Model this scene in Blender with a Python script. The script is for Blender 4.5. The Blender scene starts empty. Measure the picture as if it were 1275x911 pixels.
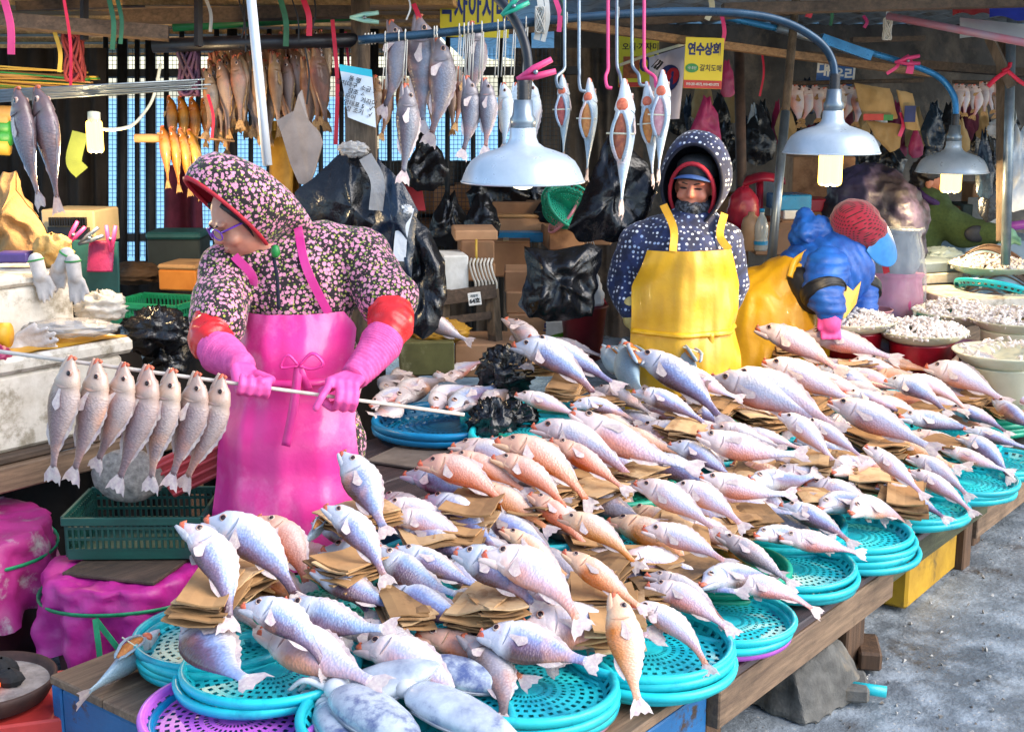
import bpy, bmesh, math, random
from mathutils import Vector, Matrix, Euler, noise
from mathutils.bvhtree import BVHTree
R = random.Random(7)
SC = bpy.context.scene
COL = SC.collection

# ------------------------------------------------------------------ camera
F, CX, CY, CAMH = 1628.0, 637.5, 455.5, 1.75
PITCH = math.atan(345 / F); YAW = math.radians(38.07)
FW = Vector((math.cos(YAW) * math.cos(PITCH), math.sin(YAW) * math.cos(PITCH), -math.sin(PITCH)))
RT = Vector((math.sin(YAW), -math.cos(YAW), 0)); UP = RT.cross(FW)
CAM = Vector((0, 0, CAMH))
TC = Vector((-math.cos(YAW), -math.sin(YAW), 0))      # level direction back towards the street
ZZ = Vector((0, 0, 1))
cd = bpy.data.cameras.new('camera'); cam = bpy.data.objects.new('camera', cd); COL.objects.link(cam)
cd.sensor_width = 36; cd.lens = F / 1275 * 36; cd.clip_end = 600; cd.clip_start = .05
cam.matrix_world = Matrix.Translation(CAM) @ Matrix((RT, UP, -FW)).transposed().to_4x4()
SC.camera = cam

# ------------------------------------------------------------------ sky, sun, exposure
W = bpy.data.worlds.new('World'); SC.world = W; W.use_nodes = True
SUN_EL, SUN_AZ = math.radians(38), math.atan2(-.86, .30)      # from the street, to the right of the camera
sk = W.node_tree.nodes.new('ShaderNodeTexSky'); sk.sky_type = 'NISHITA'; sk.sun_disc = False
sk.sun_elevation = SUN_EL; sk.sun_rotation = math.pi / 2 - SUN_AZ; sk.air_density = 1.0; sk.dust_density = 1.2
bg = W.node_tree.nodes['Background']; bg.inputs[1].default_value = .15
W.node_tree.links.new(sk.outputs[0], bg.inputs[0])
sl = bpy.data.lights.new('sun', 'SUN'); sl.energy = 1.3; sl.angle = math.radians(50); sl.color = (1, .95, .88)
so = bpy.data.objects.new('sun', sl); COL.objects.link(so)
sd = Vector((math.cos(SUN_AZ) * math.cos(SUN_EL), math.sin(SUN_AZ) * math.cos(SUN_EL), math.sin(SUN_EL)))
so.rotation_euler = sd.to_track_quat('Z', 'Y').to_euler(); so.location = sd * 30
SC.view_settings.view_transform = 'Standard'; SC.view_settings.look = 'None'
SC.view_settings.gamma = 1; SC.view_settings.use_curve_mapping = False
SC.view_settings.exposure = 1.42
SC.render.engine = 'CYCLES'; SC.cycles.use_denoising = True; SC.cycles.max_bounces = 6
SC.cycles.transparent_max_bounces = 6; SC.cycles.sample_clamp_indirect = 6; SC.cycles.caustics_reflective = False; SC.cycles.caustics_refractive = False

# ------------------------------------------------------------------ a pixel is a direction; the distance comes from elsewhere
def ray(x, y): return FW * F + RT * (x - CX) + UP * (CY - y)
def pz(x, y, z): r = ray(x, y); return CAM + r * ((z - CAMH) / r.z)
def pd(x, y, d): return CAM + ray(x, y) * (d / F)
def pY(x, y, Y): r = ray(x, y); return CAM + r * (Y / r.y)
def mpx(n, d): return n * d / F           # n pixels at depth d, in metres

# ------------------------------------------------------------------ mesh building
class MB:
    def __init__(s): s.v = []; s.f = []; s.m = []
    def add(s, vs, fs, mi=0):
        b = len(s.v); s.v += [tuple(v) for v in vs]; s.f += [tuple(i + b for i in f) for f in fs]; s.m += [mi] * len(fs); return s
    def box(s, c, size, rot=None, mi=0, bev=0.0):
        c = Vector(c); hx, hy, hz = (k / 2 for k in size); r = rot if rot else Matrix.Identity(3)
        if isinstance(r, (int, float)): r = Matrix.Rotation(r, 3, 'Z')
        if bev <= 0:
            vs = [c + r @ Vector((x, y, z)) for z in (-hz, hz) for x, y in ((-hx, -hy), (hx, -hy), (hx, hy), (-hx, hy))]
            return s.add(vs, [(3, 2, 1, 0), (4, 5, 6, 7), (0, 1, 5, 4), (1, 2, 6, 5), (2, 3, 7, 6), (3, 0, 4, 7)], mi)
        b = min(bev, hx * .9, hy * .9, hz * .9)
        bm = bmesh.new(); bmesh.ops.create_cube(bm, size=1)
        for v in bm.verts: v.co = Vector((v.co.x * 2 * hx, v.co.y * 2 * hy, v.co.z * 2 * hz))
        bmesh.ops.bevel(bm, geom=bm.edges[:], offset=b, segments=1, affect='EDGES', profile=.5)
        bm.verts.index_update()
        s.add([c + r @ v.co for v in bm.verts], [[v.index for v in f.verts] for f in bm.faces], mi); bm.free(); return s
    def tube(s, pts, rad, seg=8, cap=True, mi=0, flat=1.0):
        pts = [Vector(p) for p in pts]; n = len(pts)
        if not hasattr(rad, '__len__'): rad = [rad] * n
        elif len(rad) != n: rad = [lerp(rad[int(k)], rad[min(int(k) + 1, len(rad) - 1)], k % 1) for k in ((len(rad) - 1) * i / max(1, n - 1) for i in range(n))]
        vs = []; prev = None
        for i, p in enumerate(pts):
            t = (pts[min(i + 1, n - 1)] - pts[max(i - 1, 0)]).normalized()
            if prev is None: a = t.orthogonal().normalized()
            else:
                a = prev - t * prev.dot(t)
                a = a.normalized() if a.length > 1e-6 else t.orthogonal().normalized()
            prev = a; b = t.cross(a)
            for k in range(seg):
                q = 2 * math.pi * k / seg; vs.append(p + (a * math.cos(q) + b * math.sin(q) * flat) * rad[i])
        fs = [(i * seg + k, i * seg + (k + 1) % seg, (i + 1) * seg + (k + 1) % seg, (i + 1) * seg + k) for i in range(n - 1) for k in range(seg)]
        if cap: fs += [tuple(range(seg - 1, -1, -1)), tuple((n - 1) * seg + k for k in range(seg))]
        return s.add(vs, fs, mi)
    def rings(s, rs, cap0=True, cap1=True, mi=0, closed=True):
        m = len(rs[0]); n = len(rs); vs = [p for r in rs for p in r]; kk = m if closed else m - 1
        fs = [(i * m + k, i * m + (k + 1) % m, (i + 1) * m + (k + 1) % m, (i + 1) * m + k) for i in range(n - 1) for k in range(kk)]
        if cap0 and closed: fs.append(tuple(range(m - 1, -1, -1)))
        if cap1 and closed: fs.append(tuple((n - 1) * m + k for k in range(m)))
        return s.add(vs, fs, mi)
    def lathe(s, prof, seg=24, c=(0, 0, 0), mi=0, cap0=False, cap1=False):
        c = Vector(c)
        return s.rings([[c + Vector((r * math.cos(2 * math.pi * k / seg), r * math.sin(2 * math.pi * k / seg), z)) for k in range(seg)] for r, z in prof], cap0, cap1, mi)
    def ell(s, c, rad, rot=None, nu=12, nv=8, mi=0):
        c = Vector(c); r = rot if rot else Matrix.Identity(3); vs = []; fs = []
        for j in range(1, nv):
            th = math.pi * j / nv
            for i in range(nu):
                ph = 2 * math.pi * i / nu
                vs.append(c + r @ Vector((rad[0] * math.sin(th) * math.cos(ph), rad[1] * math.sin(th) * math.sin(ph), rad[2] * math.cos(th))))
        t = len(vs); vs += [c + r @ Vector((0, 0, rad[2])), c + r @ Vector((0, 0, -rad[2]))]
        for j in range(nv - 2):
            for i in range(nu): fs.append((j * nu + i, (j + 1) * nu + i, (j + 1) * nu + (i + 1) % nu, j * nu + (i + 1) % nu))
        for i in range(nu):
            fs.append((t, i, (i + 1) % nu)); fs.append((t + 1, (nv - 2) * nu + (i + 1) % nu, (nv - 2) * nu + i))
        return s.add(vs, fs, mi)
    def cap(s, a, b, ra, rb, nu=14, mi=0):
        a = Vector(a); b = Vector(b); d = (b - a); L = d.length
        if L < 1e-5: return s.ell(a, (ra, ra, ra))
        z = d / L; x = z.orthogonal().normalized(); y = z.cross(x); rs = []
        for k in range(4): t = (k + .35) / 4.35 * math.pi / 2; rs.append((a - z * ra * math.cos(t), ra * math.sin(t)))
        rs.append((a, ra)); rs.append((b, rb))
        for k in range(3, -1, -1): t = (k + .35) / 4.35 * math.pi / 2; rs.append((b + z * rb * math.cos(t), rb * math.sin(t)))
        return s.rings([[p + (x * math.cos(2 * math.pi * k / nu) + y * math.sin(2 * math.pi * k / nu)) * r for k in range(nu)] for p, r in rs], mi=mi)
    def grid(s, fn, nu, nv, mi=0, closed_u=False):
        vs = [fn(i / (nu - (0 if closed_u else 1)), j / (nv - 1)) for j in range(nv) for i in range(nu)]
        return s.add(vs, [(j * nu + i, j * nu + (i + 1) % nu, (j + 1) * nu + (i + 1) % nu, (j + 1) * nu + i) for j in range(nv - 1) for i in range(nu if closed_u else nu - 1)], mi)
    def poly(s, pts, thick, nrm, mi=0):                       # an outline with thickness
        n = Vector(nrm).normalized() * (thick / 2); a = [Vector(p) + n for p in pts]; b = [Vector(p) - n for p in pts]; k = len(pts)
        return s.add(a + b, [tuple(range(k)), tuple(range(2 * k - 1, k - 1, -1))] + [(i, i + k, (i + 1) % k + k, (i + 1) % k) for i in range(k)], mi)
    def mesh(s, name, smooth=True, off=None):
        me = bpy.data.meshes.new(name)
        me.from_pydata([(v[0] - off[0], v[1] - off[1], v[2] - off[2]) for v in s.v] if off is not None else s.v, [], s.f)
        if any(s.m): me.polygons.foreach_set('material_index', s.m)
        if smooth: me.polygons.foreach_set('use_smooth', [True] * len(me.polygons))
        me.update(); return me

def _in(o, parent):
    COL.objects.link(o)
    if parent is not None: o.parent = parent
    return o
def put(name, me, mat, parent=None, loc=None):                # link mesh data as one object
    o = bpy.data.objects.new(name, me)
    if mat is not None and not me.materials:
        for m in (mat if isinstance(mat, (list, tuple)) else [mat]): me.materials.append(m)
    if loc is not None: o.location = loc
    return _in(o, parent)
def part(name, mb, mat, parent, smooth=True, stuff=False):     # shape built in world coordinates, parented
    off = Vector((0, 0, 0)); p = parent
    while p is not None: off += p.location; p = p.parent
    me = mb.mesh(name, smooth, off); o = put(name, me, mat, parent)
    if smooth == 'auto' : pass
    if stuff: o['kind'] = 'stuff'
    return o
def tag(o, label, cat, group=None):
    o['label'] = label; o['category'] = cat
    if group: o['group'] = group
    return o
def thing(name, label, cat, loc=(0, 0, 0), group=None):
    o = bpy.data.objects.new(name, None); o.empty_display_size = .05; o.location = loc; COL.objects.link(o)
    return tag(o, label, cat, group)
def solo(name, mb, mat, label, cat, loc=None, group=None, smooth=True):   # a thing that is one mesh
    loc = Vector(loc) if loc is not None else Vector(mb.v[0])
    o = put(name, mb.mesh(name, smooth, loc), mat, None, loc); return tag(o, label, cat, group)
def struct(name, mb, mat, label=None, smooth=False):
    o = put(name, mb.mesh(name, smooth), mat); o['kind'] = 'structure'
    if label: o['label'] = label
    return o
def copytree(o, parent=None):
    c = o.copy(); COL.objects.link(c); c.parent = parent
    for ch in list(o.children): copytree(ch, c)
    return c
def lerp(a, b, t): return a + (b - a) * t
def curve(pts, n=24):                                         # Catmull-Rom through the points
    P = [Vector(p) for p in pts]; P = [P[0] * 2 - P[1]] + P + [P[-1] * 2 - P[-2]]; out = []
    for i in range(1, len(P) - 2):
        for k in range(n // (len(P) - 3) + 1):
            t = k / (n // (len(P) - 3) + 1); a, b, c, d = P[i - 1:i + 3]
            out.append(.5 * ((2 * b) + (c - a) * t + (2 * a - 5 * b + 4 * c - d) * t * t + (3 * b - a - 3 * c + d) * t ** 3))
    return out + [P[-2]]
def nz(p, s=1.0): return noise.noise(Vector(p) * s)
def remesh(mb, voxel, smooth=6, fac=.5):                      # one continuous skin over overlapping volumes
    me = mb.mesh('tmp'); o = bpy.data.objects.new('tmp', me); COL.objects.link(o)
    m = o.modifiers.new('r', 'REMESH'); m.mode = 'VOXEL'; m.voxel_size = voxel; m.use_smooth_shade = True
    if smooth: k = o.modifiers.new('s', 'SMOOTH'); k.factor = fac; k.iterations = smooth
    dg = bpy.context.evaluated_depsgraph_get(); out = bpy.data.meshes.new_from_object(o.evaluated_get(dg))
    bpy.data.objects.remove(o); bpy.data.meshes.remove(me)
    out.polygons.foreach_set('use_smooth', [True] * len(out.polygons)); return out
def wrinkle(me, fn):                                          # move vertices along their normals
    nn = [v.normal.copy() for v in me.vertices]
    for v, n in zip(me.vertices, nn): v.co += n * fn(v.co)
    me.update()
def shift(me, off):
    for v in me.vertices: v.co -= off
    me.update(); return me
def bpart(name, me, mat, parent):
    off = Vector((0, 0, 0)); p = parent
    while p is not None: off += p.location; p = p.parent
    return put(name, shift(me, off), mat, parent)
def text_mesh(body, size, extrude=.001, align='CENTER', sx=1.0, bold=0.0):
    c = bpy.data.curves.new('t', 'FONT'); c.body = body; c.size = size; c.extrude = extrude; c.align_x = align; c.align_y = 'CENTER'; c.offset = bold; c.resolution_u = 3
    o = bpy.data.objects.new('t', c); COL.objects.link(o); dg = bpy.context.evaluated_depsgraph_get()
    me = bpy.data.meshes.new_from_object(o.evaluated_get(dg)); bpy.data.objects.remove(o)
    if sx != 1:
        for v in me.vertices: v.co.x *= sx
    me.materials.clear(); return me
def lettering(body, size, mat, parent, pos, right, up, bold=0.0, sx=1.0, name='lettering'):
    right = Vector(right).normalized(); up = Vector(up); up = (up - right * up.dot(right)).normalized(); n = right.cross(up)
    me = text_mesh(body, size, sx=sx, bold=bold); off = Vector((0, 0, 0)); p = parent
    while p is not None: off += p.location; p = p.parent
    for v in me.vertices: c = v.co; v.co = Vector(pos) - off + right * c.x + up * c.y + n * c.z
    me.update(); return put(name, me, mat, parent)

# ------------------------------------------------------------------ materials
_M = {}
def rgb(h):
    if not isinstance(h, str): return (*h[:3], 1)
    c = [int(h[i:i + 2], 16) / 255 for i in (0, 2, 4)]
    return (*[(x / 12.92 if x <= .04045 else ((x + .055) / 1.055) ** 2.4) for x in c], 1)
class G:
    def __init__(s, name):
        s.m = bpy.data.materials.new(name); s.m.use_nodes = True; s.t = s.m.node_tree; s.b = s.t.nodes['Principled BSDF']
    def n(s, t, **k):
        x = s.t.nodes.new('ShaderNode' + t)
        for a, v in k.items():
            if a.startswith('i_'): s.set(x.inputs[int(a[2:])], v)
            elif a.startswith('s_'): s.set(x.inputs[a[2:]], v)
            else: setattr(x, a, v)
        return x
    def set(s, i, v):
        if isinstance(v, bpy.types.NodeSocket): s.t.links.new(v, i)
        elif isinstance(v, bpy.types.Node): s.t.links.new(v.outputs[0], i)
        else: i.default_value = v
    def co(s, scale=(1, 1, 1), kind='Object', rnd=True):
        c = s.n('TexCoord').outputs[kind]
        if rnd:
            r = s.n('ObjectInfo').outputs['Random']; q = s.n('VectorMath', operation='SCALE', i_0=(37, 91, 53)); s.set(q.inputs['Scale'], r)
            c = s.n('VectorMath', operation='ADD', i_0=c, i_1=q).outputs[0]
        return s.n('Mapping', s_Vector=c, s_Scale=scale).outputs[0]
    def noise(s, v, sc, det=4, rough=.6, dist=0): return s.n('TexNoise', s_Vector=v, s_Scale=sc, s_Detail=det, s_Roughness=rough, s_Distortion=dist).outputs[0]
    def ramp(s, f, stops, interp='LINEAR'):
        r = s.n('ValToRGB', s_Fac=f); e = r.color_ramp.elements; r.color_ramp.interpolation = interp
        while len(e) < len(stops): e.new(.5)
        for el, (p, c) in zip(e, stops): el.position = p; el.color = rgb(c) if not isinstance(c, (int, float)) else (c, c, c, 1)
        return r.outputs[0]
    def mix(s, f, a, b, mode='MIX'):
        x = s.n('Mix', data_type='RGBA', blend_type=mode); s.set(x.inputs[0], f)
        s.set(x.inputs[6], a if not isinstance(a, (str, tuple)) else rgb(a)); s.set(x.inputs[7], b if not isinstance(b, (str, tuple)) else rgb(b)); return x.outputs[2]
    def math(s, op, a, b=None, c=None):
        x = s.n('Math', operation=op); s.set(x.inputs[0], a)
        if b is not None: s.set(x.inputs[1], b)
        if c is not None: s.set(x.inputs[2], c)
        return x.outputs[0]
    def bump(s, h, st=.3, dist=.01):
        s.set(s.b.inputs['Normal'], s.n('Bump', s_Strength=st, s_Distance=dist, s_Height=h).outputs[0])
    def out(s, col=None, rough=None, **k):
        if col is not None: s.set(s.b.inputs['Base Color'], col if not isinstance(col, (str, tuple)) else rgb(col))
        if rough is not None: s.set(s.b.inputs['Roughness'], rough)
        for a, v in k.items(): s.set(s.b.inputs[a.replace('_', ' ')], v)
        return s.m
def mt(name, c1, c2=None, rough=.6, sc=12, bump=.2, bsc=None, dist=.004, vary=.12, stretch=(1, 1, 1), contrast=(.35, .68), dirt=None, **kw):
    if name in _M: return _M[name]
    g = G(name); v = g.co(stretch); f = g.noise(v, sc, 5)
    a = rgb(c1); b = rgb(c2) if c2 else tuple(x * .62 for x in a[:3]) + (1,)
    col = g.mix(g.ramp(f, [(contrast[0], 0.0), (contrast[1], 1.0)]), a[:3], b[:3])
    if dirt: col = g.mix(g.ramp(g.noise(g.co(), dirt[1], 6, .7), [(.52, 0.0), (.66, 1.0)]), col, rgb(dirt[0])[:3])
    if vary:
        h = g.n('HueSaturation', s_Color=col, s_Hue=.5); g.set(h.inputs['Value'], g.math('MULTIPLY_ADD', g.n('ObjectInfo').outputs['Random'], vary * 2, 1 - vary)); col = h.outputs[0]
    g.bump(g.noise(g.co(stretch), bsc or sc * 4, 5), bump, dist)
    r = g.math('MULTIPLY_ADD', g.noise(g.co(), sc * 2, 3), .3, max(rough - .15, .03))
    _M[name] = g.out(col, r, **kw); return _M[name]
def wood(name, c1, c2, axis=0, rough=.7, paint=None, wear=.5, fine=40):
    if name in _M: return _M[name]
    g = G(name); st = [14, 14, 14]; st[axis] = 1.1; v = g.co(tuple(st)); f = g.noise(v, 2.2, 7, .65, .6)
    col = g.mix(g.ramp(f, [(.3, 0.0), (.7, 1.0)]), c1, c2); dk = g.ramp(g.noise(v, 6, 4, .7), [(.35, .35), (.6, 1.0)])
    col = g.mix(.6, col, dk, 'MULTIPLY')
    if paint:
        w = g.ramp(g.noise(g.co((3, 3, 3)), 2.2, 8, .72), [(wear - .03, 1.0), (wear + .03, 0.0)])
        pc = g.mix(g.noise(g.co(), 9, 4), paint, tuple(x * .45 for x in rgb(paint)[:3])); col = g.mix(w, col, pc)
    col = g.mix(g.ramp(g.noise(g.co((2, 2, 2)), 2.5, 6, .7), [(.5, 0.0), (.75, .7)]), col, '1d1712')
    h = g.n('HueSaturation', s_Color=col); g.set(h.inputs['Value'], g.math('MULTIPLY_ADD', g.n('ObjectInfo').outputs['Random'], .3, .85))
    g.bump(g.noise(v, 7, 6, .7), .5, .004); _M[name] = g.out(h.outputs[0], rough); return _M[name]
# ------------------------------------------------------------------ special materials
def fish_mat(name, belly, low, mid, top, head, scale_amt=.5, rough=.30):
    g = G(name); tc = g.n('TexCoord').outputs['Object']; sx = g.n('SeparateXYZ', i_0=tc)
    rnd = g.n('ObjectInfo').outputs['Random']
    off = g.n('VectorMath', operation='SCALE', i_0=(31, 17, 23)); g.set(off.inputs['Scale'], rnd)
    v = g.n('VectorMath', operation='ADD', i_0=tc, i_1=off).outputs[0]
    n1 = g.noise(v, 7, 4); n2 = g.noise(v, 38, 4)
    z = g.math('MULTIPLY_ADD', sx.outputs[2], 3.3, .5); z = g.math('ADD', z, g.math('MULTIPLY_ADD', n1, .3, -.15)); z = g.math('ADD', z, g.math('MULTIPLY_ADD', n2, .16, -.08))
    col = g.ramp(z, [(.14, belly), (.34, low), (.56, mid), (.80, top)])  # paler top: light on the upper side mixed into the fish's own colours
    # scales in slanting rows
    mp = g.n('Mapping', s_Vector=tc, s_Scale=(62, 14, 46), s_Rotation=(0, .5, 0)).outputs[0]
    vo = g.n('TexVoronoi', s_Vector=mp, s_Scale=1.0, s_Randomness=.85); ed = g.ramp(vo.outputs['Distance'], [(.25, 0.0), (.75, 1.0)])
    body = g.ramp(sx.outputs[0], [(.0, 1.0), (.16, 1.0), (.22, 0.0)])
    body = g.math('MULTIPLY', g.math('LESS_THAN', sx.outputs[0], .245), g.ramp(g.noise(v, 5, 2), [(.35, .35), (.6, 1.0)]))
    col = g.mix(g.math('MULTIPLY', g.math('MULTIPLY', ed, body), scale_amt * .7), col, tuple(x * .55 for x in rgb(low)[:3]))
    gl = g.math('ABSOLUTE', g.math('SUBTRACT', sx.outputs[0], g.math('MULTIPLY_ADD', g.math('MULTIPLY', sx.outputs[2], sx.outputs[2]), 3.5, .272)))
    col = g.mix(g.math('MULTIPLY', g.math('LESS_THAN', gl, .0055), .55), col, tuple(x * .45 for x in rgb(low)[:3]))
    hd = g.ramp(g.math('ADD', sx.outputs[0], g.math('MULTIPLY_ADD', n1, .12, -.06)), [(.20, 0.0), (.30, 1.0)])
    col = g.mix(g.math('MULTIPLY', hd, .8), col, head)
    tl = g.math('MULTIPLY', g.math('LESS_THAN', sx.outputs[0], -.25), .0)
    # dark flecks and blood tinge
    col = g.mix(g.ramp(g.noise(v, 12, 5, .7), [(.60, 0.0), (.72, .4)]), col, belly)
    col = g.mix(g.ramp(g.noise(v, 3.2, 2), [(.55, 0.0), (.75, .5)]), col, 'e8a585')
    h = g.n('HueSaturation', s_Color=col, s_Saturation=1.12); g.set(h.inputs['Hue'], g.math('MULTIPLY_ADD', rnd, .03, .480)); g.set(h.inputs['Value'], g.math('MULTIPLY_ADD', rnd, .26, .72))
    g.bump(g.math('ADD', g.math('MULTIPLY', ed, body), g.math('MULTIPLY', n2, .8)), .2, .012)
    return g.out(h.outputs[0], g.math('MULTIPLY_ADD', n2, .3, rough - .1), Specular_IOR_Level=.6, Coat_Weight=.25, Coat_Roughness=.15)
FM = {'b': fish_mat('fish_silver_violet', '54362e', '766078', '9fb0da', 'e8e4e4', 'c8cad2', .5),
      'p': fish_mat('fish_lilac', 'cf9078', 'cba6ac', 'c6c6dc', 'f2ecea', 'e6d6d0', .25),
      'o': fish_mat('fish_peach', 'c4703c', 'd8946a', 'e4b49c', 'f0d8c8', 'e6c2a6', .25),
      'g': fish_mat('fish_grey', '5b4a44', '857470', 'aaa2ac', 'd8d0d0', 'bfb0ac', .35),
      'r': fish_mat('fish_mauve_brown', '66483c', '7d6260', '93797a', 'b7a49f', 'c0a898', .45),
      'h': fish_mat('fish_hanging_silver', '44343a', '66565e', '848a9a', 'a8a2a6', '857c7e', .5),
      'k': fish_mat('fish_dark_brown', '3c2a28', '533e42', '66525a', '7f6e72', '6a5654', .5),
      'd': fish_mat('fish_dried_brown', '6b4326', '7d6350', '8d7c70', 'a8917c', '8b6a4c', .2, .6),
      'y': fish_mat('fish_dried_gold', '8a4c12', 'a8691f', 'bc8340', 'c99b58', '94601f', .2, .5),
      'w': fish_mat('fish_white_blue', '9fb0be', 'b0c4d4', 'c6d8e2', 'e6ecef', 'd8e0e4', .12)}
FIN = mt('fin', 'e6d6ca', 'c9b0b4', .4, 30, .4, vary=.15, Alpha=.72)
FIND = mt('fin_dried', 'b08a55', '7a5a3a', .6, 30, .4)
EYEW = mt('eye_ring', 'cdbfae', 'a45a44', .25, 60, .05); EYEB = mt('eye_pupil', '1b1113', '3a1f1c', .12, 40, .02)
MOUTH = mt('mouth_flesh', 'd8754f', 'b64a38', .35, 40, .2); LIP = mt('lip', 'dcc3b4', 'c79f90', .4, 40, .1)
CAVITY = mt('fish_cavity', 'cf7b4a', '9a3f33', .35, 26, .6, dist=.006)
CARD = mt('cardboard', 'b98d5c', 'a0764a', .85, 7, .15, dirt=('8d6740', 4))
CARDB = mt('cardboard_box', 'a37b58', '8b6446', .85, 5, .15, dirt=('6d4c34', 4))
TURQ = mt('turquoise_plastic', '19b8c6', '2fc6c6', .36, 5, .12, vary=.2, dirt=('0f8fa2', 7))
GREENP = mt('seagreen_plastic', '22a583', '1d8f74', .35, 8, .08)
BLUEP = mt('blue_plastic', '0f86b8', '0c6f9e', .33, 8, .08)
MAGP = mt('magenta_plastic', 'c76ad0', 'b458c0', .35, 8, .08); PINKP = mt('dusty_pink_plastic', 'c98a95', 'b0707e', .4, 8, .08)
CREAM = mt('cream_plastic', 'd9d6bd', 'c9c4a6', .35, 8, .06); REDP = mt('red_plastic', 'b0182c', '8d1122', .35, 8, .1)

# ------------------------------------------------------------------ ground
def ground_mat():
    g = G('wet_concrete'); v = g.co((1, 1, 1), rnd=False); n1 = g.noise(v, .9, 6, .6); n2 = g.noise(v, 7, 6, .65); n3 = g.noise(v, 60, 3, .6)
    col = g.mix(g.ramp(n1, [(.35, 0.0), (.65, 1.0)]), '7b838a', '5b6167')
    col = g.mix(g.ramp(n2, [(.45, 0.0), (.62, .75)]), col, 'a3acb4')
    col = g.mix(g.ramp(g.noise(v, 3.0, 7, .75), [(.58, 0.0), (.68, .75)]), col, '4a4139')
    vo = g.n('TexVoronoi', s_Vector=v, s_Scale=46, s_Randomness=1.0)
    col = g.mix(g.math('MULTIPLY', g.math('LESS_THAN', vo.outputs['Distance'], .19), g.ramp(n2, [(.45, 0.0), (.6, .8)])), col, 'b9b3aa')
    g.bump(g.math('ADD', n2, g.math('MULTIPLY', n3, .5)), .55, .02)
    return g.out(col, g.ramp(g.noise(v, 1.6, 5), [(.38, .14), (.62, .5)]))
GROUND = ground_mat()
mb = MB()
def gfn(u, v):
    x = -8 + 26 * u; y = -10 + 17.6 * v; return Vector((x, y, .012 * nz((x, y, 0), 1.7) + .006 * nz((x, y, 3), 7) - .012))
mb.grid(gfn, 130, 90); struct('street_pavement', mb, GROUND, 'wet grey concrete street strewn with fish scraps', True)
far = MB(); far.grid(lambda u, v: Vector((-250 + 500 * u, -250 + 500 * v, -.35)), 2, 2)
gw = G('sea'); gw.bump(gw.noise(gw.co((1, 1, 1), rnd=False), 1.2, 5), .3, .2); SEA = gw.out('7fb8d6', .5)
struct('harbour_water', far, SEA, 'pale blue harbour water beyond the fence')
gr = MB()                                                     # loose grit and shell scraps along the foot of the tables
for i in range(520):
    x = R.uniform(2.4, 7.0); y = R.gauss(1.22, .22) if i % 3 else R.uniform(.2, 1.5); s = R.uniform(.003, .011)
    q = Matrix.Rotation(R.uniform(0, 6.3), 3, Vector((R.random() - .5, R.random() - .5, R.random())).normalized())
    z = .012 * nz((x, y, 0), 1.7) + .006 * nz((x, y, 3), 7) - .012
    gr.add([Vector((x, y, z + s * .3)) + q @ (Vector(p) * s) for p in ((1, 0, 0), (-.6, .8, 0), (-.5, -.8, .2), (0, 0, .7))], [(0, 1, 3), (1, 2, 3), (2, 0, 3), (0, 2, 1)], i % 3)
go = put('grit', gr.mesh('grit', False), [mt('grit_pale', 'a59d92', '6c655d', .8, 30), mt('grit_dark', '7d7368', '5a5249', .8, 30), mt('grit_shell', 'b7b3ac', '8b857d', .7, 30)])
go['kind'] = 'stuff'; tag(go, 'loose grit and shell scraps below the display tables', 'grit')

# ------------------------------------------------------------------ display tables
WOODX = wood('table_wood', '94795f', '66503f', 0); WOODY = wood('table_wood_across', '7d5c43', '513a2c', 1); WOODZ = wood('leg_wood', '6f5138', '463224', 2)
PAINTX = wood('blue_paint_long', '5a4434', '3b2c22', 0, .5, '1d6fae', .58); PAINTY = wood('blue_paint_across', '5a4434', '3b2c22', 1, .5, '1f6a9e', .58)
DARKX = wood('dark_tabletop', '5b4a4a', '393032', 0, .35); GREENX = wood('mossy_beam', '4f5138', '33371f', 0); BLACKW = wood('black_end', '1d1c20', '111013', 1)
def board(name, c, size, mat, parent, rot=0.0, bev=.004):
    mb = MB(); mb.box((0, 0, 0), size, rot, bev=bev); off = Vector((0, 0, 0)); p = parent
    while p is not None: off += p.location; p = p.parent
    return put(name, mb.mesh(name, False), mat, parent, Vector(c) - off)
def table(label, x0, x1, y0, y1, zt, top, apron, end, legs, nplank=6, ap=.11, group=None, setback=0.0):
    t = thing('display_table', label, 'table', (x0, y0, 0), group); w = (y1 - y0) / nplank
    for i in range(nplank): board('top_plank', ((x0 + x1) / 2 + R.uniform(-.004, .004), y0 + w * (i + .5), zt - .0125 + R.uniform(-.002, .002)), (x1 - x0, w - .004, .025), top, t)
    board('front_board', ((x0 + x1) / 2, y0 + .02 + setback, zt - .027 - ap / 2), (x1 - x0, .04, ap), apron, t)
    board('back_board', ((x0 + x1) / 2, y1 - .02, zt - .027 - ap / 2), (x1 - x0, .04, ap), apron, t)
    for x in (x0 + .02, x1 - .02): board('end_board', (x, (y0 + y1) / 2, zt - .0285 - ap / 2), (.034, y1 - y0 - .085, ap - .004), end, t)
    for lx, ly, s in legs: board('leg', (lx, ly, (zt - .03) / 2 - .01), (s, s * .8, zt - .03 + .02), WOODZ, t, bev=.006)
    return t
TA = table('low display table painted blue with a bare plank corner', 1.69, 2.68, 1.48, 2.80, .31, WOODX, PAINTX, PAINTY, [(1.78, 2.7, .08), (1.78, 1.57, .08), (2.62, 1.57, .09), (2.6, 2.7, .08)], 6, .13)
TB = table('low display table with a thick bare wood front beam', 2.69, 3.80, 1.45, 2.02, .312, DARKX, WOODX, BLACKW, [(2.8, 1.56, .09), (3.62, 1.54, .13), (3.62, 1.93, .1), (2.8, 1.93, .1)], 4, .105)
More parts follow.
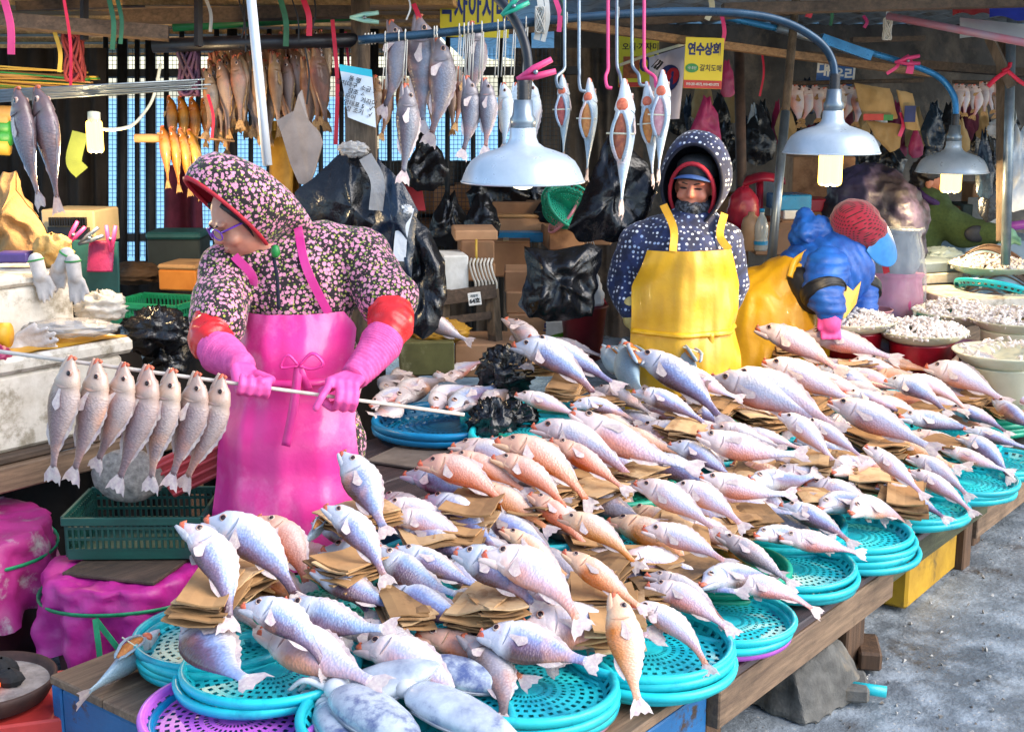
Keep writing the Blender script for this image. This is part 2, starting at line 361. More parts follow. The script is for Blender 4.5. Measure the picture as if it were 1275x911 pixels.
TCt = table('low display table with a mossy green front beam', 3.815, 4.78, 1.47, 2.02, .308, DARKX, GREENX, WOODY, [(4.73, 1.56, .08), (3.9, 1.93, .1), (4.7, 1.93, .08)], 4, .085, setback=.012)
TD = table('low display table past the mossy beam, by the street corner', 4.80, 6.4, 1.52, 2.02, .306, DARKX, WOODX, WOODY, [(4.87, 1.62, .08), (5.02, 1.62, .08), (5.9, 1.6, .1), (5.9, 1.92, .1)], 4, .2)
def tier(label, x0, x1, y0, y1, z0, z1, mat, end):
    t = thing('display_bench', label, 'bench', (x0, y0, z0)); n = max(2, int((y1 - y0) / .17)); w = (y1 - y0) / n
    for i in range(n): board('top_plank', ((x0 + x1) / 2, y0 + w * (i + .5), z1 - .01), (x1 - x0, w - .004, .02), DARKX, t)
    board('front_board', ((x0 + x1) / 2, y0 + .015, (z0 + z1 - .022) / 2), (x1 - x0, .03, z1 - z0 - .024), mat, t)
    for x in (x0 + .015, x1 - .015): board('end_board', (x, (y0 + y1) / 2 + .016, (z0 + z1 - .022) / 2), (.03, y1 - y0 - .034, z1 - z0 - .024), end, t)
    return t
tier('raised wooden bench behind the thick beam table, under fish', 2.70, 3.80, 2.03, 2.42, 0, .42, WOODX, WOODY)
tier('blue painted raised bench carrying the blue fish basket', 2.86, 3.80, 2.43, 3.25, 0, .50, PAINTX, PAINTY)
tier('raised wooden bench behind the mossy beam table, under fish', 3.815, 6.6, 2.03, 2.40, 0, .42, WOODX, WOODY)
tier('raised wooden bench at the feet of the yellow aprons', 3.815, 4.05, 2.41, 2.95, 0, .50, WOODX, WOODY)
tier('raised wooden bench under the bowls of shellfish', 5.0, 7.4, 2.41, 2.66, 0, .48, WOODX, WOODY)

# ------------------------------------------------------------------ fish
PROF = [(0, .030), (.03, .050), (.07, .068), (.12, .084), (.18, .100), (.235, .114), (.25, .112), (.30, .124), (.38, .130), (.47, .124), (.56, .106), (.65, .083), (.74, .060), (.82, .042), (.90, .031), (.96, .029), (1.0, .033)]
def spine(s, bz, by): return Vector((.5 - s * .86, by * ((s - .4) ** 2 * 1.6 - .12), bz * ((s - .4) ** 2 * 1.6 - .12)))
def fish_parts(bz, by, deep=1.0, thick=.55, seg=14, open_belly=False):
    body = MB(); rs = []
    for s, h in PROF:
        c = spine(s, bz, by); t = (spine(min(s + .02, 1.02), bz, by) - spine(s - .02, bz, by)).normalized(); y = Vector((0, 1, 0)); z = y.cross(t) * -1
        y = (t.cross(z)).normalized() * 1.0; h *= deep if s > .2 else (1 + (deep - 1) * s / .2)
        w = h * thick * (1.0 if s < .8 else max(.35, 1 - (s - .8) * 3.2)); w *= 1.12 if .17 < s < .24 else 1
        m = max(0, 1 - s / .12); c = c + z * h * .5 * m; h *= 1 - .5 * m
        ring = []
        for k in range(seg):
            q = 2 * math.pi * k / seg; cz = math.cos(q); sy = math.sin(q); cz = abs(cz) ** .85 * (1 if cz >= 0 else -1)
            zz = h * cz * (1.0 if cz > 0 else 1.06 if .25 < s < .6 else 1.0)
            ring.append(c + z * zz + y * w * sy)
        rs.append(ring)
    body.rings(rs)
    P = {'body': body}
    def side(s, k, f=1.0):                                    # a point on the flank; k from -1 (belly) to 1 (back)
        h = next(lerp(a[1], b[1], (s - a[0]) / (b[0] - a[0])) for a, b in zip(PROF, PROF[1:]) if a[0] <= s <= b[0]) * deep
        c = spine(s, bz, by); return c + Vector((0, 0, h * k)), h * thick * math.sqrt(max(0, 1 - k * k)) * f
    tf = MB(); c = spine(.985, bz, by); d = (spine(1.0, bz, by) - spine(.94, bz, by)).normalized(); zt = Vector((-d.z, 0, d.x)) * -1; zt = Vector((0, 1, 0)).cross(d) * -1
    top = []; bot = []
    for i in range(7):
        t = i / 6; wv = .012 * math.sin(t * 9 + bz * 40)
        base = c + zt * (.03 * (t * 2 - 1)); tip = c + d * (.125 + .02 * abs(t * 2 - 1) - (.018 if i % 2 else 0)) + zt * (.088 * (t * 2 - 1)) + Vector((0, wv, 0))
        mid = (base + tip) / 2 + zt * (.018 * (t * 2 - 1)) + Vector((0, -wv, 0)); top.append((base, mid, tip))
    for sgn in (1, -1):
        o = Vector((0, .004 * sgn, 0)); tf.add([p + o * (1.6 if j == 0 else 1 if j == 1 else .3) for a in top for j, p in enumerate(a)], [(i * 3 + j, i * 3 + j + 1, i * 3 + j + 4, i * 3 + j + 3) for i in range(6) for j in range(2)])
    P['tail_fin'] = tf
    df = MB(); pts = []
    for i in range(15):
        s = .27 + .55 * i / 14; a, _ = side(s, .96); hgt = (.022 if i % 2 else .034) * math.sin(math.pi * min(1, (i + .6) / 14.5)) ** .6
        pts.append((a, a + Vector((-.02, .006 * math.sin(i * 1.3), hgt))))
    for sg in (1, -1): df.add([p + Vector((0, .0045 * sg * (1 - j * .8), 0)) for a in pts for j, p in enumerate(a)], [(2 * i, 2 * i + 1, 2 * i + 3, 2 * i + 2) for i in range(14)])
    P['dorsal_fin'] = df
    an = MB(); pts = []
    for i in range(8):
        s = .58 + .2 * i / 7; a, _ = side(s, -.95); pts.append((a, a + Vector((-.03, .004 * math.sin(i * 2), -.03 * math.sin(math.pi * (i + .7) / 8.4)))))
    for sg in (1, -1): an.add([p + Vector((0, .004 * sg * (1 - j * .8), 0)) for a in pts for j, p in enumerate(a)], [(2 * i, 2 * i + 1, 2 * i + 3, 2 * i + 2) for i in range(7)])
    P['anal_fin'] = an
    for sg in (1, -1):
        pf = MB(); a, w = side(.275, -.05); root = a + Vector((0, w * .98 * sg, 0)); fan = []
        for i in range(6):
            q = -.55 + .15 * i + 4 * bz; d = Vector((-math.cos(q), sg * (.10 + .03 * (i % 2)), math.sin(q) * .9)); fan.append((root + Vector((0, 0, .012 * (i - 2.5) / 2.5)), root + d * .065 + Vector((0, sg * .004, 0)), root + d * (.165 - .014 * abs(i - 3))))
        for k2 in (1, -1): pf.add([p + Vector((0, .0025 * k2, 0)) for a in fan for p in a], [(i * 3 + j, i * 3 + j + 1, i * 3 + j + 4, i * 3 + j + 3) for i in range(5) for j in range(2)])
        P['pectoral_fin' if sg > 0 else 'pectoral_fin_'] = pf
        ey = MB(); a, w = side(.125, .28); w *= 1.0
        rm = Matrix.Rotation(-sg * math.pi / 2, 3, 'X'); n = 12
        pr = [(.029, -.010), (.0285, .004), (.022, .009), (.0195, .0095), (.015, .011), (.007, .013), (.001, .0135)]
        rr = [[a + Vector((0, w * sg, 0)) + rm @ Vector((r * math.cos(2 * math.pi * k / n), r * math.sin(2 * math.pi * k / n), z)) for k in range(n)] for r, z in pr]
        ey.rings(rr[:4], False, False, 0); ey.rings(rr[3:], False, True, 1); P['eye' if sg > 0 else 'eye_'] = ey
    lj = MB(); S = lambda q, dz: spine(q, bz, by) + Vector((0, 0, dz)); lj.tube(curve([S(.17, -.072), S(.11, -.066), S(.05, -.066), S(-.012, -.062)], 9), [.030, .036, .030, .022, .011], 10); P['lower_jaw'] = lj
    mo = MB(); mo.ell(S(.04, -.032), (.055, .026, .028), None, 10, 8); mo.tube([S(.004, .012), S(-.004, .002), S(.02, -.012)], [.016, .018, .01], 8); P['mouth'] = mo
    for sg in (1, -1):
        gc = MB()
        def gf(u, v):
            k = lerp(-.82, .55, v); s = lerp(.15, .262 - .05 * (k + .12) ** 2, u); a, w = side(s, k); return a + Vector((0, sg * (w + .001 + .0045 * u * u), 0))
        gc.grid(gf, 6, 9); n0 = len(gc.v); gc.add([Vector(p) - Vector((0, sg * .008, 0)) for p in gc.v[:n0]], []); gc.f += [(6 * j + 5, 6 * j + 11, n0 + 6 * j + 11, n0 + 6 * j + 5) for j in range(8)]; gc.m += [0] * 8; P['gill_cover' if sg > 0 else 'gill_cover_'] = gc
    return P
_FD = {}
def fish_data(key, *a):
    if key not in _FD: _FD[key] = {k: m.mesh('croaker_' + k.rstrip('_')) for k, m in fish_parts(*a).items()}
    return _FD[key]
VAR = [(-.05, .0, 1.08, .54), (-.16, .03, 1.1, .54), (.05, -.03, 1.05, .54), (-.10, -.05, 1.18, .52), (-.24, .02, 1.06, .56), (-.02, .05, 1.2, .48), (-.33, .06, 1.08, .5), (.14, .05, 1.06, .5), (-.2, -.12, 1.12, .5), (-.12, .12, 1.0, .52)]
def fish(name, label, cat, group, kind, var, origin, xdir, ndir, L, fins=True, dried=False, deep=1.0):
    """xdir: tail to head, ndir: the flank that shows."""
    x = Vector(xdir).normalized(); n = Vector(ndir); n = (n - x * n.dot(x)).normalized(); z = x.cross(n)
    D = fish_data(('f', var), *VAR[var]); o = thing(name, label, cat, origin, group)
    o.matrix_world = Matrix.Translation(origin) @ Matrix((x, n, z)).transposed().to_4x4() @ Matrix.Diagonal((L, L, L * deep, 1))
    mats = {'tail_fin': FIN, 'dorsal_fin': FIN, 'anal_fin': FIN, 'pectoral_fin': FIN}
    for k, me in D.items():
        if k == 'gill_cover_' and not fins: continue
        if k in ('body', 'lower_jaw', 'gill_cover', 'gill_cover_'):
            q = bpy.data.objects.new(k.rstrip('_'), me); 
            if not me.materials: me.materials.append(FM['b'])
            q.material_slots[0].link = 'OBJECT'; q.material_slots[0].material = FM[kind]; _in(q, o); continue
        if not fins and k in ('anal_fin', 'pectoral_fin_', 'pectoral_fin' if L * 1000 % 2 > 1 else ''): continue
        if k == 'eye_' and not fins: continue
        if k.startswith('eye'): m = [EYEW, EYEB]
        elif k == 'mouth': m = MOUTH
        else: m = FIND if dried else FIN
        if k.endswith('fin') or k.endswith('fin_'):
            if not me.materials: me.materials.append(FIN)
            q = bpy.data.objects.new(k.rstrip('_'), me)
            if dried: q.material_slots[0].link = 'OBJECT'; q.material_slots[0].material = FIND
            _in(q, o)
        else: put(k.rstrip('_'), me, m, o)
    return o

FISH = """235 648 313 779 u b;262 639 395 739 u b;335 650 393 722 l o;411 628 496 722 u b;432 565 484 667 u b
243 765 300 872 l b;308 748 427 820 l b;355 748 492 800 l b;410 717 490 757 l b
525 571 650 622 u o;590 600 700 664 l o;563 562 667 615 u o;617 565 726 633 u o;622 543 757 619 u o;688 546 790 614 u o
667 525 813 592 u p;714 513 872 602 u p;535 615 632 686 l b;485 640 608 674 l p;505 632 565 652 l p
580 688 674 748 u b;608 683 751 767 u p;634 662 716 722 l o;676 626 730 676 l o;702 640 806 697 u o;707 688 808 764 u o
515 690 588 728 l b;498 702 548 738 l b;600 785 752 830 l b;652 773 832 790 l p;773 765 790 866 u o;803 757 892 818 l p
825 733 908 776 l p;827 722 902 762 l g;765 697 897 708 l p;806 655 917 698 u p;860 655 930 681 l p;870 722 995 718 l b
932 730 1007 744 l p;793 598 906 661 u p;845 603 934 650 u p;873 592 993 627 u p;869 540 1007 579 u p;934 596 1026 600 l b
855 560 905 586 l b;944 664 1033 669 l b;986 632 1062 670 l b;993 671 1060 684 l p;925 683 967 711 l g;890 530 979 558 u g
973 513 1050 578 u p;1006 523 1080 571 u p;970 584 1059 604 l p;1017 630 1107 620 l b;1057 633 1137 637 l p
636 396 680 462 u g;642 424 761 487 u b;661 418 782 484 u b;703 430 735 438 l g;660 495 715 514 l p;718 502 798 517 l b
760 490 802 507 l g;793 436 920 524 u b;790 485 893 527 u b;853 504 916 534 l b;853 457 919 503 u p;888 466 1039 529 u p
910 460 1062 534 u p;945 405 1062 463 u p;952 398 1005 424 u p;958 386 1074 424 u p;1001 412 1126 447 u p;1056 396 1175 431 u p
953 447 1081 508 u p;1010 462 1095 502 l p;1018 455 1114 496 l b;1058 448 1137 466 l p;1077 446 1168 463 l o;1113 431 1187 454 l p
1035 497 1175 564 u p;1067 492 1121 510 l b;1104 470 1192 508 u b;1122 468 1220 506 u p;1155 453 1264 498 u p;1181 447 1290 476 u p
1120 516 1229 538 l b;1180 506 1267 536 l b;1100 546 1203 585 l o;1082 556 1158 621 u p;1098 605 1187 644 l b;1133 584 1224 640 l p
1154 579 1196 604 l p;1199 543 1268 590 l b;1182 560 1257 588 l p;1215 537 1276 557 l b;1239 497 1300 545 l b;1231 473 1300 512 l p;1034 586 1102 572 l p"""
def surf(p):                                                  # height of the bed the fish lie on: it rises towards the sellers
    b = lerp(.07, .2, min(1, max(0, (p.x - 2.1) / .7))); return .40 + b * (p.y - 1.5)
def onbed(x, y, dz):
    p = pz(x, y, .5)
    for _ in range(14): p = pz(x, y, surf(p) + dz)
    return p
NAMEC = {'b': 'silver violet', 'p': 'pale lilac', 'o': 'peach orange', 'g': 'grey'}
FPOS = []
for i, row in enumerate(FISH.replace('\n', ';').split(';')):
    a = row.split(); hx, hy, tx, ty = map(float, a[:4]); up = a[4] == 'u'; kind = a[5]
    t = onbed(tx, ty, .085 if up else .035); best = None                # how far the head is propped up: the fish lies broadside to the street
    near = t.x < 2.5
    for q in range(24):
        dz = lerp(.12, .30 if near else .19, q / 23) if up else lerp(.045, .14 if near else .085, q / 23); hh = onbed(hx, hy, dz); v = (CAM - (hh + t) / 2).normalized(); xx = hh - t
        cost = abs(math.asin(max(-1, min(1, v.dot(xx) / xx.length))) + .2) / .35 + abs(xx.length - (.41 if near else .35)) / .08
        if best is None or cost < best[0]: best = (cost, hh)
    h = best[1]
    L = (h - t).length; Lt = min(.46, max(.27, L)); 
    if L < Lt: h, t = (h + t) / 2 + (h - t).normalized() * Lt / 2, (h + t) / 2 - (h - t).normalized() * Lt / 2; t.z = min(t.z, h.z)
    c = (h + t) / 2; x = h - t; zone = 'blue painted table' if c.x < 2.7 else 'thick beam table' if c.x < 3.85 else 'mossy beam table'
    if c.y > 2.42 and c.x > 2.7: zone = 'raised bench'
    n = (CAM - c).normalized() * .8 + ZZ * (.22 if up else .5) + Vector((.1, 0, 0))
    lab = f'{NAMEC[kind]} croaker ' + ('propped head up on cardboard' if up else 'lying low on the trays')
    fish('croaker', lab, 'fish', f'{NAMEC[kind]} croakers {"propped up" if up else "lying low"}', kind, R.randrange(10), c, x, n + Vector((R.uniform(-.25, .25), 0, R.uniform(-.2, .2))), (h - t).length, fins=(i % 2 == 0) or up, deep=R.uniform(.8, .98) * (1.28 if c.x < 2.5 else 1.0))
    FPOS.append((c, x.normalized(), (h - t).length, up, zone))

# ------------------------------------------------------------------ colander trays
def tray_mesh():
    base = MB(); NT = 72; NR = 15; r0, r1 = .03, .178
    vs = [Vector((r * math.cos(2 * math.pi * i / NT), r * math.sin(2 * math.pi * i / NT), .002 + .012 * (1 - (r / r1) ** 2))) for j in range(NR) for i in range(NT) for r in [lerp(r0, r1, j / (NR - 1))]]
    fs = [(j * NT + i, j * NT + (i + 1) % NT, (j + 1) * NT + (i + 1) % NT, (j + 1) * NT + i) for j in range(NR - 1) for i in range(NT) if not (j % 2 == 1 and (i + (j // 2) % 2) % 2 == 1)]
    base.add(vs, fs); base.lathe([(.0, .014), (.03, .014)], 24)
    wall = MB(); zs = [(.178, .002), (.186, .010), (.194, .021), (.198, .025)]; vs = [Vector((r * math.cos(2 * math.pi * i / NT), r * math.sin(2 * math.pi * i / NT), z)) for r, z in zs for i in range(NT)]
    wall.add(vs, [(j * NT + i, j * NT + (i + 1) % NT, (j + 1) * NT + (i + 1) % NT, (j + 1) * NT + i) for j in range(3) for i in range(NT) if not (j == 1 and i % 2)])
    rim = MB(); rim.lathe([(.196, .022), (.197, .034), (.203, .0385), (.212, .037), (.2155, .030), (.213, .0165), (.208, .0165), (.207, .025), (.196, .022)], 48)
    return base, wall, rim
_tb, _tw, _tr = tray_mesh()
TRAYD = {}
def tray(mat, loc, label, group, tilt=(0, 0), s=1.0):
    k = mat.name
    if k not in TRAYD: TRAYD[k] = [(n, m.mesh('tray_' + n, True), mat) for n, m in (('perforated_base', _tb), ('perforated_wall', _tw), ('rim', _tr))]
    o = thing('colander_tray', label, 'tray', loc, group); o.rotation_euler = (tilt[0], tilt[1], R.uniform(0, 6)); o.scale = (s * R.uniform(.97, 1.03), s * R.uniform(.97, 1.03), s)
    for n, me, m in TRAYD[k]: put(n, me, m, o)
    return o
MN = {'turquoise_plastic': 'turquoise', 'seagreen_plastic': 'sea green', 'blue_plastic': 'blue', 'magenta_plastic': 'magenta', 'dusty_pink_plastic': 'dusty pink', 'cream_plastic': 'cream', 'red_plastic': 'red'}
def stack(p, mats, where, s=1.0, dz=.0185):
    z = p.z
    for i, m in enumerate(mats):
        pos = 'topmost' if i == len(mats) - 1 else 'underneath'
        tray(m, (p.x + R.uniform(-.008, .008), p.y + R.uniform(-.008, .008), z), f'{MN[m.name]} colander tray {where}, {pos}', f'{MN[m.name]} trays {where} {pos}', (R.uniform(-.03, .03), R.uniform(-.03, .03)), s)
        z += dz
    return z
def stk(px, py, zt, mats, where, s=1.0):                      # px,py: the middle of the top tray
    p = pz(px, py, zt + .0185 * (len(mats) - 1) + .03); return stack(Vector((p.x, p.y, zt + .002)), mats, where, s)
T3 = [TURQ, TURQ, TURQ]
stk(300, 884, .31, [BLUEP, MAGP], 'at the near end of the blue table', 1.05)
stk(335, 828, .348, [TURQ, TURQ], 'on the magenta tray', 1.0)
stk(497, 772, .31, [TURQ] * 4, 'in the middle of the blue table')
stk(505, 892, .31, [TURQ] * 3, 'holding the squid', 1.12)
stk(655, 850, .31, [PINKP, TURQ, TURQ, TURQ], 'at the street edge of the blue table')
stk(808, 800, .312, [TURQ] * 4, 'at the joint of the two front beams')
stk(905, 765, .312, [MAGP, TURQ, TURQ], 'on the magenta edged pile', .86)
stk(985, 702, .312, T3, 'midway along the thick beam table', .92)
stk(1062, 660, .312, [TURQ] * 4, 'at the far end of the thick beam table', .92)
stk(1133, 628, .31, [TURQ, TURQ], 'at the mossy beam', .95)
stk(1200, 594, .31, [TURQ, TURQ, TURQ], 'near the number plate', .9)
stk(1238, 573, .31, [TURQ, TURQ], 'past the number plate', .9)
stk(560, 700, .31, [TURQ] * 5, 'behind the middle of the blue table'); stk(790, 660, .312, [TURQ] * 6, 'in the second row')
stk(670, 530, .50, [GREENP, GREENP, GREENP], 'beside the crumpled black bag', .95); stk(840, 535, .42, [GREENP, GREENP, GREENP], 'under the pale fish of the bench')
for k, (x, y, z) in enumerate([(2.3, 2.45, .31), (2.0, 2.5, .31), (2.9, 2.2, .42), (3.35, 2.22, .42), (3.95, 2.2, .42), (4.4, 2.2, .42), (4.85, 2.2, .42), (5.3, 2.2, .42), (5.75, 2.2, .42), (4.2, 1.78, .31), (4.65, 1.76, .31), (5.1, 1.77, .31), (5.55, 1.77, .31), (3.5, 2.65, .5), (3.75, 2.9, .5), (3.2, 1.75, .312), (2.5, 2.1, .31), (3.65, 1.78, .312)]):
    stack(Vector((x, y, z + .002)), ([TURQ] * 4 if k % 3 else [GREENP] * 4), 'half hidden under fish')

# ------------------------------------------------------------------ folded cardboard under the fish
def sheet_mesh(v):
    mb = MB(); n = 7; a = .21; b = .13
    def f(u, w, z): 
        x = (u - .5) * a; y = (w - .5) * b; return Vector((x, y, z + .007 * math.sin(u * 4 + v * 2) * w + .005 * math.cos(w * 5 + v) + .004 * nz((x * 14, y * 14, v), 1)))
    top = [f(i / 6, j / 4, .0042) for j in range(5) for i in range(7)]; bot = [f(i / 6, j / 4, 0) for j in range(5) for i in range(7)]
    q = [(j * 7 + i, j * 7 + i + 1, j * 7 + i + 8, j * 7 + i + 7) for j in range(4) for i in range(6)]
    mb.add(top + bot, q + [tuple(k + 35 for k in reversed(f_)) for f_ in q])
    e = list(range(7)) + [6 + 7 * j for j in range(1, 5)] + [34 - i for i in range(1, 7)] + [28 - 7 * j for j in range(1, 4)]
    mb.add([(top + bot)[k] for k in e] + [(top + bot)[k + 35] for k in e], [(i + len(e), (i + 1) % len(e) + len(e), (i + 1) % len(e), i) for i in range(len(e))])
    return mb.mesh('card_sheet', False)
SHEETS = [sheet_mesh(v) for v in range(4)]
CARDS = [CARD, mt('cardboard_pale', 'cdab80', 'ab8355', .85, 6, .25, dirt=('8a6038', 8)), mt('cardboard_dark', '937048', '7a5836', .85, 6, .25, dirt=('4f3a26', 7))]
for me in SHEETS: me.materials.append(CARD)
def cardstack(c, ang, n, label, group, s=1.0, tilt=0.0, tl2=0.0):
    o = thing('cardboard_stack', label, 'cardboard', c, group); o.rotation_euler = (tilt, tl2, ang); o.scale = (s, s, s); z = 0
    for i in range(n):
        me = SHEETS[R.randrange(4)]; q = bpy.data.objects.new('sheet', me); q.location = (R.uniform(-.012, .012), R.uniform(-.012, .012), z); q.scale = (R.uniform(.85, 1.05), R.uniform(.85, 1.1), 1); q.rotation_euler = (R.uniform(-.03, .03), R.uniform(-.03, .03), R.uniform(-.16, .16) + (math.pi if R.random() < .5 else 0))
        q.material_slots[0].link = 'OBJECT'; q.material_slots[0].material = CARDS[R.randrange(3)]; _in(q, o); z += R.uniform(.006, .011)
    return o
done = []
for c, x, L, up, zone in FPOS:
    if not up or c.y < 1.5: continue
    if any((c - d).length < .12 for d in done): continue
    done.append(c); n = 6 if c.x > 2.7 else 7
    p = c + x * (.02 * L) + Vector((0, -.02, 0)); p.z = c.z - .035 - n * .0085 - .02
    if c.x < 2.5: p = c + x * (.2 * L) - Vector((0, 0, .075 + n * .0085))
    cardstack(p, math.atan2(x.y, x.x) + math.pi / 2 + R.uniform(-.5, .5), n, 'stack of folded cardboard under propped croakers', 'cardboard stacks under fish', R.uniform(.85, 1.1), R.uniform(-.06, .1), R.uniform(-.08, .08))
for x, y, dz, n in [(318, 724, .0, 5), (440, 706, .02, 7), (500, 752, .04, 6), (620, 757, .05, 8), (735, 738, .05, 7), (820, 734, .03, 5), (745, 500, .04, 6), (855, 536, .05, 7), (832, 650, .03, 4), (915, 592, .03, 4), (920, 642, .03, 5), (1015, 620, .03, 5), (985, 572, .03, 4), (936, 517, .03, 5), (1075, 542, .03, 6), (1132, 514, .03, 4), (1085, 598, .03, 5), (1180, 553, .03, 4), (575, 657, .03, 4), (528, 664, .03, 3), (735, 668, .03, 3), (810, 692, .03, 3), (1030, 470, .02, 3), (1250, 512, .02, 3), (855, 700, .03, 3)]:
    p = onbed(x, y, dz); cardstack(p - Vector((0, 0, n * .004)), R.uniform(-.6, .6) + .5, n, 'folded cardboard poking out between the fish', 'cardboard poking out between fish', R.uniform(.75, 1.0), R.uniform(-.05, .1), R.uniform(-.1, .1))
# ------------------------------------------------------------------ people
def floral_mat():
    g = G('floral_cloth'); v = g.co((1, 1, 1), rnd=False); v = g.n('VectorMath', operation='ADD', i_0=v, i_1=g.n('VectorMath', operation='SCALE', i_0=g.n('TexNoise', s_Vector=v, s_Scale=30.0).outputs[1], s_Scale=.012)).outputs[0]
    def flowers(sc, off, r):
        q = g.n('VectorMath', operation='ADD', i_0=v, i_1=off).outputs[0]
        vo = g.n('TexVoronoi', s_Vector=q, s_Scale=sc, s_Randomness=.75); return vo, g.ramp(vo.outputs['Distance'], [(r, 1.0), (r + .05, 0.0)])
    lf, lm = flowers(92.0, (.7, .3, .9), .30); leaf = g.mix(lf.outputs['Color'], 'b9b64a', '4f7a35')
    col = g.mix(lm, '1c1114', leaf)
    fl, fm = flowers(66.0, (0, 0, 0), .38); d = g.ramp(fl.outputs['Distance'], [(.06, 'b8406e'), (.16, 'eab0bf'), (.26, 'cf6a92'), (.36, 'dd9cb0')])
    col = g.mix(fm, col, d); f2, m2 = flowers(110.0, (2.2, 1.3, .4), .22); col = g.mix(m2, col, 'd48aa2')
    g.bump(g.noise(g.co(), 9, 4), .3, .02); return g.out(col, .85, Sheen_Weight=.2)
def polka_mat():
    g = G('polka_cloth'); v = g.co((1, 1, 1), rnd=False); vo = g.n('TexVoronoi', s_Vector=v, s_Scale=50.0, s_Randomness=.3)
    c = g.mix(g.ramp(g.noise(v, 20, 2), [(.45, 0.0), (.6, 1.0)]), '141d3d', '22315e'); dc = g.mix(g.ramp(g.noise(v, 26, 2), [(.45, 0.0), (.6, 1.0)]), 'e3e6ea', '8ea5c8')
    col = g.mix(g.ramp(vo.outputs['Distance'], [(.27, 1.0), (.33, 0.0)]), c, dc); g.bump(g.noise(g.co(), 10, 4), .3, .02); return g.out(col, .8, Sheen_Weight=.2)
def check_mat():
    g = G('red_check_cloth'); s = g.n('SeparateXYZ', i_0=g.n('TexCoord').outputs['Object'])
    f = lambda a, b: g.math('SINE', g.math('MULTIPLY', g.math('ADD', s.outputs[a], g.math('MULTIPLY', s.outputs[b], .6)), 330))
    p = g.math('MULTIPLY', f(0, 1), f(2, 1)); col = g.mix(g.ramp(p, [(.35, 0.0), (.6, 1.0)]), '8e1230', '1c070c'); return g.out(col, .85, Sheen_Weight=.3)
FLORAL, POLKA, CHECK = floral_mat(), polka_mat(), check_mat()
SKIN = mt('skin', 'c98d72', 'bb7a62', .5, 14, .12, vary=0, Subsurface_Weight=.12, Subsurface_Radius=(.02, .008, .004))
SKINR = mt('skin_ruddy', 'd08a6b', 'c26d57', .48, 9, .12, vary=0, Subsurface_Weight=.12, Subsurface_Radius=(.02, .008, .004))
HAIR = mt('hair', '1b1413', '0d0a0a', .45, 60, .4, stretch=(1, 1, .1)); LIPS = mt('lips', 'a85a52', '964a46', .4, 20, .05)
PINK = mt('pink_apron_vinyl', 'ea3d97', 'd92f86', .36, 5, .2, bsc=6, dist=.03, vary=0, Coat_Weight=.15, dirt=('ef6fae', 2.5)); PINKG = mt('pink_glove', 'ee5ba3', 'dd4690', .6, 18, .25, vary=0); KNITP = mt('pink_knit', 'ea61a4', 'd24c90', .85, 40, .5, vary=0)
YEL = mt('yellow_apron_vinyl', 'e0ac1a', 'cb9412', .42, 5, .25, bsc=6, dist=.03, vary=0, Coat_Weight=.1); YELG = mt('cream_glove', 'cdb774', 'b59c55', .7, 16, .3, vary=0)
REDC = mt('red_cloth', 'c02233', '9c1826', .7, 20, .2, vary=0); REDV = mt('red_vinyl_cuff', 'dd2b2c', 'b51d22', .3, 9, .3, vary=0)
NAVYL = mt('navy_lining', '12162a', '0b0d19', .9, 20, .2, vary=0); DENIM = mt('cap_blue', '3c5d96', '2d4a7c', .7, 30, .2, vary=0); CAPT = mt('cap_dark', '2a2a2c', '1d1d1f', .8, 30, .2, vary=0)
SCARF = mt('speckled_scarf', '23262c', '5a5f68', .95, 75, .6, vary=0, contrast=(.45, .58)); TROU = mt('dark_trousers', '1c1d24', '121319', .9, 20, .2, vary=0)
BLUEJ = mt('blue_padded_nylon', '1f62bd', '143f8c', .5, 9, .4, vary=0); BLKJ = mt('black_panel_nylon', '14151b', '0d0e12', .5, 12, .2, vary=0)
FLEECE = mt('green_fleece', '4a5f36', '3c5030', .95, 60, .6, vary=0); VISOR = mt('visor_blue', '3f8fd8', '327cc4', .45, 20, .05, vary=0); BOOT = mt('rubber_boot', '20232a', '14161b', .4, 12, .1)
GLOVEG = mt('pale_green_glove', '8fc0a0', '79ad8c', .6, 16, .2, vary=0)
def folds(amp, sc=(7, 7, 4), seed=0): return lambda p: amp * (nz((p.x * sc[0] + seed, p.y * sc[1], p.z * sc[2]), 1) + .5 * nz((p.x * sc[0] * 2.3 + seed, p.y * sc[1] * 2.3, p.z * sc[2] * 2.6), 1))
def basis(fwd, up=ZZ):                                        # head frame: x to its own left, y forward, z up
    y = Vector(fwd).normalized(); z = (Vector(up) - y * Vector(up).dot(y)).normalized(); return Matrix((y.cross(z) , y, z)).transposed()
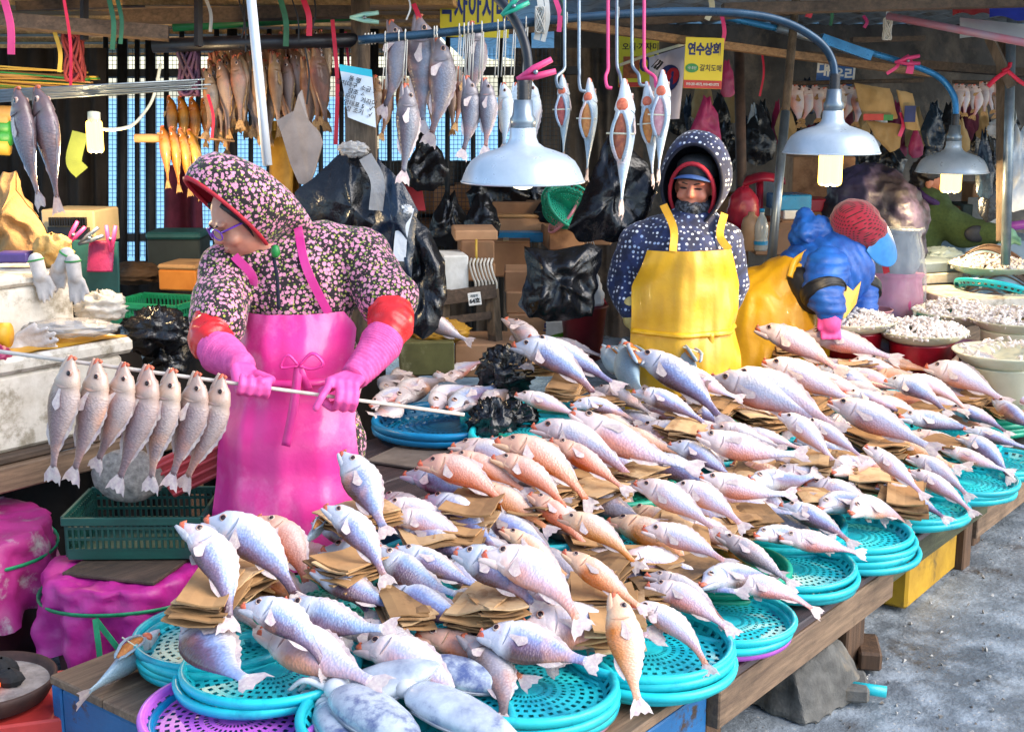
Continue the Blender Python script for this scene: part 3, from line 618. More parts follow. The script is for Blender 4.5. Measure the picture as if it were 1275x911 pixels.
def head(parent, c, B, skin, eyes=True, s=1.0):
    c = Vector(c); T = lambda p: c + B @ (Vector(p) * s); mb = MB()
    E = lambda p, r, rt=None: mb.ell(T(p), [k * s for k in r], B @ rt if rt else B, 16, 12)
    E((0, -.005, .02), (.077, .093, .096)); E((0, .022, -.045), (.06, .066, .068)); E((0, .055, -.02), (.058, .04, .06))
    for q in (-1, 1): E((q * .036, .066, -.028), (.027, .024, .022)); E((q * .076, -.002, -.012), (.01, .02, .03)); E((q * .03, .08, .027), (.03, .014, .010))
    mb.cap(T((0, .086, .018)), T((0, .104, -.018)), .009 * s, .0125 * s); E((0, .1, -.022), (.018, .012, .009))
    E((0, .086, -.052), (.024, .012, .008)); E((0, .084, -.064), (.02, .011, .008)); E((0, .072, -.088), (.024, .02, .016)); mb.cap(T((0, -.01, -.06)), T((0, -.03, -.19)), .05 * s, .056 * s)
    h = bpart('body', remesh(mb, .0055 * s, 5), skin, parent)
    if eyes:
        for q in (-1, 1):
            e = MB(); e.ell(T((q * .031, .0865, .006)), (.0165 * s, .006 * s, .0042 * s), B @ Matrix.Rotation(q * -.18, 3, 'Z')); part('eye', e, EYEB, parent)
            b = MB(); b.tube([T((q * .013, .095, .024)), T((q * .032, .093, .029)), T((q * .05, .08, .025))], [.002 * s, .003 * s, .0015 * s], 6); part('eyebrow', b, HAIR, parent)
    l = MB(); l.ell(T((0, .0965, -.0575)), (.02 * s, .0035 * s, .0048 * s), B); part('lips', l, LIPS, parent); return T
def hood(parent, c, B, mat, lining, rings, rim=.006, ripple=.006, seg=40, name='hood'):
    """rings: (forward, up, half width, half height, tilt) from the face opening to the back of the head"""
    def build(k, back):
        rs = []
        for i, (y, z, w, h, tl) in enumerate(rings):
            rr = []
            for j in range(seg):
                q = 2 * math.pi * j / seg; x = w * k * math.cos(q); zz = h * k * math.sin(q)
                if zz < 0: x *= 1 - .18 * (zz / (h * k)) ** 2
                p = Vector((x, y + zz * tl, z + zz)); a = ripple * nz((p.x * 14, p.y * 14, p.z * 14 + back), 1) * (0 if i == 0 else 1); rr.append(Vector(c) + B @ (p * (1 + a * 4)))
            rs.append(rr)
        return rs
    a = build(1, 0); mb = MB(); mb.rings(a, False, True); hd = part(name, mb, mat, parent)
    li = MB(); li.rings([list(reversed(r)) for r in build(.955, 0)[:-1]], False, True); part('hood_lining', li, lining, hd)
    rm = MB(); pts = [(p + q) / 2 for p, q in zip(a[0], build(.955, 0)[0])]; rm.tube(pts + pts[:2], rim, 6, False); part('hood_edge', rm, lining, hd); return hd
def wrap(bvh, top, bot, side, front, wt, wb, nu=26, nv=34, off=.012, amp=.006, wfun=None, seed=0, thick=.004):
    """a cloth panel laid over a body: rays from the front find the body, gravity does the rest"""
    P = []
    for j in range(nv):
        v = j / (nv - 1); c = top.lerp(bot, v); w = wfun(v) if wfun else lerp(wt, wb, v); row = []
        for i in range(nu):
            u = i / (nu - 1) * 2 - 1; o = c + side * (u * w); hit = bvh.ray_cast(o + front * 1.0, -front, 2.0)[0]
            row.append((o, (hit - o).dot(front) if hit is not None else None))
        P.append(row)
    D = [[d for _, d in r] for r in P]
    for j in range(nv):
        for i in range(nu):
            if D[j][i] is None: D[j][i] = min([x for x in (D[j][min(nu - 1, max(0, i + k))] for k in (-6, -5, -4, -3, -2, -1, 1, 2, 3, 4, 5, 6)) if x is not None] + [.02])
    for _ in range(6):
        D = [[max(D[j][i], (D[j][i] + D[max(0, j - 1)][i] + D[min(nv - 1, j + 1)][i] + D[j][max(0, i - 1)] + D[j][min(nu - 1, i + 1)]) / 5) * .5 + .5 * (D[j][i] + D[max(0, j - 1)][i] + D[min(nv - 1, j + 1)][i] + D[j][max(0, i - 1)] + D[j][min(nu - 1, i + 1)]) / 5 for i in range(nu)] for j in range(nv)]
    mb = MB()
    for sg, t in ((1, 0), (-1, thick)):
        vs = [P[j][i][0] + front * (D[j][i] + off - t + amp * (nz((i / nu * 4 + seed, j / nv * 5, 0), 1) + .6 * nz((i / nu * 11 + seed, j / nv * 3, 2), 1))) for j in range(nv) for i in range(nu)]
        fs = [(j * nu + i, j * nu + i + 1, (j + 1) * nu + i + 1, (j + 1) * nu + i) for j in range(nv - 1) for i in range(nu - 1)]
        mb.add(vs, fs if sg < 0 else [tuple(reversed(f)) for f in fs])
    grid = [[Vector(mb.v[j * nu + i]) for i in range(nu)] for j in range(nv)]
    return mb, grid
def strap(pts, w, nrm, th=.004):
    mb = MB(); pts = curve(pts, 16); a = []
    for i, p in enumerate(pts):
        t = (pts[min(i + 1, len(pts) - 1)] - pts[max(0, i - 1)]).normalized(); s = t.cross(Vector(nrm)).normalized() * w / 2; n = s.cross(t).normalized() * th / 2
        a.append([p + s + n, p - s + n, p - s - n, p + s - n])
    mb.rings(a); return mb
def grip(parent, name, mat, wrist, G_, axis, rr=.008, fr=.0115, loose=0.0, flip=1, point=False):
    """a gloved hand closed round a rod: palm, four curled fingers, thumb"""
    G_ = Vector(G_); a = Vector(axis).normalized(); w = G_ - Vector(wrist); w = (w - a * w.dot(a)).normalized(); n = a.cross(w) * flip; mb = MB(); r = rr + fr + .003 + loose
    for i in range(4):
        o = a * ((i - 1.5) * .0225 * 1.05); k = G_ + o - w * .022 + n * (r + .004); ln = (.95, 1.05, 1.0, .85)[i]
        mb.cap(Vector(wrist) + o * .55 + n * .004, k, .017, .0145)
        if point and i == 3: ch = [k, k + w * .03 - n * .005 + a * .01, k + w * .055 - n * .02 + a * .025, k + w * .07 - n * .045 + a * .035]
        else: ch = [k] + [G_ + o + (n * math.cos(t) + w * math.sin(t)) * r * (ln if t > 1 else 1) for t in (.45, 1.25, 2.1, 2.85, 3.5)]
        for j, (p, q) in enumerate(zip(ch, ch[1:])): mb.cap(p, q, fr * (1.03 - .05 * j), fr * (.98 - .05 * j), 10)
    b = Vector(wrist) + (G_ - Vector(wrist)) * .35 + a * .03; ch = [b, G_ - w * .03 - n * .008 + a * .047, G_ - w * .004 - n * (r * .9) + a * .036, G_ + w * .012 - n * r + a * .016]
    for j, (p, q) in enumerate(zip(ch, ch[1:])): mb.cap(p, q, .0145 - .001 * j, .0135 - .001 * j, 10)
    return bpart(name, remesh(mb, .0045, 3), mat, parent)
def cuff(path, radii, ruff=.004, n=60, seg=28, freq=14):
    pts = curve(path, n); mb = MB(); rs = []; prev = None
    for i, p in enumerate(pts):
        t = (pts[min(i + 1, len(pts) - 1)] - pts[max(0, i - 1)]).normalized(); u = i / (len(pts) - 1); r = radii[0]
        k = u * (len(radii) - 1); j = min(int(k), len(radii) - 2); r = lerp(radii[j], radii[j + 1], k - j)
        x = (prev - t * prev.dot(t)).normalized() if prev is not None else t.orthogonal().normalized(); prev = x; y = t.cross(x)
        rs.append([p + (x * math.cos(2 * math.pi * m / seg) + y * math.sin(2 * math.pi * m / seg)) * (r + ruff * math.sin(u * freq * 6.28) * .5 + ruff * nz((m * .5, u * 9, 1), 1)) for m in range(seg)])
    mb.rings(rs); return mb
def both(*objs):                                              # a BVH over several parts
    vs = []; fs = []
    for o in objs:
        b = len(vs); off = Vector((0, 0, 0)); p = o
        while p is not None: off += p.location; p = p.parent
        vs += [v.co + off for v in o.data.vertices]; fs += [[i + b for i in f.vertices] for f in o.data.polygons]
    return BVHTree.FromPolygons(vs, fs)
CB = Matrix((RT, TC, ZZ)).transposed()                        # x right, y towards the street camera side, z up
def legs(parent, hipL, hipR, footL, footR, mat=TROU):
    mb = MB()
    for h, f in ((hipL, footL), (hipR, footR)): k = (h + f) / 2 + TC * .03; mb.cap(h, k, .105, .075); mb.cap(k, f + ZZ * .1, .075, .06)
    bpart('trousers', remesh(mb, .014, 4), mat, parent)
    for f in (footL, footR): b = MB(); b.cap(f + ZZ * .06 - TC * .03, f + ZZ * .045 + TC * .13, .052, .04); b.cap(f + ZZ * .22, f + ZZ * .06, .065, .055); bpart('boot', remesh(b, .012, 3), BOOT, parent)

# ---- the woman in the pink apron
D0 = 3.98; foot = pd(368, 800, D0); pk = thing('person', 'person in floral hooded jacket and pink apron holding a rod of fish', 'person', (foot.x, foot.y, 0))
rodA, rodB = pd(-40, 432, 3.28), pd(578, 516, 3.72); RODV = (rodB - rodA).normalized()
def rodpt(x):                                                 # the point of the rod seen in picture column x
    lo, hi = 0.0, 1.0
    for _ in range(30):
        m = (lo + hi) / 2; p = rodA.lerp(rodB, m) - CAM
        if CX + F * p.dot(RT) / p.dot(FW) < x: lo = m
        else: hi = m
    return rodA.lerp(rodB, lo)
hipc = pd(368, 560, D0); leg_z = lambda p: Vector((p.x, p.y, 0))
legs(pk, hipc - RT * .1, hipc + RT * .1, leg_z(hipc - RT * .13), leg_z(hipc + RT * .13))
j = MB(); je = lambda x, y, d, r, rot=CB: j.ell(pd(x, y, d), r, rot, 20, 14)
je(368, 372, D0, (.185, .135, .21)); je(372, 330, D0 + .02, (.2, .115, .12)); je(372, 465, D0, (.2, .16, .2)); je(368, 560, D0, (.215, .165, .22)); je(366, 650, D0, (.22, .16, .26)); je(350, 318, D0 - .02, (.11, .09, .09))
sL, eL, cL = pd(283, 338, 3.93), pd(272, 400, 3.80), pd(258, 424, 3.72); sR, eR, cR = pd(452, 322, 4.0), pd(482, 372, 3.92), pd(484, 398, 3.84)
TORSO = MB(); TORSO.v, TORSO.f, TORSO.m = list(j.v), list(j.f), list(j.m); j.cap(sL, eL, .088, .082); j.cap(sR, eR, .095, .09); j.cap(pd(330, 318, 3.95), sL, .09, .085); j.cap(pd(400, 312, 4.0), sR, .1, .095)
jm = remesh(j, .011, 6); wrinkle(jm, folds(.012, (9, 9, 6), 3)); jk = bpart('jacket', jm, FLORAL, pk)
hc = pd(303, 272, 3.87); HB = basis(-RT * .78 + TC * .5 - ZZ * .48, ZZ - RT * .05); TH = head(pk, hc, HB, SKIN, True, .98)
hood(pk, hc, HB, FLORAL, REDC, [(.035, .038, .104, .152, .36), (.015, .044, .115, .162, .30), (-.015, .052, .123, .164, .22), (-.05, .052, .126, .158, .15), (-.09, .025, .116, .142, .12), (-.13, -.02, .10, .13, .1), (-.158, -.06, .07, .09, .1), (-.168, -.07, .02, .03, 0)], .007)
hb = MB()
for q in (-1, 1): hb.tube([TH((q * .05, .055, .082)), TH((q * .072, .045, .055)), TH((q * .079, .028, .01)), TH((q * .076, .02, -.05))], [.010, .012, .010, .003], 6)
bpart('hair', remesh(hb, .006, 2), HAIR, pk)
gl = thing('eyeglasses', 'purple framed eyeglasses worn under the floral hood', 'glasses', TH((0, .1, .01)))
PURP = mt('purple_frame', '7a35b0', '642a96', .3, 20, .05)
for q in (-1, 1):
    fr = MB(); ring = [TH((q * .033 + .024 * math.cos(t), .104 - .012 * math.cos(t) * q * .4, .006 + .018 * math.sin(t))) for t in [2 * math.pi * k / 20 for k in range(21)]]; fr.tube(ring, .0022, 6, False); part('rim', fr, PURP, gl)
    ln = MB(); ln.add(ring[:-1], [tuple(range(20))]); g = G('lens'); part('lens', ln, _M.setdefault('lens', g.out('8a8f98', .05, Alpha=.25)), gl)
    tm = MB(); tm.tube([TH((q * .058, .1, .012)), TH((q * .079, .06, .012)), TH((q * .083, -.005, .006))], .0045, 6, True, flat=.5); part('temple', tm, PURP, gl)
br = MB(); br.tube([TH((-.009, .108, .008)), TH((0, .112, .011)), TH((.009, .108, .008))], .0022, 6); part('bridge', br, PURP, gl)
gp = MB(); gp.ell(pd(343, 313, 3.80), (.014, .014, .02), None, 8, 6); part('drawcord_toggle', gp, mt('green_bead', '1f8a3a', '156a2b', .4, 20, .1), pk)
zp = MB(); zp.tube(curve([pd(340, 318, 3.82), pd(345, 345, 3.8), pd(347, 385, 3.79)], 8), .006, 6); part('zip', zp, NAVYL, pk)
bv = BVHTree.FromPolygons([Vector(v) for v in TORSO.v], TORSO.f); ctop, cbot = pd(364, 382, D0), pd(366, 690, D0); sdv = (RT + TC * .12).normalized(); frv = sdv.cross(ZZ) * -1
frv = frv if frv.dot(TC) > 0 else -frv
def wfun(v): return .175 + .035 * min(1, v / .06) if v < .06 else lerp(.21, .2, min(1, (v - .06) / .2)) if v < .28 else lerp(.195, .25, (v - .28) / .72)
am, ag = wrap(bv, ctop, cbot, sdv, frv, .17, .22, 30, 44, .026, .016, wfun, 4); ap = part('apron', am, PINK, pk)
stw = MB(); wl = ag[11]; stw.tube([p + frv * .006 for p in wl], .011, 8, flat=.45); part('waist_tie', stw, PINK, ap)
kn = pd(372, 455, 3.72); 
for dx, dy, L in ((-16, 100, 1), (12, 30, 0)): part('tie_end', strap([kn, pd(372 + dx * .4, 455 + dy * .5, 3.72), pd(372 + dx, 455 + dy, 3.74)], .026, frv), PINK, ap)
bw = MB(); bw.tube(curve([kn, kn + RT * .04 + ZZ * .035, kn + RT * .07 + ZZ * .005, kn + RT * .035 - ZZ * .01, kn], 16), .009, 6, flat=.5); bw.tube(curve([kn, kn - RT * .03 + ZZ * .03, kn - RT * .05 - ZZ * .005, kn], 12), .008, 6, flat=.5); part('bow', bw, PINK, ap)
for a, b, c in ((ag[0][2], pd(296, 345, 3.79), pd(293, 318, 3.85)), (ag[0][-4], pd(385, 330, 3.83), pd(372, 283, 3.90))):
    q = bv.find_nearest(b)[0]; part('apron_strap', strap([a + frv * .003, q + frv * .012, c + frv * .01], .026, frv, .003), PINK, ap, False)
g1, g2 = rodpt(316), rodpt(424)
part('sleeve_cuff', cuff([pd(271, 396, 3.80), pd(262, 420, 3.74), pd(272, 438, 3.69)], [.062, .066, .06, .05], .006, freq=2), REDV, pk); part('sleeve_cuff', cuff([pd(482, 374, 3.92), pd(487, 400, 3.85), pd(479, 424, 3.80)], [.066, .071, .064, .052], .006, freq=2), REDV, pk)
w1, w2 = pd(302, 456, 3.585), pd(440, 470, 3.70)
part('glove_cuff', cuff([pd(264, 432, 3.71), pd(284, 446, 3.66), w1], [.05, .062, .056, .045, .038], .0022, freq=17), KNITP, pk); part('glove_cuff', cuff([pd(480, 418, 3.81), pd(466, 440, 3.77), w2], [.058, .062, .054, .047, .04], .0022, freq=17), KNITP, pk)
grip(pk, 'glove', PINKG, w1, g1, RODV); grip(pk, 'glove', PINKG, w2, g2, -RODV, loose=.008, point=True)

# ---- the woman in the polka dot hood
D1 = 5.2; foot = pd(846, 800, D1); yk = thing('person', 'person in navy polka dot hood and yellow apron standing upright', 'person', (foot.x, foot.y, 0))
hipc = pd(846, 470, D1); legs(yk, hipc - RT * .1, hipc + RT * .1, leg_z(hipc - RT * .13), leg_z(hipc + RT * .13))
j = MB(); je = lambda x, y, d, r, rot=CB: j.ell(pd(x, y, d), r, rot, 20, 14)
je(847, 330, D1, (.21, .15, .2)); je(848, 300, D1 + .02, (.2, .12, .12)); je(848, 385, D1, (.215, .165, .2)); je(848, 450, D1, (.22, .165, .2)); je(848, 520, D1, (.215, .16, .26)); je(862, 275, D1, (.12, .1, .07))
for s_, e_, h_ in ((pd(797, 302, D1), pd(779, 352, D1 + .06), pd(787, 384, D1 - .02)), (pd(900, 302, D1), pd(908, 352, D1 + .08), pd(895, 395, D1 + .12))): j.cap(s_, e_, .085, .08); j.cap(e_, h_, .08, .06)
jm = remesh(j, .012, 6); wrinkle(jm, folds(.012, (9, 9, 6), 9)); jk = bpart('jacket', jm, POLKA, yk)
hc = pd(866, 231, D1 - .02); HB = basis(TC * .92 - RT * .34 - ZZ * .14, ZZ + RT * .06); TH = head(yk, hc, HB, SKINR, True, .97)
hood(yk, hc, HB, POLKA, NAVYL, [(.075, .012, .122, .165, -.14), (.04, .03, .138, .178, -.12), (-.01, .04, .142, .178, -.05), (-.06, .035, .135, .168, .05), (-.11, .005, .11, .135, .1), (-.15, -.03, .07, .08, 0), (-.16, -.035, .02, .02, 0)], .007)
ih = MB(); ih.tube([TH((math.cos(t) * .092, .062 + .015 * math.sin(t), -.02 + math.sin(t) * .125)) for t in [2 * math.pi * k / 28 for k in range(29)]], .010, 8, False, flat=.8); part('inner_hood', ih, REDC, yk)
vv = MB(); vv.add([TH((-.075, .07, -.115)), TH((.075, .07, -.115)), TH((0, .12, -.215)), TH((-.06, .03, -.1)), TH((.06, .03, -.1)), TH((0, .04, -.22))], [(0, 1, 2), (0, 3, 4, 1), (0, 2, 5, 3), (1, 4, 5, 2), (3, 5, 4)]); part('inner_collar', vv, REDC, yk)
cp = MB(); cp.rings([[TH((math.cos(t) * w, math.sin(t) * w * 1.14 - .005, z)) for t in [2 * math.pi * k / 24 for k in range(24)]] for w, z in ((.083, .04), (.084, .065), (.078, .095), (.055, .118), (.015, .126))], False, True); cap_ = part('cap', cp, CAPT, yk)
vs = MB(); vs.rings([[TH((math.cos(t) * r, .03 + math.sin(t) * r * q, z + (.012 if math.sin(t) > 0 else 0) * math.sin(t) - .02 * (math.cos(t) ** 2))) for t in [math.pi * k / 20 for k in range(21)]] for r, q, z in ((.078, .7, .052), (.084, 1.25, .05), (.085, 1.28, .046), (.078, .7, .046))], False, False, closed=False); part('cap_visor', vs, DENIM, cap_)
nw = remesh((lambda m: (m.ell(TH((0, .02, -.085)), (.076, .088, .046), HB, 20, 12), m.ell(TH((0, .03, -.068)), (.070, .084, .030), HB, 20, 12), m.ell(TH((0, .0, -.125)), (.085, .08, .04), HB, 20, 12), m)[-1])(MB()), .007, 3); wrinkle(nw, folds(.006, (40, 40, 60), 1)); bpart('neck_warmer', nw, SCARF, yk)
bv = both(jk); sdv = (RT - TC * .05).normalized(); frv = (TC + RT * .05).normalized(); ctop, cbot = pd(851, 306, D1), pd(847, 535, D1)
def wfun(v): return lerp(.165, .215, min(1, v / .2)) if v < .42 else lerp(.215, .235, (v - .42) / .58)
am, ag = wrap(bv, ctop, cbot, sdv, frv, .17, .22, 30, 40, .034, .024, wfun, 11); ap = part('apron', am, YEL, yk)
row = ag[17]; st = MB(); st.tube([p + frv * .006 for p in row], .012, 8, flat=.4); part('waist_tie', st, YEL, ap)
part('tie_end', strap([row[20] + frv * .015, row[20] + frv * .02 - ZZ * .08, row[20] + frv * .02 - ZZ * .16 + RT * .01], .02, frv), YEL, ap)
for a, b, c in ((ag[0][8], pd(838, 282, D1 - .14), pd(826, 255, D1 - .1)), (ag[0][-2], pd(899, 290, D1 - .12), pd(902, 266, D1 - .06))): part('apron_strap', strap([a + frv * .004, (bv.find_nearest(b)[0] + b) / 2 + frv * .008, c], .03, frv, .003), YEL, ap, False)
hm = MB(); wv = pd(786, 380, D1 - .03)
hm.cap(wv, pd(788, 398, D1 - .03), .045, .04)
for k in range(4): hm.cap(pd(784 + k * 3, 398, D1 - .05 + k * .02), pd(790 + k * 3, 418 - k * 2, D1 - .05 + k * .02), .013, .011)
hm.cap(pd(794, 390, D1 - .06), pd(799, 405, D1 - .08), .014, .012); bpart('glove', remesh(hm, .006, 3), YELG, yk)

# ---- the woman bending in the blue padded jacket
D2 = 5.95; foot = pd(952, 700, D2); bk = thing('person', 'person in blue padded jacket and red checked headscarf bending over the shellfish', 'person', (foot.x, foot.y, 0))
hipc = pd(950, 430, D2 + .05); legs(bk, hipc - TC * .08, hipc + TC * .08, leg_z(hipc - TC * .1), leg_z(hipc + TC * .1))
PB = lambda x, y, d=D2: pd(x, y, d)
def quilt(axis, pitch, amp=.009): return lambda p: amp * (abs(math.sin((p.dot(axis)) / pitch * math.pi + .6 * nz(p * 5, 1))) ** .6 - .6) + .006 * nz(p * 9, 1) + .004 * nz(p * 25, 1)
j = MB(); j.cap(PB(1004, 354), PB(1036, 334), .185, .19, 20); j.cap(PB(1036, 334), PB(1054, 322), .18, .13, 20)
jm = remesh(j, .010, 5); wrinkle(jm, quilt((PB(1040, 330) - PB(960, 372)).normalized(), .05)); jk = bpart('jacket', jm, BLUEJ, bk)
for nm, sh, el, wr in (('sleeve', PB(1030, 335, 5.78), PB(1024, 362, 5.70), PB(1034, 382, 5.66)), ('sleeve', PB(1052, 335, 6.05), PB(1070, 360, 6.0), PB(1074, 380, 5.95))):
    a = MB(); a.cap(sh, el, .1, .09); a.cap(el, wr, .09, .07); m_ = remesh(a, .011, 4); wrinkle(m_, quilt(ZZ, .042, .009)); s_ = bpart(nm, m_, BLUEJ, bk)
    bnd = cuff([sh.lerp(el, .95) , el.lerp(wr, .15), el.lerp(wr, .35)], [.1, .1, .096], .004, 12, freq=1); part('black_band', bnd, BLKJ, s_)
    gm = MB(); gm.cap(wr, wr - ZZ * .07 + TC * .02, .05, .045)
    for k in range(4): gm.cap(wr - ZZ * .07 + RT * (k - 1.5) * .02, wr - ZZ * .13 + TC * .04 + RT * (k - 1.5) * .024, .013, .011)
    gm.cap(wr - ZZ * .04 - RT * .04, wr - ZZ * .09 - RT * .05 + TC * .03, .014, .012); bpart('glove', remesh(gm, .007, 3), PINKG, bk)
a = MB(); a.cap(PB(996, 348, 5.8), PB(1012, 370, 5.77), .06, .08); bpart('black_side_panel', remesh(a, .011, 4), BLKJ, bk)
a = MB(); a.ell(PB(1012, 290, 5.92), (.105, .09, .085), CB, 20, 14); a.ell(PB(1002, 272, 5.95), (.05, .05, .05), CB); m_ = remesh(a, .01, 4); wrinkle(m_, folds(.018, (22, 22, 22), 5)); bpart('hood_roll', m_, BLUEJ, bk)
hc = PB(1070, 285, 5.88); HB = basis(RT * .8 + TC * .12 - ZZ * .55, ZZ * .7 + TC * .75); TH = head(bk, hc, HB, SKIN, True, .95)
a = MB(); a.ell(TH((0, -.03, .02)), (.1, .125, .112), HB, 20, 14); a.ell(TH((0, .0, -.06)), (.094, .105, .1), HB, 20, 14); a.cap(TH((0, -.02, -.1)), TH((0, -.06, -.2)), .085, .1); a.cap(TH((0, -.07, -.06)), TH((0, -.13, -.12)), .05, .03); a.cap(TH((0, .04, .03)), TH((0, .06, -.05)), .08, .075); m_ = remesh(a, .008, 5); wrinkle(m_, folds(.007, (16, 16, 16), 2)); bpart('headscarf', m_, CHECK, bk)
vs = MB()
for z0 in (.0, .006): vs.rings([[TH((math.cos(t) * r, .075 + math.sin(t) * r * q, .055 + z0 - .03 * math.cos(t) ** 2 - .1 * max(0, math.sin(t)) * (q - .5))) for t in [math.pi * k / 18 for k in range(19)]] for r, q in ((.07, .3), (.1, .95), (.105, 1.55))], False, False, closed=False)
part('cap_visor', vs, VISOR, bk)
a = MB(); a.cap(PB(950, 396, 5.98), PB(992, 358, 5.95), .22, .175, 22); a.cap(PB(950, 395, 5.98), PB(945, 520, 5.98), .235, .26, 22); a.cap(PB(985, 372, 5.9), PB(990, 430, 5.88), .14, .16); m_ = remesh(a, .014, 6); wrinkle(m_, lambda p: .016 * nz((p.x * 9, p.y * 9, p.z * 2.5), 1) + .012 * nz((p.x * 20, p.y * 20, p.z * 5), 1)); ap = bpart('apron_skirt', m_, YEL, bk)
part('apron_strap', strap([PB(984, 345, 5.76), PB(990, 326, 5.78), PB(1006, 314, 5.84)], .03, TC), YEL, ap)
bb = MB(); pts = [PB(1050, 352, 5.72), PB(1040, 368, 5.68), PB(1036, 395, 5.68), PB(1052, 396, 5.69), PB(1066, 378, 5.72), PB(1072, 350, 5.76), PB(1062, 362, 5.73)]; bb.poly(pts, .008, TC); part('apron_bib', bb, YEL, ap, False)

# ---- the woman in the green fleece
D3 = 8.0; foot = pd(1150, 700, D3); gk = thing('person', 'person in green fleece reaching out over the cutlassfish', 'person', (foot.x, foot.y, 0)); PG = lambda x, y, d=D3: pd(x, y, d)
hipc = PG(1135, 400); legs(gk, hipc - TC * .08, hipc + TC * .08, leg_z(hipc - TC * .1), leg_z(hipc + TC * .1))
j = MB(); j.cap(PG(1130, 300), PG(1150, 262), .2, .17, 20); j.cap(PG(1128, 320), PG(1125, 420), .21, .2, 20); j.cap(PG(1165, 268, 7.9), PG(1205, 290, 7.8), .115, .095); j.cap(PG(1205, 290, 7.8), PG(1236, 292, 7.7), .095, .07); j.cap(PG(1150, 262), PG(1158, 252), .15, .1)
jm = remesh(j, .016, 5); wrinkle(jm, folds(.016, (8, 8, 8), 7)); bpart('fleece', jm, FLEECE, gk)
ep = MB(); ep.ell(PG(1216, 291, 7.69), (.075, .02, .05), CB, 16, 8); part('elbow_patch', ep, mt('leather_patch', '2c2f38', '1d1f26', .6, 20, .2), gk)
gm = MB(); gm.cap(PG(1236, 291, 7.7), PG(1255, 293, 7.66), .06, .05)
for k in range(4): gm.cap(PG(1256, 291 + k * 2, 7.68 - k * .025), PG(1270, 298 + k * 2, 7.62 - k * .025), .015, .012)
gm.cap(PG(1248, 297, 7.62), PG(1258, 304, 7.58), .016, .013); bpart('glove', remesh(gm, .009, 3), GLOVEG, gk)
hc = PG(1158, 226, 7.95); HB = basis(RT * .93 + TC * .3 - ZZ * .15); TH = head(gk, hc, HB, SKIN, True, 1.0)
a = MB(); a.ell(TH((0, -.03, .045)), (.092, .1, .095), HB, 20, 14); a.ell(TH((0, -.06, -.03)), (.085, .06, .07), HB); a.ell(TH((-.06, .03, .02)), (.025, .05, .05), HB); a.ell(TH((0, .05, .085)), (.06, .045, .03), HB); m_ = remesh(a, .009, 4); wrinkle(m_, folds(.01, (40, 40, 40), 4)); bpart('hair', m_, HAIR, gk)
co = MB(); co.tube([PG(1140, 236, 7.86), PG(1152, 246, 7.8), PG(1166, 254, 7.82), PG(1172, 258, 7.9)], .022, 8); part('collar', co, mt('purple_collar', '3b1f5c', '2c1746', .8, 20, .2), gk)
# ------------------------------------------------------------------ shared helpers for the stalls behind
METAL = mt('galvanised', '8d979d', '6f7a82', .35, 14, .1, Metallic=.7); BLKPIPE = mt('black_pipe', '1a1c22', '101116', .4, 20, .15); BLUELITPIPE = mt('blue_lit_pipe', '23455c', '183347', .3, 14, .1, Metallic=.3)  # rail arm pipe: blue cast of the light mixed into galvanised metal
LAMPBLUE = mt('lamp_arm_blue', '2f7fb5', '1f648f', .3, 14, .1, Metallic=.3); TAPE = mt('black_tape', '15161a', '24262c', .35, 40, .3, stretch=(1, 1, 6))
BLKBAG = mt('black_plastic_film', '0b0c0f', '16181d', .22, 6, .5, bsc=14, dist=.02, vary=.1); BLUBAG = mt('dark_blue_film', '0f1c2b', '1a2c40', .25, 6, .5, bsc=14, dist=.02)
CLEAR = mt('clear_plastic_film', 'c9c6c2', 'a5a29f', .25, 8, .6, bsc=14, dist=.02, Alpha=.62); WHTBAG = mt('white_plastic_film', 'd5d8da', 'b9bec2', .35, 8, .5, bsc=14, dist=.015)
FOAM = mt('styrofoam', 'd6cfc2', 'bfb6a6', .8, 18, .35, dirt=('8f8572', 9), vary=.05); FOAMW = mt('styrofoam_clean', 'dcdcd8', 'c6c5bf', .8, 22, .3, vary=.05)
MAGCL = mt('magenta_tarp', 'c02a8f', '9c1c72', .45, 7, .3, dist=.01, vary=.05); MAROON = mt('maroon_cloth', '5c1630', '430f23', .85, 12, .3); GOLDC = mt('gold_cloth', 'a67a1a', '7c5610', .7, 12, .4); MAGB = mt('magenta_bag', '9b1f55', '7a1542', .5, 8, .4, dist=.01)
SIGNY = mt('sign_yellow', 'e6cf1e', 'd8be12', .4, 3, .03, vary=0); INKB = mt('ink_navy', '16286a', '111f55', .5, 10, .02, vary=0); INKK = mt('ink_black', '17171a', '101012', .5, 10, .02, vary=0); INKR = mt('sign_red', 'c63b34', 'b02f2a', .5, 6, .03, vary=0); INKG = mt('sign_green', '2f8a44', '267338', .5, 6, .03, vary=0); INKW = mt('ink_white', 'e4e2dc', 'd6d4cc', .5, 6, .02, vary=0); SIGNB = mt('sign_blue', '1c5fa8', '174f90', .4, 4, .03, vary=0)
PAPER = mt('paper', 'd3dde4', 'c2ced8', .85, 5, .1, vary=0); PAPERC = mt('paper_cyan', '35c2d6', '2ab0c6', .8, 5, .05, vary=0)
PALEW = wood('pale_batten', 'b58d63', '8f6a46', 0, .75); ROOFW = wood('roof_plank', 'd0a468', '96703f', 0, .8); POSTW = wood('post_wood', '7d6a55', '564737', 2, .8); OLDX = wood('old_beam', '6a5646', '463a2f', 0, .8)
CARDS3 = [CARDB, mt('box_brown', '8f6a4a', '74523a', .85, 5, .15), mt('box_tan', 'b48a66', '9a7252', .85, 5, .12)]
TEAL = mt('teal_board', '1f5a58', '174644', .6, 8, .2); DKGREEN = mt('green_crate_plastic', '1b4f45', '143d36', .42, 9, .12); GRNCR = mt('bright_green_crate', '168a5c', '0f6f49', .42, 9, .1)
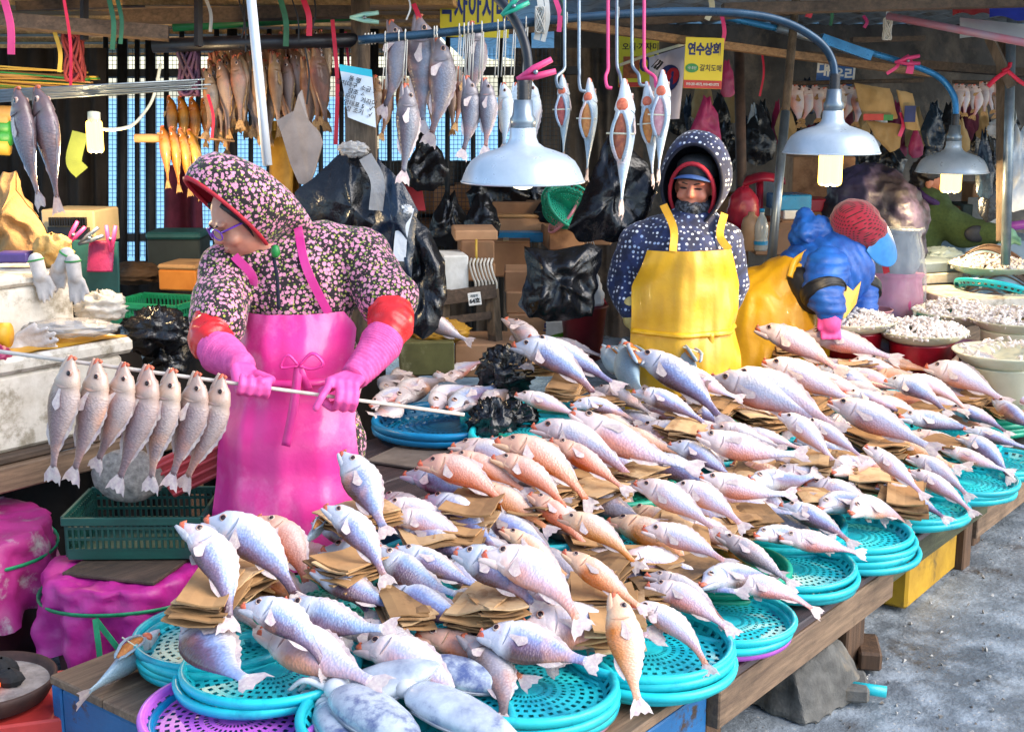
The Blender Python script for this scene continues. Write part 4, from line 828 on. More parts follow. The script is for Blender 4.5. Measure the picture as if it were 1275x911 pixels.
def rod(name, pts, r, mat, label, cat, group=None, seg=8, smooth=True):
    mb = MB(); mb.tube(pts, r, seg); return solo(name, mb, mat, label, cat, pts[0], group)
def bag(label, x, y0, y1, w, d, mat, name='plastic_bag', group=None, fat=.6, seed=0, neck=.18, bulge=.62, tilt=0.0, ridge=.25, clip=None):
    """a hung film bag: gathered neck, creased bulge; x,y0,y1,w in picture pixels at depth d"""
    top = pd(x, y0, d); bot = pd(x + tilt, y1, d); W_ = mpx(w, d) / 2; mb = MB(); rs = []; n = 26; seg = 44
    for i in range(n):
        u = i / (n - 1); c = top.lerp(bot, u)
        if u < .07: r = lerp(min(neck * 1.9, neck + .12), neck, u / .07)
        elif u < bulge: t = (u - .07) / (bulge - .07); r = lerp(neck, 1.0, t ** .8)
        else: t = (u - bulge) / (1 - bulge); r = max(.3, 1 - .7 * t ** 4)
        ring = []
        for k in range(seg):
            q = 2 * math.pi * k / seg; cr = -ridge * 1.5 * abs(nz((math.cos(q) * 2.6 + seed, math.sin(q) * 2.6, u * 1.1 + seed), 1.6)) - ridge * .8 * abs(nz((math.cos(q) * 6 + seed, math.sin(q) * 6, u * 5), 1.2)) + ridge * .35
            rr = W_ * r * (1 + cr * (1.5 if u < .4 else 1.0))
            ring.append(c + RT * rr * math.cos(q) + TC * rr * fat * math.sin(q) + ZZ * (.012 * nz((q * 3, u * 5, seed), 1)))
        rs.append(ring)
    mb.rings(rs)
    if name == 'solo': return mb
    if neck < .6:
        for k in (-1, 1): mb.tube(curve([top + RT * W_ * .12 * k, top + RT * W_ * .35 * k + ZZ * .045, top + RT * W_ * .1 * k + ZZ * .085, top - RT * W_ * .1 * k + ZZ * .01], 12), W_ * .07, 6, flat=.4)
    return solo(name, mb, mat, label, 'bag', top, group)
def tarpbag(label, pts, d, th, mat, seed, name='plastic_bag', group=None, N=10):
    """a slack film bag with the given outline: two crinkled skins"""
    P_ = [pd(x, y, d) for x, y in pts]; c = sum(P_, Vector()) / len(P_); n = len(P_); edge = []
    for i in range(n * N): a, b = P_[i // N], P_[(i // N + 1) % n]; p = a.lerp(b, (i % N) / N); edge.append(p + (p - c) * .07 * nz((p.x * 22, p.y * 22, p.z * 22 + seed), 1))
    m = MB()
    for sg in (1, -1):
        rs = []
        for s in (.02, .14, .26, .38, .5, .62, .74, .85, .94, 1.0):
            r_ = []
            for p in edge:
                q = c + (p - c) * s; k = Vector((q.x * 7 + seed, q.y * 7, q.z * 4.5)); w = abs(nz(k, 1)) * 1.6 + abs(nz(k * 2.7, 1)) * .8
                r_.append(q + TC * sg * (th * (1 - s ** 3) * (1.25 - w) + .004))
            rs.append(r_ if sg > 0 else list(reversed(r_)))
        m.rings(rs, True, False)
    return solo(name, m, mat, label, 'bag', c, group, True)
def hungbag(label, x, y0, y1, w, d, mat, name='plastic_bag', group=None, seed=0, N=6):
    o = [(-.10, -.02), (.0, .05), (.12, -.03), (.2, .16), (.36, .34), (.5, .62), (.46, .9), (.22, 1.0), (-.2, .99), (-.44, .9), (-.5, .6), (-.34, .32), (-.18, .14)]
    q = random.Random(seed); return tarpbag(label, [(x + a * w * q.uniform(.85, 1.15), lerp(y0, y1, b + q.uniform(-.03, .03))) for a, b in o], d, mpx(w, d) * .22, mat, seed, name, group, N)
def crumple(mb, c, rad, amp=.3, seed=0, nu=40, nv=26, B=None):       # a crumpled heap
    B = B or CB; c = Vector(c)
    def f(u, v):
        th = math.pi * (.03 + .94 * v); ph = 2 * math.pi * u; d = Vector((math.sin(th) * math.cos(ph), math.sin(th) * math.sin(ph), math.cos(th)))
        k = 1.12 - amp * 1.5 * abs(nz(d * 1.9 + Vector((seed, 0, 0)), 1)) - amp * .9 * abs(nz(d * 4.6 + Vector((0, seed, 0)), 1))
        return c + B @ Vector((d.x * rad[0] * k, d.y * rad[1] * k, d.z * rad[2] * k))
    mb.grid(f, nu, nv, closed_u=True); return mb
def heap(name, label, cat, x, y, d, rad, mat, amp=.3, seed=0, group=None, smooth=True):
    mb = crumple(MB(), pd(x, y, d), rad, amp, seed); return solo(name, mb, mat, label, cat, pd(x, y, d), group, smooth)
def carton(name, label, x0, y0, x1, y1, d, dep, mat, yaw=0.0, cat='box', lid=None, group=None, flaps=False):
    """a box whose front, seen at depth d, fills the given picture rectangle; its floor is level"""
    a = pd(x0, y1, d); b = pd(x1, y1, d); h = mpx(y1 - y0, d); w = (b - a).length; c = (a + b) / 2; o = thing(name, label, cat, (c.x, c.y, c.z), group)
    B = Matrix.Rotation(YAW - math.pi / 2 + yaw, 3, 'Z'); cc = c + B @ Vector((0, dep / 2, 0)) + ZZ * h / 2
    m = MB(); hh = h * (.8 if lid else 1); m.box(cc - ZZ * (h - hh) / 2, (w, dep, hh), B, bev=.006); part('shell', m, mat, o, False)
    if lid: m = MB(); m.box(cc + ZZ * (hh / 2 + .002), (w * 1.03, dep * 1.03, h * .2), B, bev=.008); part('lid', m, lid, o, False)
    if flaps:
        for s in (-1, 1): m = MB(); m.box(cc + ZZ * (h / 2 + .004) + B @ Vector((s * w * .252, 0, 0)), (w * .495, dep * .99, .006), B, bev=.001); part('flap', m, mat, o, False)
        m = MB(); m.box(cc + ZZ * (h / 2 + .0085), (w * .12, dep * 1.005, .0018), B); part('packing_tape', m, mt('packing_tape', 'b59a6a', 'a68a58', .3, 8, .05), o, False)
    return o
def face_axes(yaw=0.0): B = Matrix.Rotation(YAW - math.pi / 2 + yaw, 3, 'Z'); return B @ Vector((1, 0, 0)), ZZ
def plate(name, label, cat, x0, y0, x1, y1, d, mat, roll=0.0, th=.008, yaw=0.0, group=None):
    """a flat sign or sheet facing the street; returns thing, centre, right, up, width, height"""
    c = pd((x0 + x1) / 2, (y0 + y1) / 2, d); w = mpx(x1 - x0, d); h = mpx(y1 - y0, d); r, u = face_axes(yaw); n = r.cross(u); q = Matrix.Rotation(roll, 3, n); r, u = q @ r, q @ u
    o = thing(name, label, cat, c, group); m = MB(); m.box(c, (w, th, h), Matrix((r, -n, u)).transposed(), bev=.001); part('panel', m, mat, o, False); return o, c - n * -1 * (th / 2 + .001), r, u, w, h
def hfish(kind, x, y0, y1, d, label, group, var=None, face=0.0, dried=False, lean=0.0, deep=1.0, fins=True):
    h = pd(x, y0, d); t = pd(x + lean, y1, d); n = (TC + RT * face).normalized(); return fish('hanging_fish', label, 'fish', group, kind, R.randrange(6) if var is None else var, (h + t) / 2, h - t, n, (h - t).length, fins, dried, deep)

# ------------------------------------------------------------------ lamps
ENAMEL = mt('lamp_enamel', 'c3ccd2', 'aab6be', .32, 10, .06, Metallic=.35)
def glow(name, col, st):
    g = G(name); g.b.inputs['Emission Color'].default_value = rgb(col); g.b.inputs['Emission Strength'].default_value = st; g.b.inputs['Base Color'].default_value = (.02, .015, .01, 1); return g.m
GLOW = glow('bulb_light', 'ffc854', 3.2); GLOWD = glow('bulb_dim', 'fff0cc', 1.6)
def bulb_parts(o, p, r, h, n=3):                               # compact fluorescent: bundled tubes joined at the bottom
    for k in range(6):
        q = 2 * math.pi * k / 6; m = MB(); c = p + Vector((math.cos(q), math.sin(q), 0)) * r * .62; m.cap(c, c - ZZ * h, r * .36, r * .36, 10); part('bulb_tube', m, GLOW, o)
    L = bpy.data.lights.new('bulb_light', 'POINT'); L.energy = 11; L.color = (1, .72, .38); L.shadow_soft_size = .04; lo = bpy.data.objects.new('bulb_light', L); lo.location = p - ZZ * (h + .05) - o.location; _in(lo, o)
def lamp(label, cx, cy, d, wpx, arm, rad, mat, lit=True, tape=True):
    """cx,cy: middle of the rim; arm: points from the shade's neck outwards"""
    c = pd(cx, cy, d); s = mpx(wpx, d) / 2; o = thing('street_lamp', label, 'lamp', c)
    m = MB(); m.lathe([(k * s, z * s) for k, z in ((1.0, 0), (.985, .05), (.96, .12), (.915, .22), (.845, .33), (.72, .425), (.53, .495), (.35, .55), (.255, .62), (.22, .70), (.21, .85), (.16, .89), (.0, .9))], 48, c); m.lathe([(k * s, z * s) for k, z in ((1.0, 0), (.965, .05), (.94, .11), (.895, .205), (.825, .31), (.70, .405), (.51, .475), (.33, .53), (.1, .57))], 48, c); part('shade', m, ENAMEL, o)
    m = MB(); m.lathe([(s * 1.0, -.003), (s * 1.018, 0), (s * 1.0, .004), (s * .985, 0), (s * 1.0, -.003)], 48, c); part('shade_rim', m, ENAMEL, o)
    m = MB(); m.lathe([(s * .2, s * .86), (s * .21, s * 1.0), (s * .17, s * 1.06), (s * .15, s * 1.3)], 20, c, 0, True, True); part('collar', m, METAL, o)
    arm = [(p + RT * mpx((cx - CX) * (cy - q) / 7680 * (1 if abs(a - cx) < 8 else .6 if abs(a - cx) < 30 else 0), d)) for p in arm for a, q in [(CX + F * (p - CAM).dot(RT) / (p - CAM).dot(FW), CY - F * (p - CAM).dot(UP) / (p - CAM).dot(FW))]]
    pts = curve(arm, 60); m = MB(); m.tube([c + ZZ * s * .9] + pts, rad, 12); part('arm', m, mat, o)
    if tape:
        m = MB(); k = [c + ZZ * s * (1.1 + .034 * i) for i in range(16)]; m.tube(k, [rad * (1.28 if i % 2 else 1.16) for i in range(16)], 12); part('tape_wrap', m, TAPE, o)
    if lit: bulb_parts(o, c + ZZ * .012, mpx(15 if d < 6 else 13, d), mpx(40 if d < 6 else 24, d))
    else: m = MB(); m.ell(c + ZZ * .012, (s * .26, s * .26, s * .2), None, 16, 12); part('bulb', m, GLOWD, o)
    return o
lamp('enamel shade lamp on a black gooseneck before the hanging fish', 651, 226, 3.86, 153, [pd(653, 150, 3.86), pd(656, 110, 3.86), pd(657, 75, 3.86), pd(648, 40, 3.87), pd(628, 8, 3.9), pd(600, -22, 3.95), pd(560, -50, 4.0)], .0145, BLKPIPE, False)
lamp('enamel shade lamp on the long rail hung with fish, warm bulb lit', 1035, 190, 4.92, 119, [pd(1035, 140, 4.92), pd(1035, 105, 4.92), pd(1030, 75, 4.92), pd(1013, 50, 4.9), pd(975, 27, 4.88), pd(920, 17, 4.85), pd(830, 15, 4.82), pd(700, 24, 4.75), pd(560, 40, 4.68), pd(446, 50, 4.62)], .0155, BLUELITPIPE)
l3 = lamp('enamel shade lamp on a jointed blue arm, warm bulb lit', 1185, 214, 6.66, 88, [pd(1185, 168, 6.66), pd(1185, 140, 6.66), pd(1180, 118, 6.66), pd(1165, 97, 6.66), pd(1140, 83, 6.64), pd(1085, 66, 6.6), pd(1020, 48, 6.55), pd(960, 34, 6.5), pd(905, 22, 6.45)], .016, LAMPBLUE)
m = MB(); m.tube([pd(1022, 48, 6.52), pd(1084, 70, 6.56)], .033, 4); part('joint_box', m, LAMPBLUE, l3, False)
m = MB(); m.tube([pd(968, 35, 6.48), pd(1022, 50, 6.52)], .022, 10); part('clamp_sleeve', m, METAL, l3)
lb = thing('bare_bulb', 'lit bare bulb hanging on a white cord by the dark fish', 'bulb', pd(117, 152, 4.6)); bulb_parts(lb, pd(117, 154, 4.6), mpx(11, 4.6), mpx(32, 4.6))
m = MB(); m.tube([pd(117, 154, 4.6), pd(117, 140, 4.6)], .022, 12); part('socket', m, CREAM, lb)
m = MB(); m.tube(curve([pd(117, 141, 4.6), pd(124, 160, 4.62), pd(160, 158, 4.7), pd(180, 140, 4.75), pd(192, 118, 4.8), pd(200, 80, 4.85)], 30), .006, 6); part('cord', m, CREAM, lb)

# ------------------------------------------------------------------ roof, posts, fence
rf = thing('market_roof', 'rough plank roof over the stall with the bare bulb', 'roof', pd(150, 0, 6))
rx, ry = RT, -TC
for k in range(11):
    dd = 4.9 + k * .36; z = 2.14 - .05 * (k * .36) + R.uniform(-.012, .012); c = CAM + ry * dd; m = MB(); b = Matrix.Rotation(YAW - math.pi / 2 + R.uniform(-.03, .03), 3, 'Z'); 
    x0 = (-1.0 - k * .05) * dd / 2.2 ; me = MB(); me.box((0, 0, 0), (3.6, .34, .03), b, bev=.004)
    p = CAM + ry * dd + RT * (-1.95 - .04 * k); p.z = z; put('roof_plank', me.mesh('roof_plank', False), ROOFW, rf, p - rf.location)
for x0, y0, x1, y1, d, w, mt_ in ((-20, 24, 210, 42, 4.75, .05, OLDX), (150, 22, 440, 14, 5.2, .05, OLDX), (20, 8, 180, 3, 5.2, .035, OLDX)):
    m = MB(); m.tube([pd(x0, y0, d), pd(x1, y1, d + .1)], w / 1.4, 4); part('rafter', m, mt_, rf, False)
m = MB(); m.tube([pd(215, 34, 5.6), pd(440, 20, 5.7)], .02, 8); part('green_pipe', m, mt('green_pipe', '0f6a34', '0b5229', .5, 9, .1), rf)
for k, (x, y) in enumerate(((105, -5), (247, -5))): m = MB(); m.tube([pd(x, y - 10, 4.85), pd(x, 50 + 8 * k, 4.85)], .016, 4); part('hanger_bar', m, BLKPIPE, rf, False)
# corrugated roof to the right
CORR = mt('corrugated_sheet', 'c2cacd', '9fa9ad', .45, 6, .15, dirt=('7d6d5e', 3))
cr = thing('corrugated_roof', 'grey corrugated metal roof over the far stalls', 'roof', pd(1050, 40, 9))
for k in range(10):
    def cf(u, v, k=k):
        dd = 5.3 + 1.15 * k + 1.26 * v; x = -.6 + 9.5 * u + .0; p = CAM + ry * dd + RT * x; p.z = 2.32 - .012 * (dd - 7) - .006 * v + .016 * math.sin(u * 9.5 / .11 * math.pi) + .035 * (x - 2); return p
    m = MB(); m.grid(cf, 170, 3); part('roof_sheet', m, CORR, cr)
for x0, y0, x1, y1, d0, d1, w in ((560, 40, 1000, 12, 5.9, 6.6, .05), (900, 12, 1300, 1, 5.6, 5.8, .045), (1000, 70, 1290, 92, 8.2, 8.4, .05), (690, 28, 1158, 92, 6.0, 7.0, .035), (1060, 50, 1150, 48, 8, 8.3, .03)):
    m = MB(); m.tube([pd(x0, y0, d0), pd(x1, y1, d1)], w / 1.35, 4); part('roof_beam', m, PALEW if y1 in (92,) and d0 == 6.0 else OLDX, cr, False)
m = MB(); m.tube([pd(1105, 20, 6.0), pd(1300, 58, 5.6)], .017, 8); part('red_conduit', m, mt('red_conduit', 'a05a66', '86707c', .45, 7, .1), cr)
def post(label, x0, y0, x1, y1, d, w, mat, cat='post', sq=True, name='stall_post', d1=None):
    a, b = pd(x0, y0, d), pd(x1, y1, d1 or d); return rod(name, [a, b], w, mat, label, cat, None, 4 if sq else 12)
pw = post('grey wooden post carrying the paper note', 449, -10, 449, 470, 4.95, .036, POSTW)
g5 = thing('wrapped_post', 'brown board post wound with cord beside the black bags', 'post', pd(450, 300, 4.9)); m = MB(); c = pd(452, 260, 4.86); m.box(c, (.115, .03, .75), Matrix.Rotation(YAW - math.pi / 2, 3, 'Z'), bev=.004); part('board', m, POSTW, g5, False)
for k in range(7): m = MB(); m.tube([pd(431, 171 + k * 2.2, 4.83), pd(452, 170 + k * 2.2, 4.82), pd(472, 171 + k * 2.2, 4.83)], .004, 5); part('cord_wrap', m, CREAM, g5)
mp_ = thing('leaning_pole', 'leaning pole, wood above and bare metal below, behind the polka dot hood', 'pole', pd(963, 320, 6.3)); m = MB(); m.tube([pd(992, -10, 6.5), pd(978, 140, 6.4)], .021, 10); part('wooden_upper', m, POSTW, mp_); m = MB(); m.tube([pd(978, 139, 6.4), pd(960, 330, 6.25)], .0225, 10); part('metal_lower', m, METAL, mp_)
post('rusty dark pole behind the polka dot hood', 920, 55, 925, 330, 7.2, .03, mt('rusty_pole', '4a352a', '2c211c', .7, 12, .3), 'pole', False, 'rusty_pole')
bp = thing('braced_post', 'post with a diagonal brace tied by red ribbon', 'post', pd(1256, 310, 6.6)); m = MB(); m.tube([pd(1260, 0, 6.6), pd(1252, 330, 6.6)], .024, 12); part('tube', m, METAL, bp); m = MB(); m.tube([pd(1248, 50, 6.68), pd(1248, 300, 6.68)], .034, 4); part('timber', m, POSTW, bp, False); m = MB(); m.tube([pd(1232, 48, 6.55), pd(1260, 108, 6.52)], .03, 4); part('brace', m, POSTW, bp, False)
REDR = mt('red_ribbon', 'd8213f', 'b81834', .5, 12, .2); PNKR = mt('pink_ribbon', 'e8457f', 'd23a70', .5, 12, .2); GRNR = mt('green_string', '2f6b4a', '24543a', .7, 12, .2); WHTR = mt('white_string', 'c4c1b8', 'a7a398', .7, 12, .2); BLKR = mt('black_string', '191a1c', '111214', .6, 12, .2); YELR = mt('yellow_strip', 'c9a640', 'b08a2c', .6, 8, .2)
for a in (((1238, 40), (1228, 44), (1224, 38)), ((1248, 88), (1256, 84), (1258, 78)), ((1254, 88), (1240, 98), (1230, 108)), ((1254, 88), (1268, 100), (1280, 108))): m = MB(); m.tube(curve([pd(x, y, 6.5) for x, y in a], 8), .012, 6, flat=.3); part('ribbon', m, REDR, bp)
# fence at the water side
FEN = mt('dark_fence_paint', '17181a', '0f1011', .6, 12, .2); fe = thing('mesh_fence', 'dark barred fence with wire mesh against the bright water', 'fence', pd(170, 330, 6.6))
for x in (132, 152, 171, 188, 208, 228, 248, 268, 290, 312, 334, 372, 400, 424, 466, 486, 520, 556, 590, 624, 660, 700): m = MB(); m.tube([pd(x + R.uniform(-2, 2), 30, 6.6), pd(x, 420, 6.6)], .014 + .014 * (x in (152, 188, 290, 466)), 6); part('bar', m, FEN, fe)
for y in (92, 296, 330): m = MB(); m.tube([pd(100, y, 6.62), pd(720, y - 4, 6.62)], .028, 4); part('rail', m, FEN, fe, False)
m = MB()
for k in range(120): x = 110 + k * 5; m.tube([pd(x, 60, 6.66), pd(x, 320, 6.66)], .0016, 3, False)
for k in range(46): y = 70 + k * 5.5; m.tube([pd(110, y, 6.665), pd(710, y, 6.665)], .0016, 3, False)
part('wire_mesh', m, mt('wire', '394a55', '2b3842', .5, 12, .1, Metallic=.5), fe, stuff=True)
# tarpaulin walls added behind the stalls to keep their depth dark
GLOOM = mt('gloom_backing', '4d4640', '2b2623', .7, 3, .4, bsc=5, dist=.04, dirt=('6a5c4e', 2))
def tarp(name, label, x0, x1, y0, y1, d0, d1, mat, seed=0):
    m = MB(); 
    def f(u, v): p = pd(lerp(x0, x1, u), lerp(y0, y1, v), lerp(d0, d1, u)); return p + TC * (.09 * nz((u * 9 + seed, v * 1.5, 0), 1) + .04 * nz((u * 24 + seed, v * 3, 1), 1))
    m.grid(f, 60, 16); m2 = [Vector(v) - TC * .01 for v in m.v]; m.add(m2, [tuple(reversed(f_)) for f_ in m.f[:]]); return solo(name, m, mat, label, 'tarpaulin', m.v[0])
tarp('gloom_backdrop', 'dark backdrop added for the gloom behind the far stalls on the right', 690, 1340, 30, 420, 9.5, 12.5, GLOOM, 1)
tarp('gloom_backdrop', 'dark backdrop added for the gloom behind the boxes and black bags', 640, 800, 60, 420, 7.4, 7.6, GLOOM, 5)
tarp('tarpaulin_sheet', 'dark backdrop sheet added for the gloom behind the wooden shelf', 470, 660, 200, 430, 7.0, 7.1, GLOOM, 9)
tarp('tarpaulin_sheet', 'dark cloth hanging at the left of the fence', -60, 132, 60, 420, 6.4, 6.5, mt('brown_dark_cloth', '2e241c', '1c1612', .8, 4, .4), 13)

# ------------------------------------------------------------------ hanging fish
rl = rod('black_rail', [pd(190, 57, 4.9), pd(320, 53, 4.92), pd(446, 50, 4.95)], .027, BLKPIPE, 'thick black rail hung with dried brown fish', 'rail', None, 12)
n = 0
for row, (d, dy) in enumerate(((5.0, 0), (5.15, -10), (5.3, -20), (5.45, -28))):
    for k in range(18):
        x = 258 + k * 8.2 + row * 5 + R.uniform(-3, 3)
        if x > 402: continue
        y0 = 78 + dy + 10 * (k % 3 == 0) + R.uniform(-5, 5) - (k * 1.2); hfish('d', x, y0, y0 + R.uniform(88, 112), d + R.uniform(-.05, .05), f'brown dried fish in the {("front", "second", "third", "back")[row]} row on the black rail', 'brown dried fish bunched on the black rail', None, R.uniform(-1.6, 1.6), True, R.uniform(4, 18), R.uniform(.6, .85), False)
for k in range(6): x = 212 + k * 14; hfish('y', x, 120 + R.uniform(-3, 3), 190 + R.uniform(-6, 14), 5.35, 'dark amber dried fish behind the golden ones', 'amber dried fish on the far skewer', None, -1 + .2 * k, True, 4, .8, False)
for k in range(4): x = 203 + k * 11; hfish('y', x, 157 + k * 1.5, 236 + k * 5, 5.0, 'golden dried fish threaded on a thin skewer', 'golden dried fish on one skewer', 0, -.9, True, 8 + 3 * k, .85, False)
rod('skewer', [pd(168, 172, 5.02), pd(210, 172, 5.02)], .017, CARD, 'fat pale stick left of the golden dried fish', 'stick'); rod('skewer', [pd(196, 166, 5.0), pd(292, 176, 5.0)], .004, CARD, 'thin skewer through the golden dried fish', 'skewer')
for (x0, y0, x1, y1, v) in ((22, 110, 47, 264, 2), (48, 108, 76, 268, 0)): h, t = pd(x0, y0, 4.2), pd(x1, y1, 4.2); fish('hanging_fish', 'big dark silver croaker hung beside the bare bulb', 'fish', 'two big dark croakers by the bulb', 'k', v, (h + t) / 2, h - t, (TC * .8 - RT * .75), (h - t).length)
sk_ = thing('skewer_bundle', 'bundle of thin metal skewers tied above the bare bulb', 'skewers', pd(60, 122, 4.5))
for k in range(9): m = MB(); m.tube([pd(-30, 122 + k * 1.8 - 8, 4.45 + .012 * k), pd(255 + R.uniform(-30, 12), 104 + k * 1.6 - 5, 4.6 + .012 * k)], .0035, 5); part('skewer', m, METAL, sk_)
silv = [(492, 26, 150, 4.78), (525, 20, 172, 4.75), (549, 47, 186, 4.72), (591, 28, 138, 4.78)]
for x, a, b, d in silv: hfish('h', x, a, b, d, 'large silver scaly fish hung from the lamp rail', 'large silver fish on the lamp rail', None, R.uniform(-.5, .5), False, R.uniform(-4, 2), .85)
for x, a, b in ((508, 106, 232), (585, 96, 202), (606, 98, 196)): hfish('h', x, a, b, 4.6, 'slim silver fish hung lower down from the lamp rail', 'slim silver fish below the lamp rail', None, R.uniform(-.4, .4), False, R.uniform(-4, 4), .85)
for x, a, b in ((629, 104, 192), (645, 104, 196), (662, 100, 200)): hfish('w', x, a, b, 4.66, 'pale blue white fish hung behind the black gooseneck', 'pale fish behind the gooseneck', None, R.uniform(-.6, .6), False, 0, .9)
for x, a, b in ((470, 95, 182), (482, 100, 178), (503, 90, 190), (538, 90, 178), (560, 90, 170), (572, 84, 165)): hfish('d', x, a, b, 5.15, 'brown dried fish hung behind the silver ones', 'brown dried fish behind the silver ones', None, R.uniform(-1, 1), True, R.uniform(-6, 6), .75, False)
lp = thing('wire_loops', 'wire loops and strings slung over the lamp rail', 'wire', pd(560, 40, 4.65))
for x in (455, 459, 463, 467, 480, 497, 505, 541, 544, 572, 578, 583, 588, 600, 620, 628, 640, 655, 706, 770):
    m = MB(); y = 50 - (x - 446) * .105; m.tube([pd(x, y, 4.64) + (RT * .1 * 0) + (TC * math.cos(t) + ZZ * math.sin(t)) * .0195 for t in [2 * math.pi * k / 12 for k in range(13)]], .0022, 4); part('loop', m, WHTR, lp)
    if x > 560 and x < 660 or x in (480, 505):
        for s in (0, 4): m = MB(); m.tube([pd(x + s * .5, y + 6, 4.64), pd(x + s - 4, y + 65, 4.66)], .0022, 4); part('string', m, WHTR, lp)
def split_fish(x, y0, y1, w, d, cav, label, group, lean=0): return open_fish(pd(x, y0, d), pd(x + lean, y1, d), mpx(w, d), TC * .93 - RT * .3, cav, label, group)
def open_fish(h, t, w, y, cav, label, group=None, mat=None):
    """a gutted fish spread open belly to the front: pale skin, fleshy hollow between two flaps, a stick across it"""
    h, t = Vector(h), Vector(t); x = (h - t).normalized(); y = Vector(y); y = (y - x * y.dot(x)).normalized(); L = (h - t).length; n = y.cross(x) * -1
    o = fish('split_fish', label, 'fish', group, 'w', R.choice((0, 2)), (h + t) / 2, x, n, L, False, False, max(.6, min(1.3, w / L / .27)))
    seed = h.x * 7
    fl = MB(); fl.ell((.09, 0, -.135), (.165, .058, .03), None, 14, 10); put('flesh', fl.mesh('flesh'), cav, o)
    gf = MB(); gf.ell((.32, 0, -.10), (.05, .045, .03), None, 12, 8); put('gill_flesh', gf.mesh('gill_flesh'), MOUTH, o)
    for sg in (1, -1):
        f = MB(); pts = [Vector((.27 - .36 * k / 12, sg * (.012 + .050 * math.sin(math.pi * (k + .3) / 12.6) + .006 * nz((k, sg, seed), 1)), -.135 - .035 * math.sin(math.pi * k / 12))) for k in range(13)]
        f.tube(pts, [.006] + [.012] * 11 + [.005], 8, flat=1.3); q = bpy.data.objects.new('belly_flap', f.mesh('belly_flap')); q.data.materials.append(FM['w']); _in(q, o)
    st = MB(); st.tube([(.11, -.10, -.165), (.10, .10, -.16)], .007, 6); put('spreader_stick', st.mesh('spreader_stick'), CREAM, o); return o
CAVO = mt('orange_flesh', 'd58f45', 'b8662f', .35, 26, .5); CAVR = mt('red_flesh', 'b5594e', '8f3330', .35, 26, .5); CAVP = mt('pink_flesh', 'cf9fa0', 'b87480', .4, 26, .5)
for x, a, b, w, d, cv, ln in ((701, 95, 205, 19, 4.62, CAVR, 2), (735, 100, 228, 25, 4.6, CAVO, -3), (779, 102, 275, 36, 4.5, mt('brown_flesh', 'b5683f', '7f3a2a', .35, 26, .5), -5), (806, 104, 236, 22, 4.6, CAVO, 8), (826, 90, 232, 25, 4.55, CAVP, -6)): split_fish(x, a, b, w, d, cv, 'split white fish hung open on a long hook', 'split white fish on long hooks', ln)
for x0, x1, y1, mt_, nm in ((703, 696, 108, METAL, 'grey'), (721, 724, 112, METAL, 'grey'), (757, 757, 108, PNKR, 'pink'), (768, 775, 106, METAL, 'grey'), (787, 798, 105, METAL, 'grey'), (802, 818, 108, PNKR, 'pink')):
    pts = [pd(x0, -12, 4.6), pd(x0, y1 - 40, 4.6), pd(x0 + (x1 - x0) * .1, y1 - 22, 4.6), pd(x1 - 3, y1 - 12, 4.58), pd(x1 - 1, y1, 4.56), pd(x1 + 5, y1 + 2, 4.56)]
    m = MB(); m.tube(curve(pts, 30), .0062, 8); solo('long_hook', m, mt_, f'{nm} coated long steel hook holding split fish', 'hook', pts[0], f'{nm} long hooks')
# skate
m = MB(); ou = [(376, 112), (384, 150), (398, 165), (402, 178), (392, 215), (384, 232), (372, 228), (362, 205), (350, 165), (345, 150), (366, 138), (372, 118)]; m.poly([pd(x, y, 4.75) + TC * .02 * nz((x * .05, y * .05, 0), 1) for x, y in ou], .02, TC); solo('dried_skate', m, mt('skate_skin', '8b7f77', '6d625c', .6, 9, .35, dist=.008), 'flat grey dried skate hung on a black string', 'fish', pd(376, 112, 4.75), smooth=False)

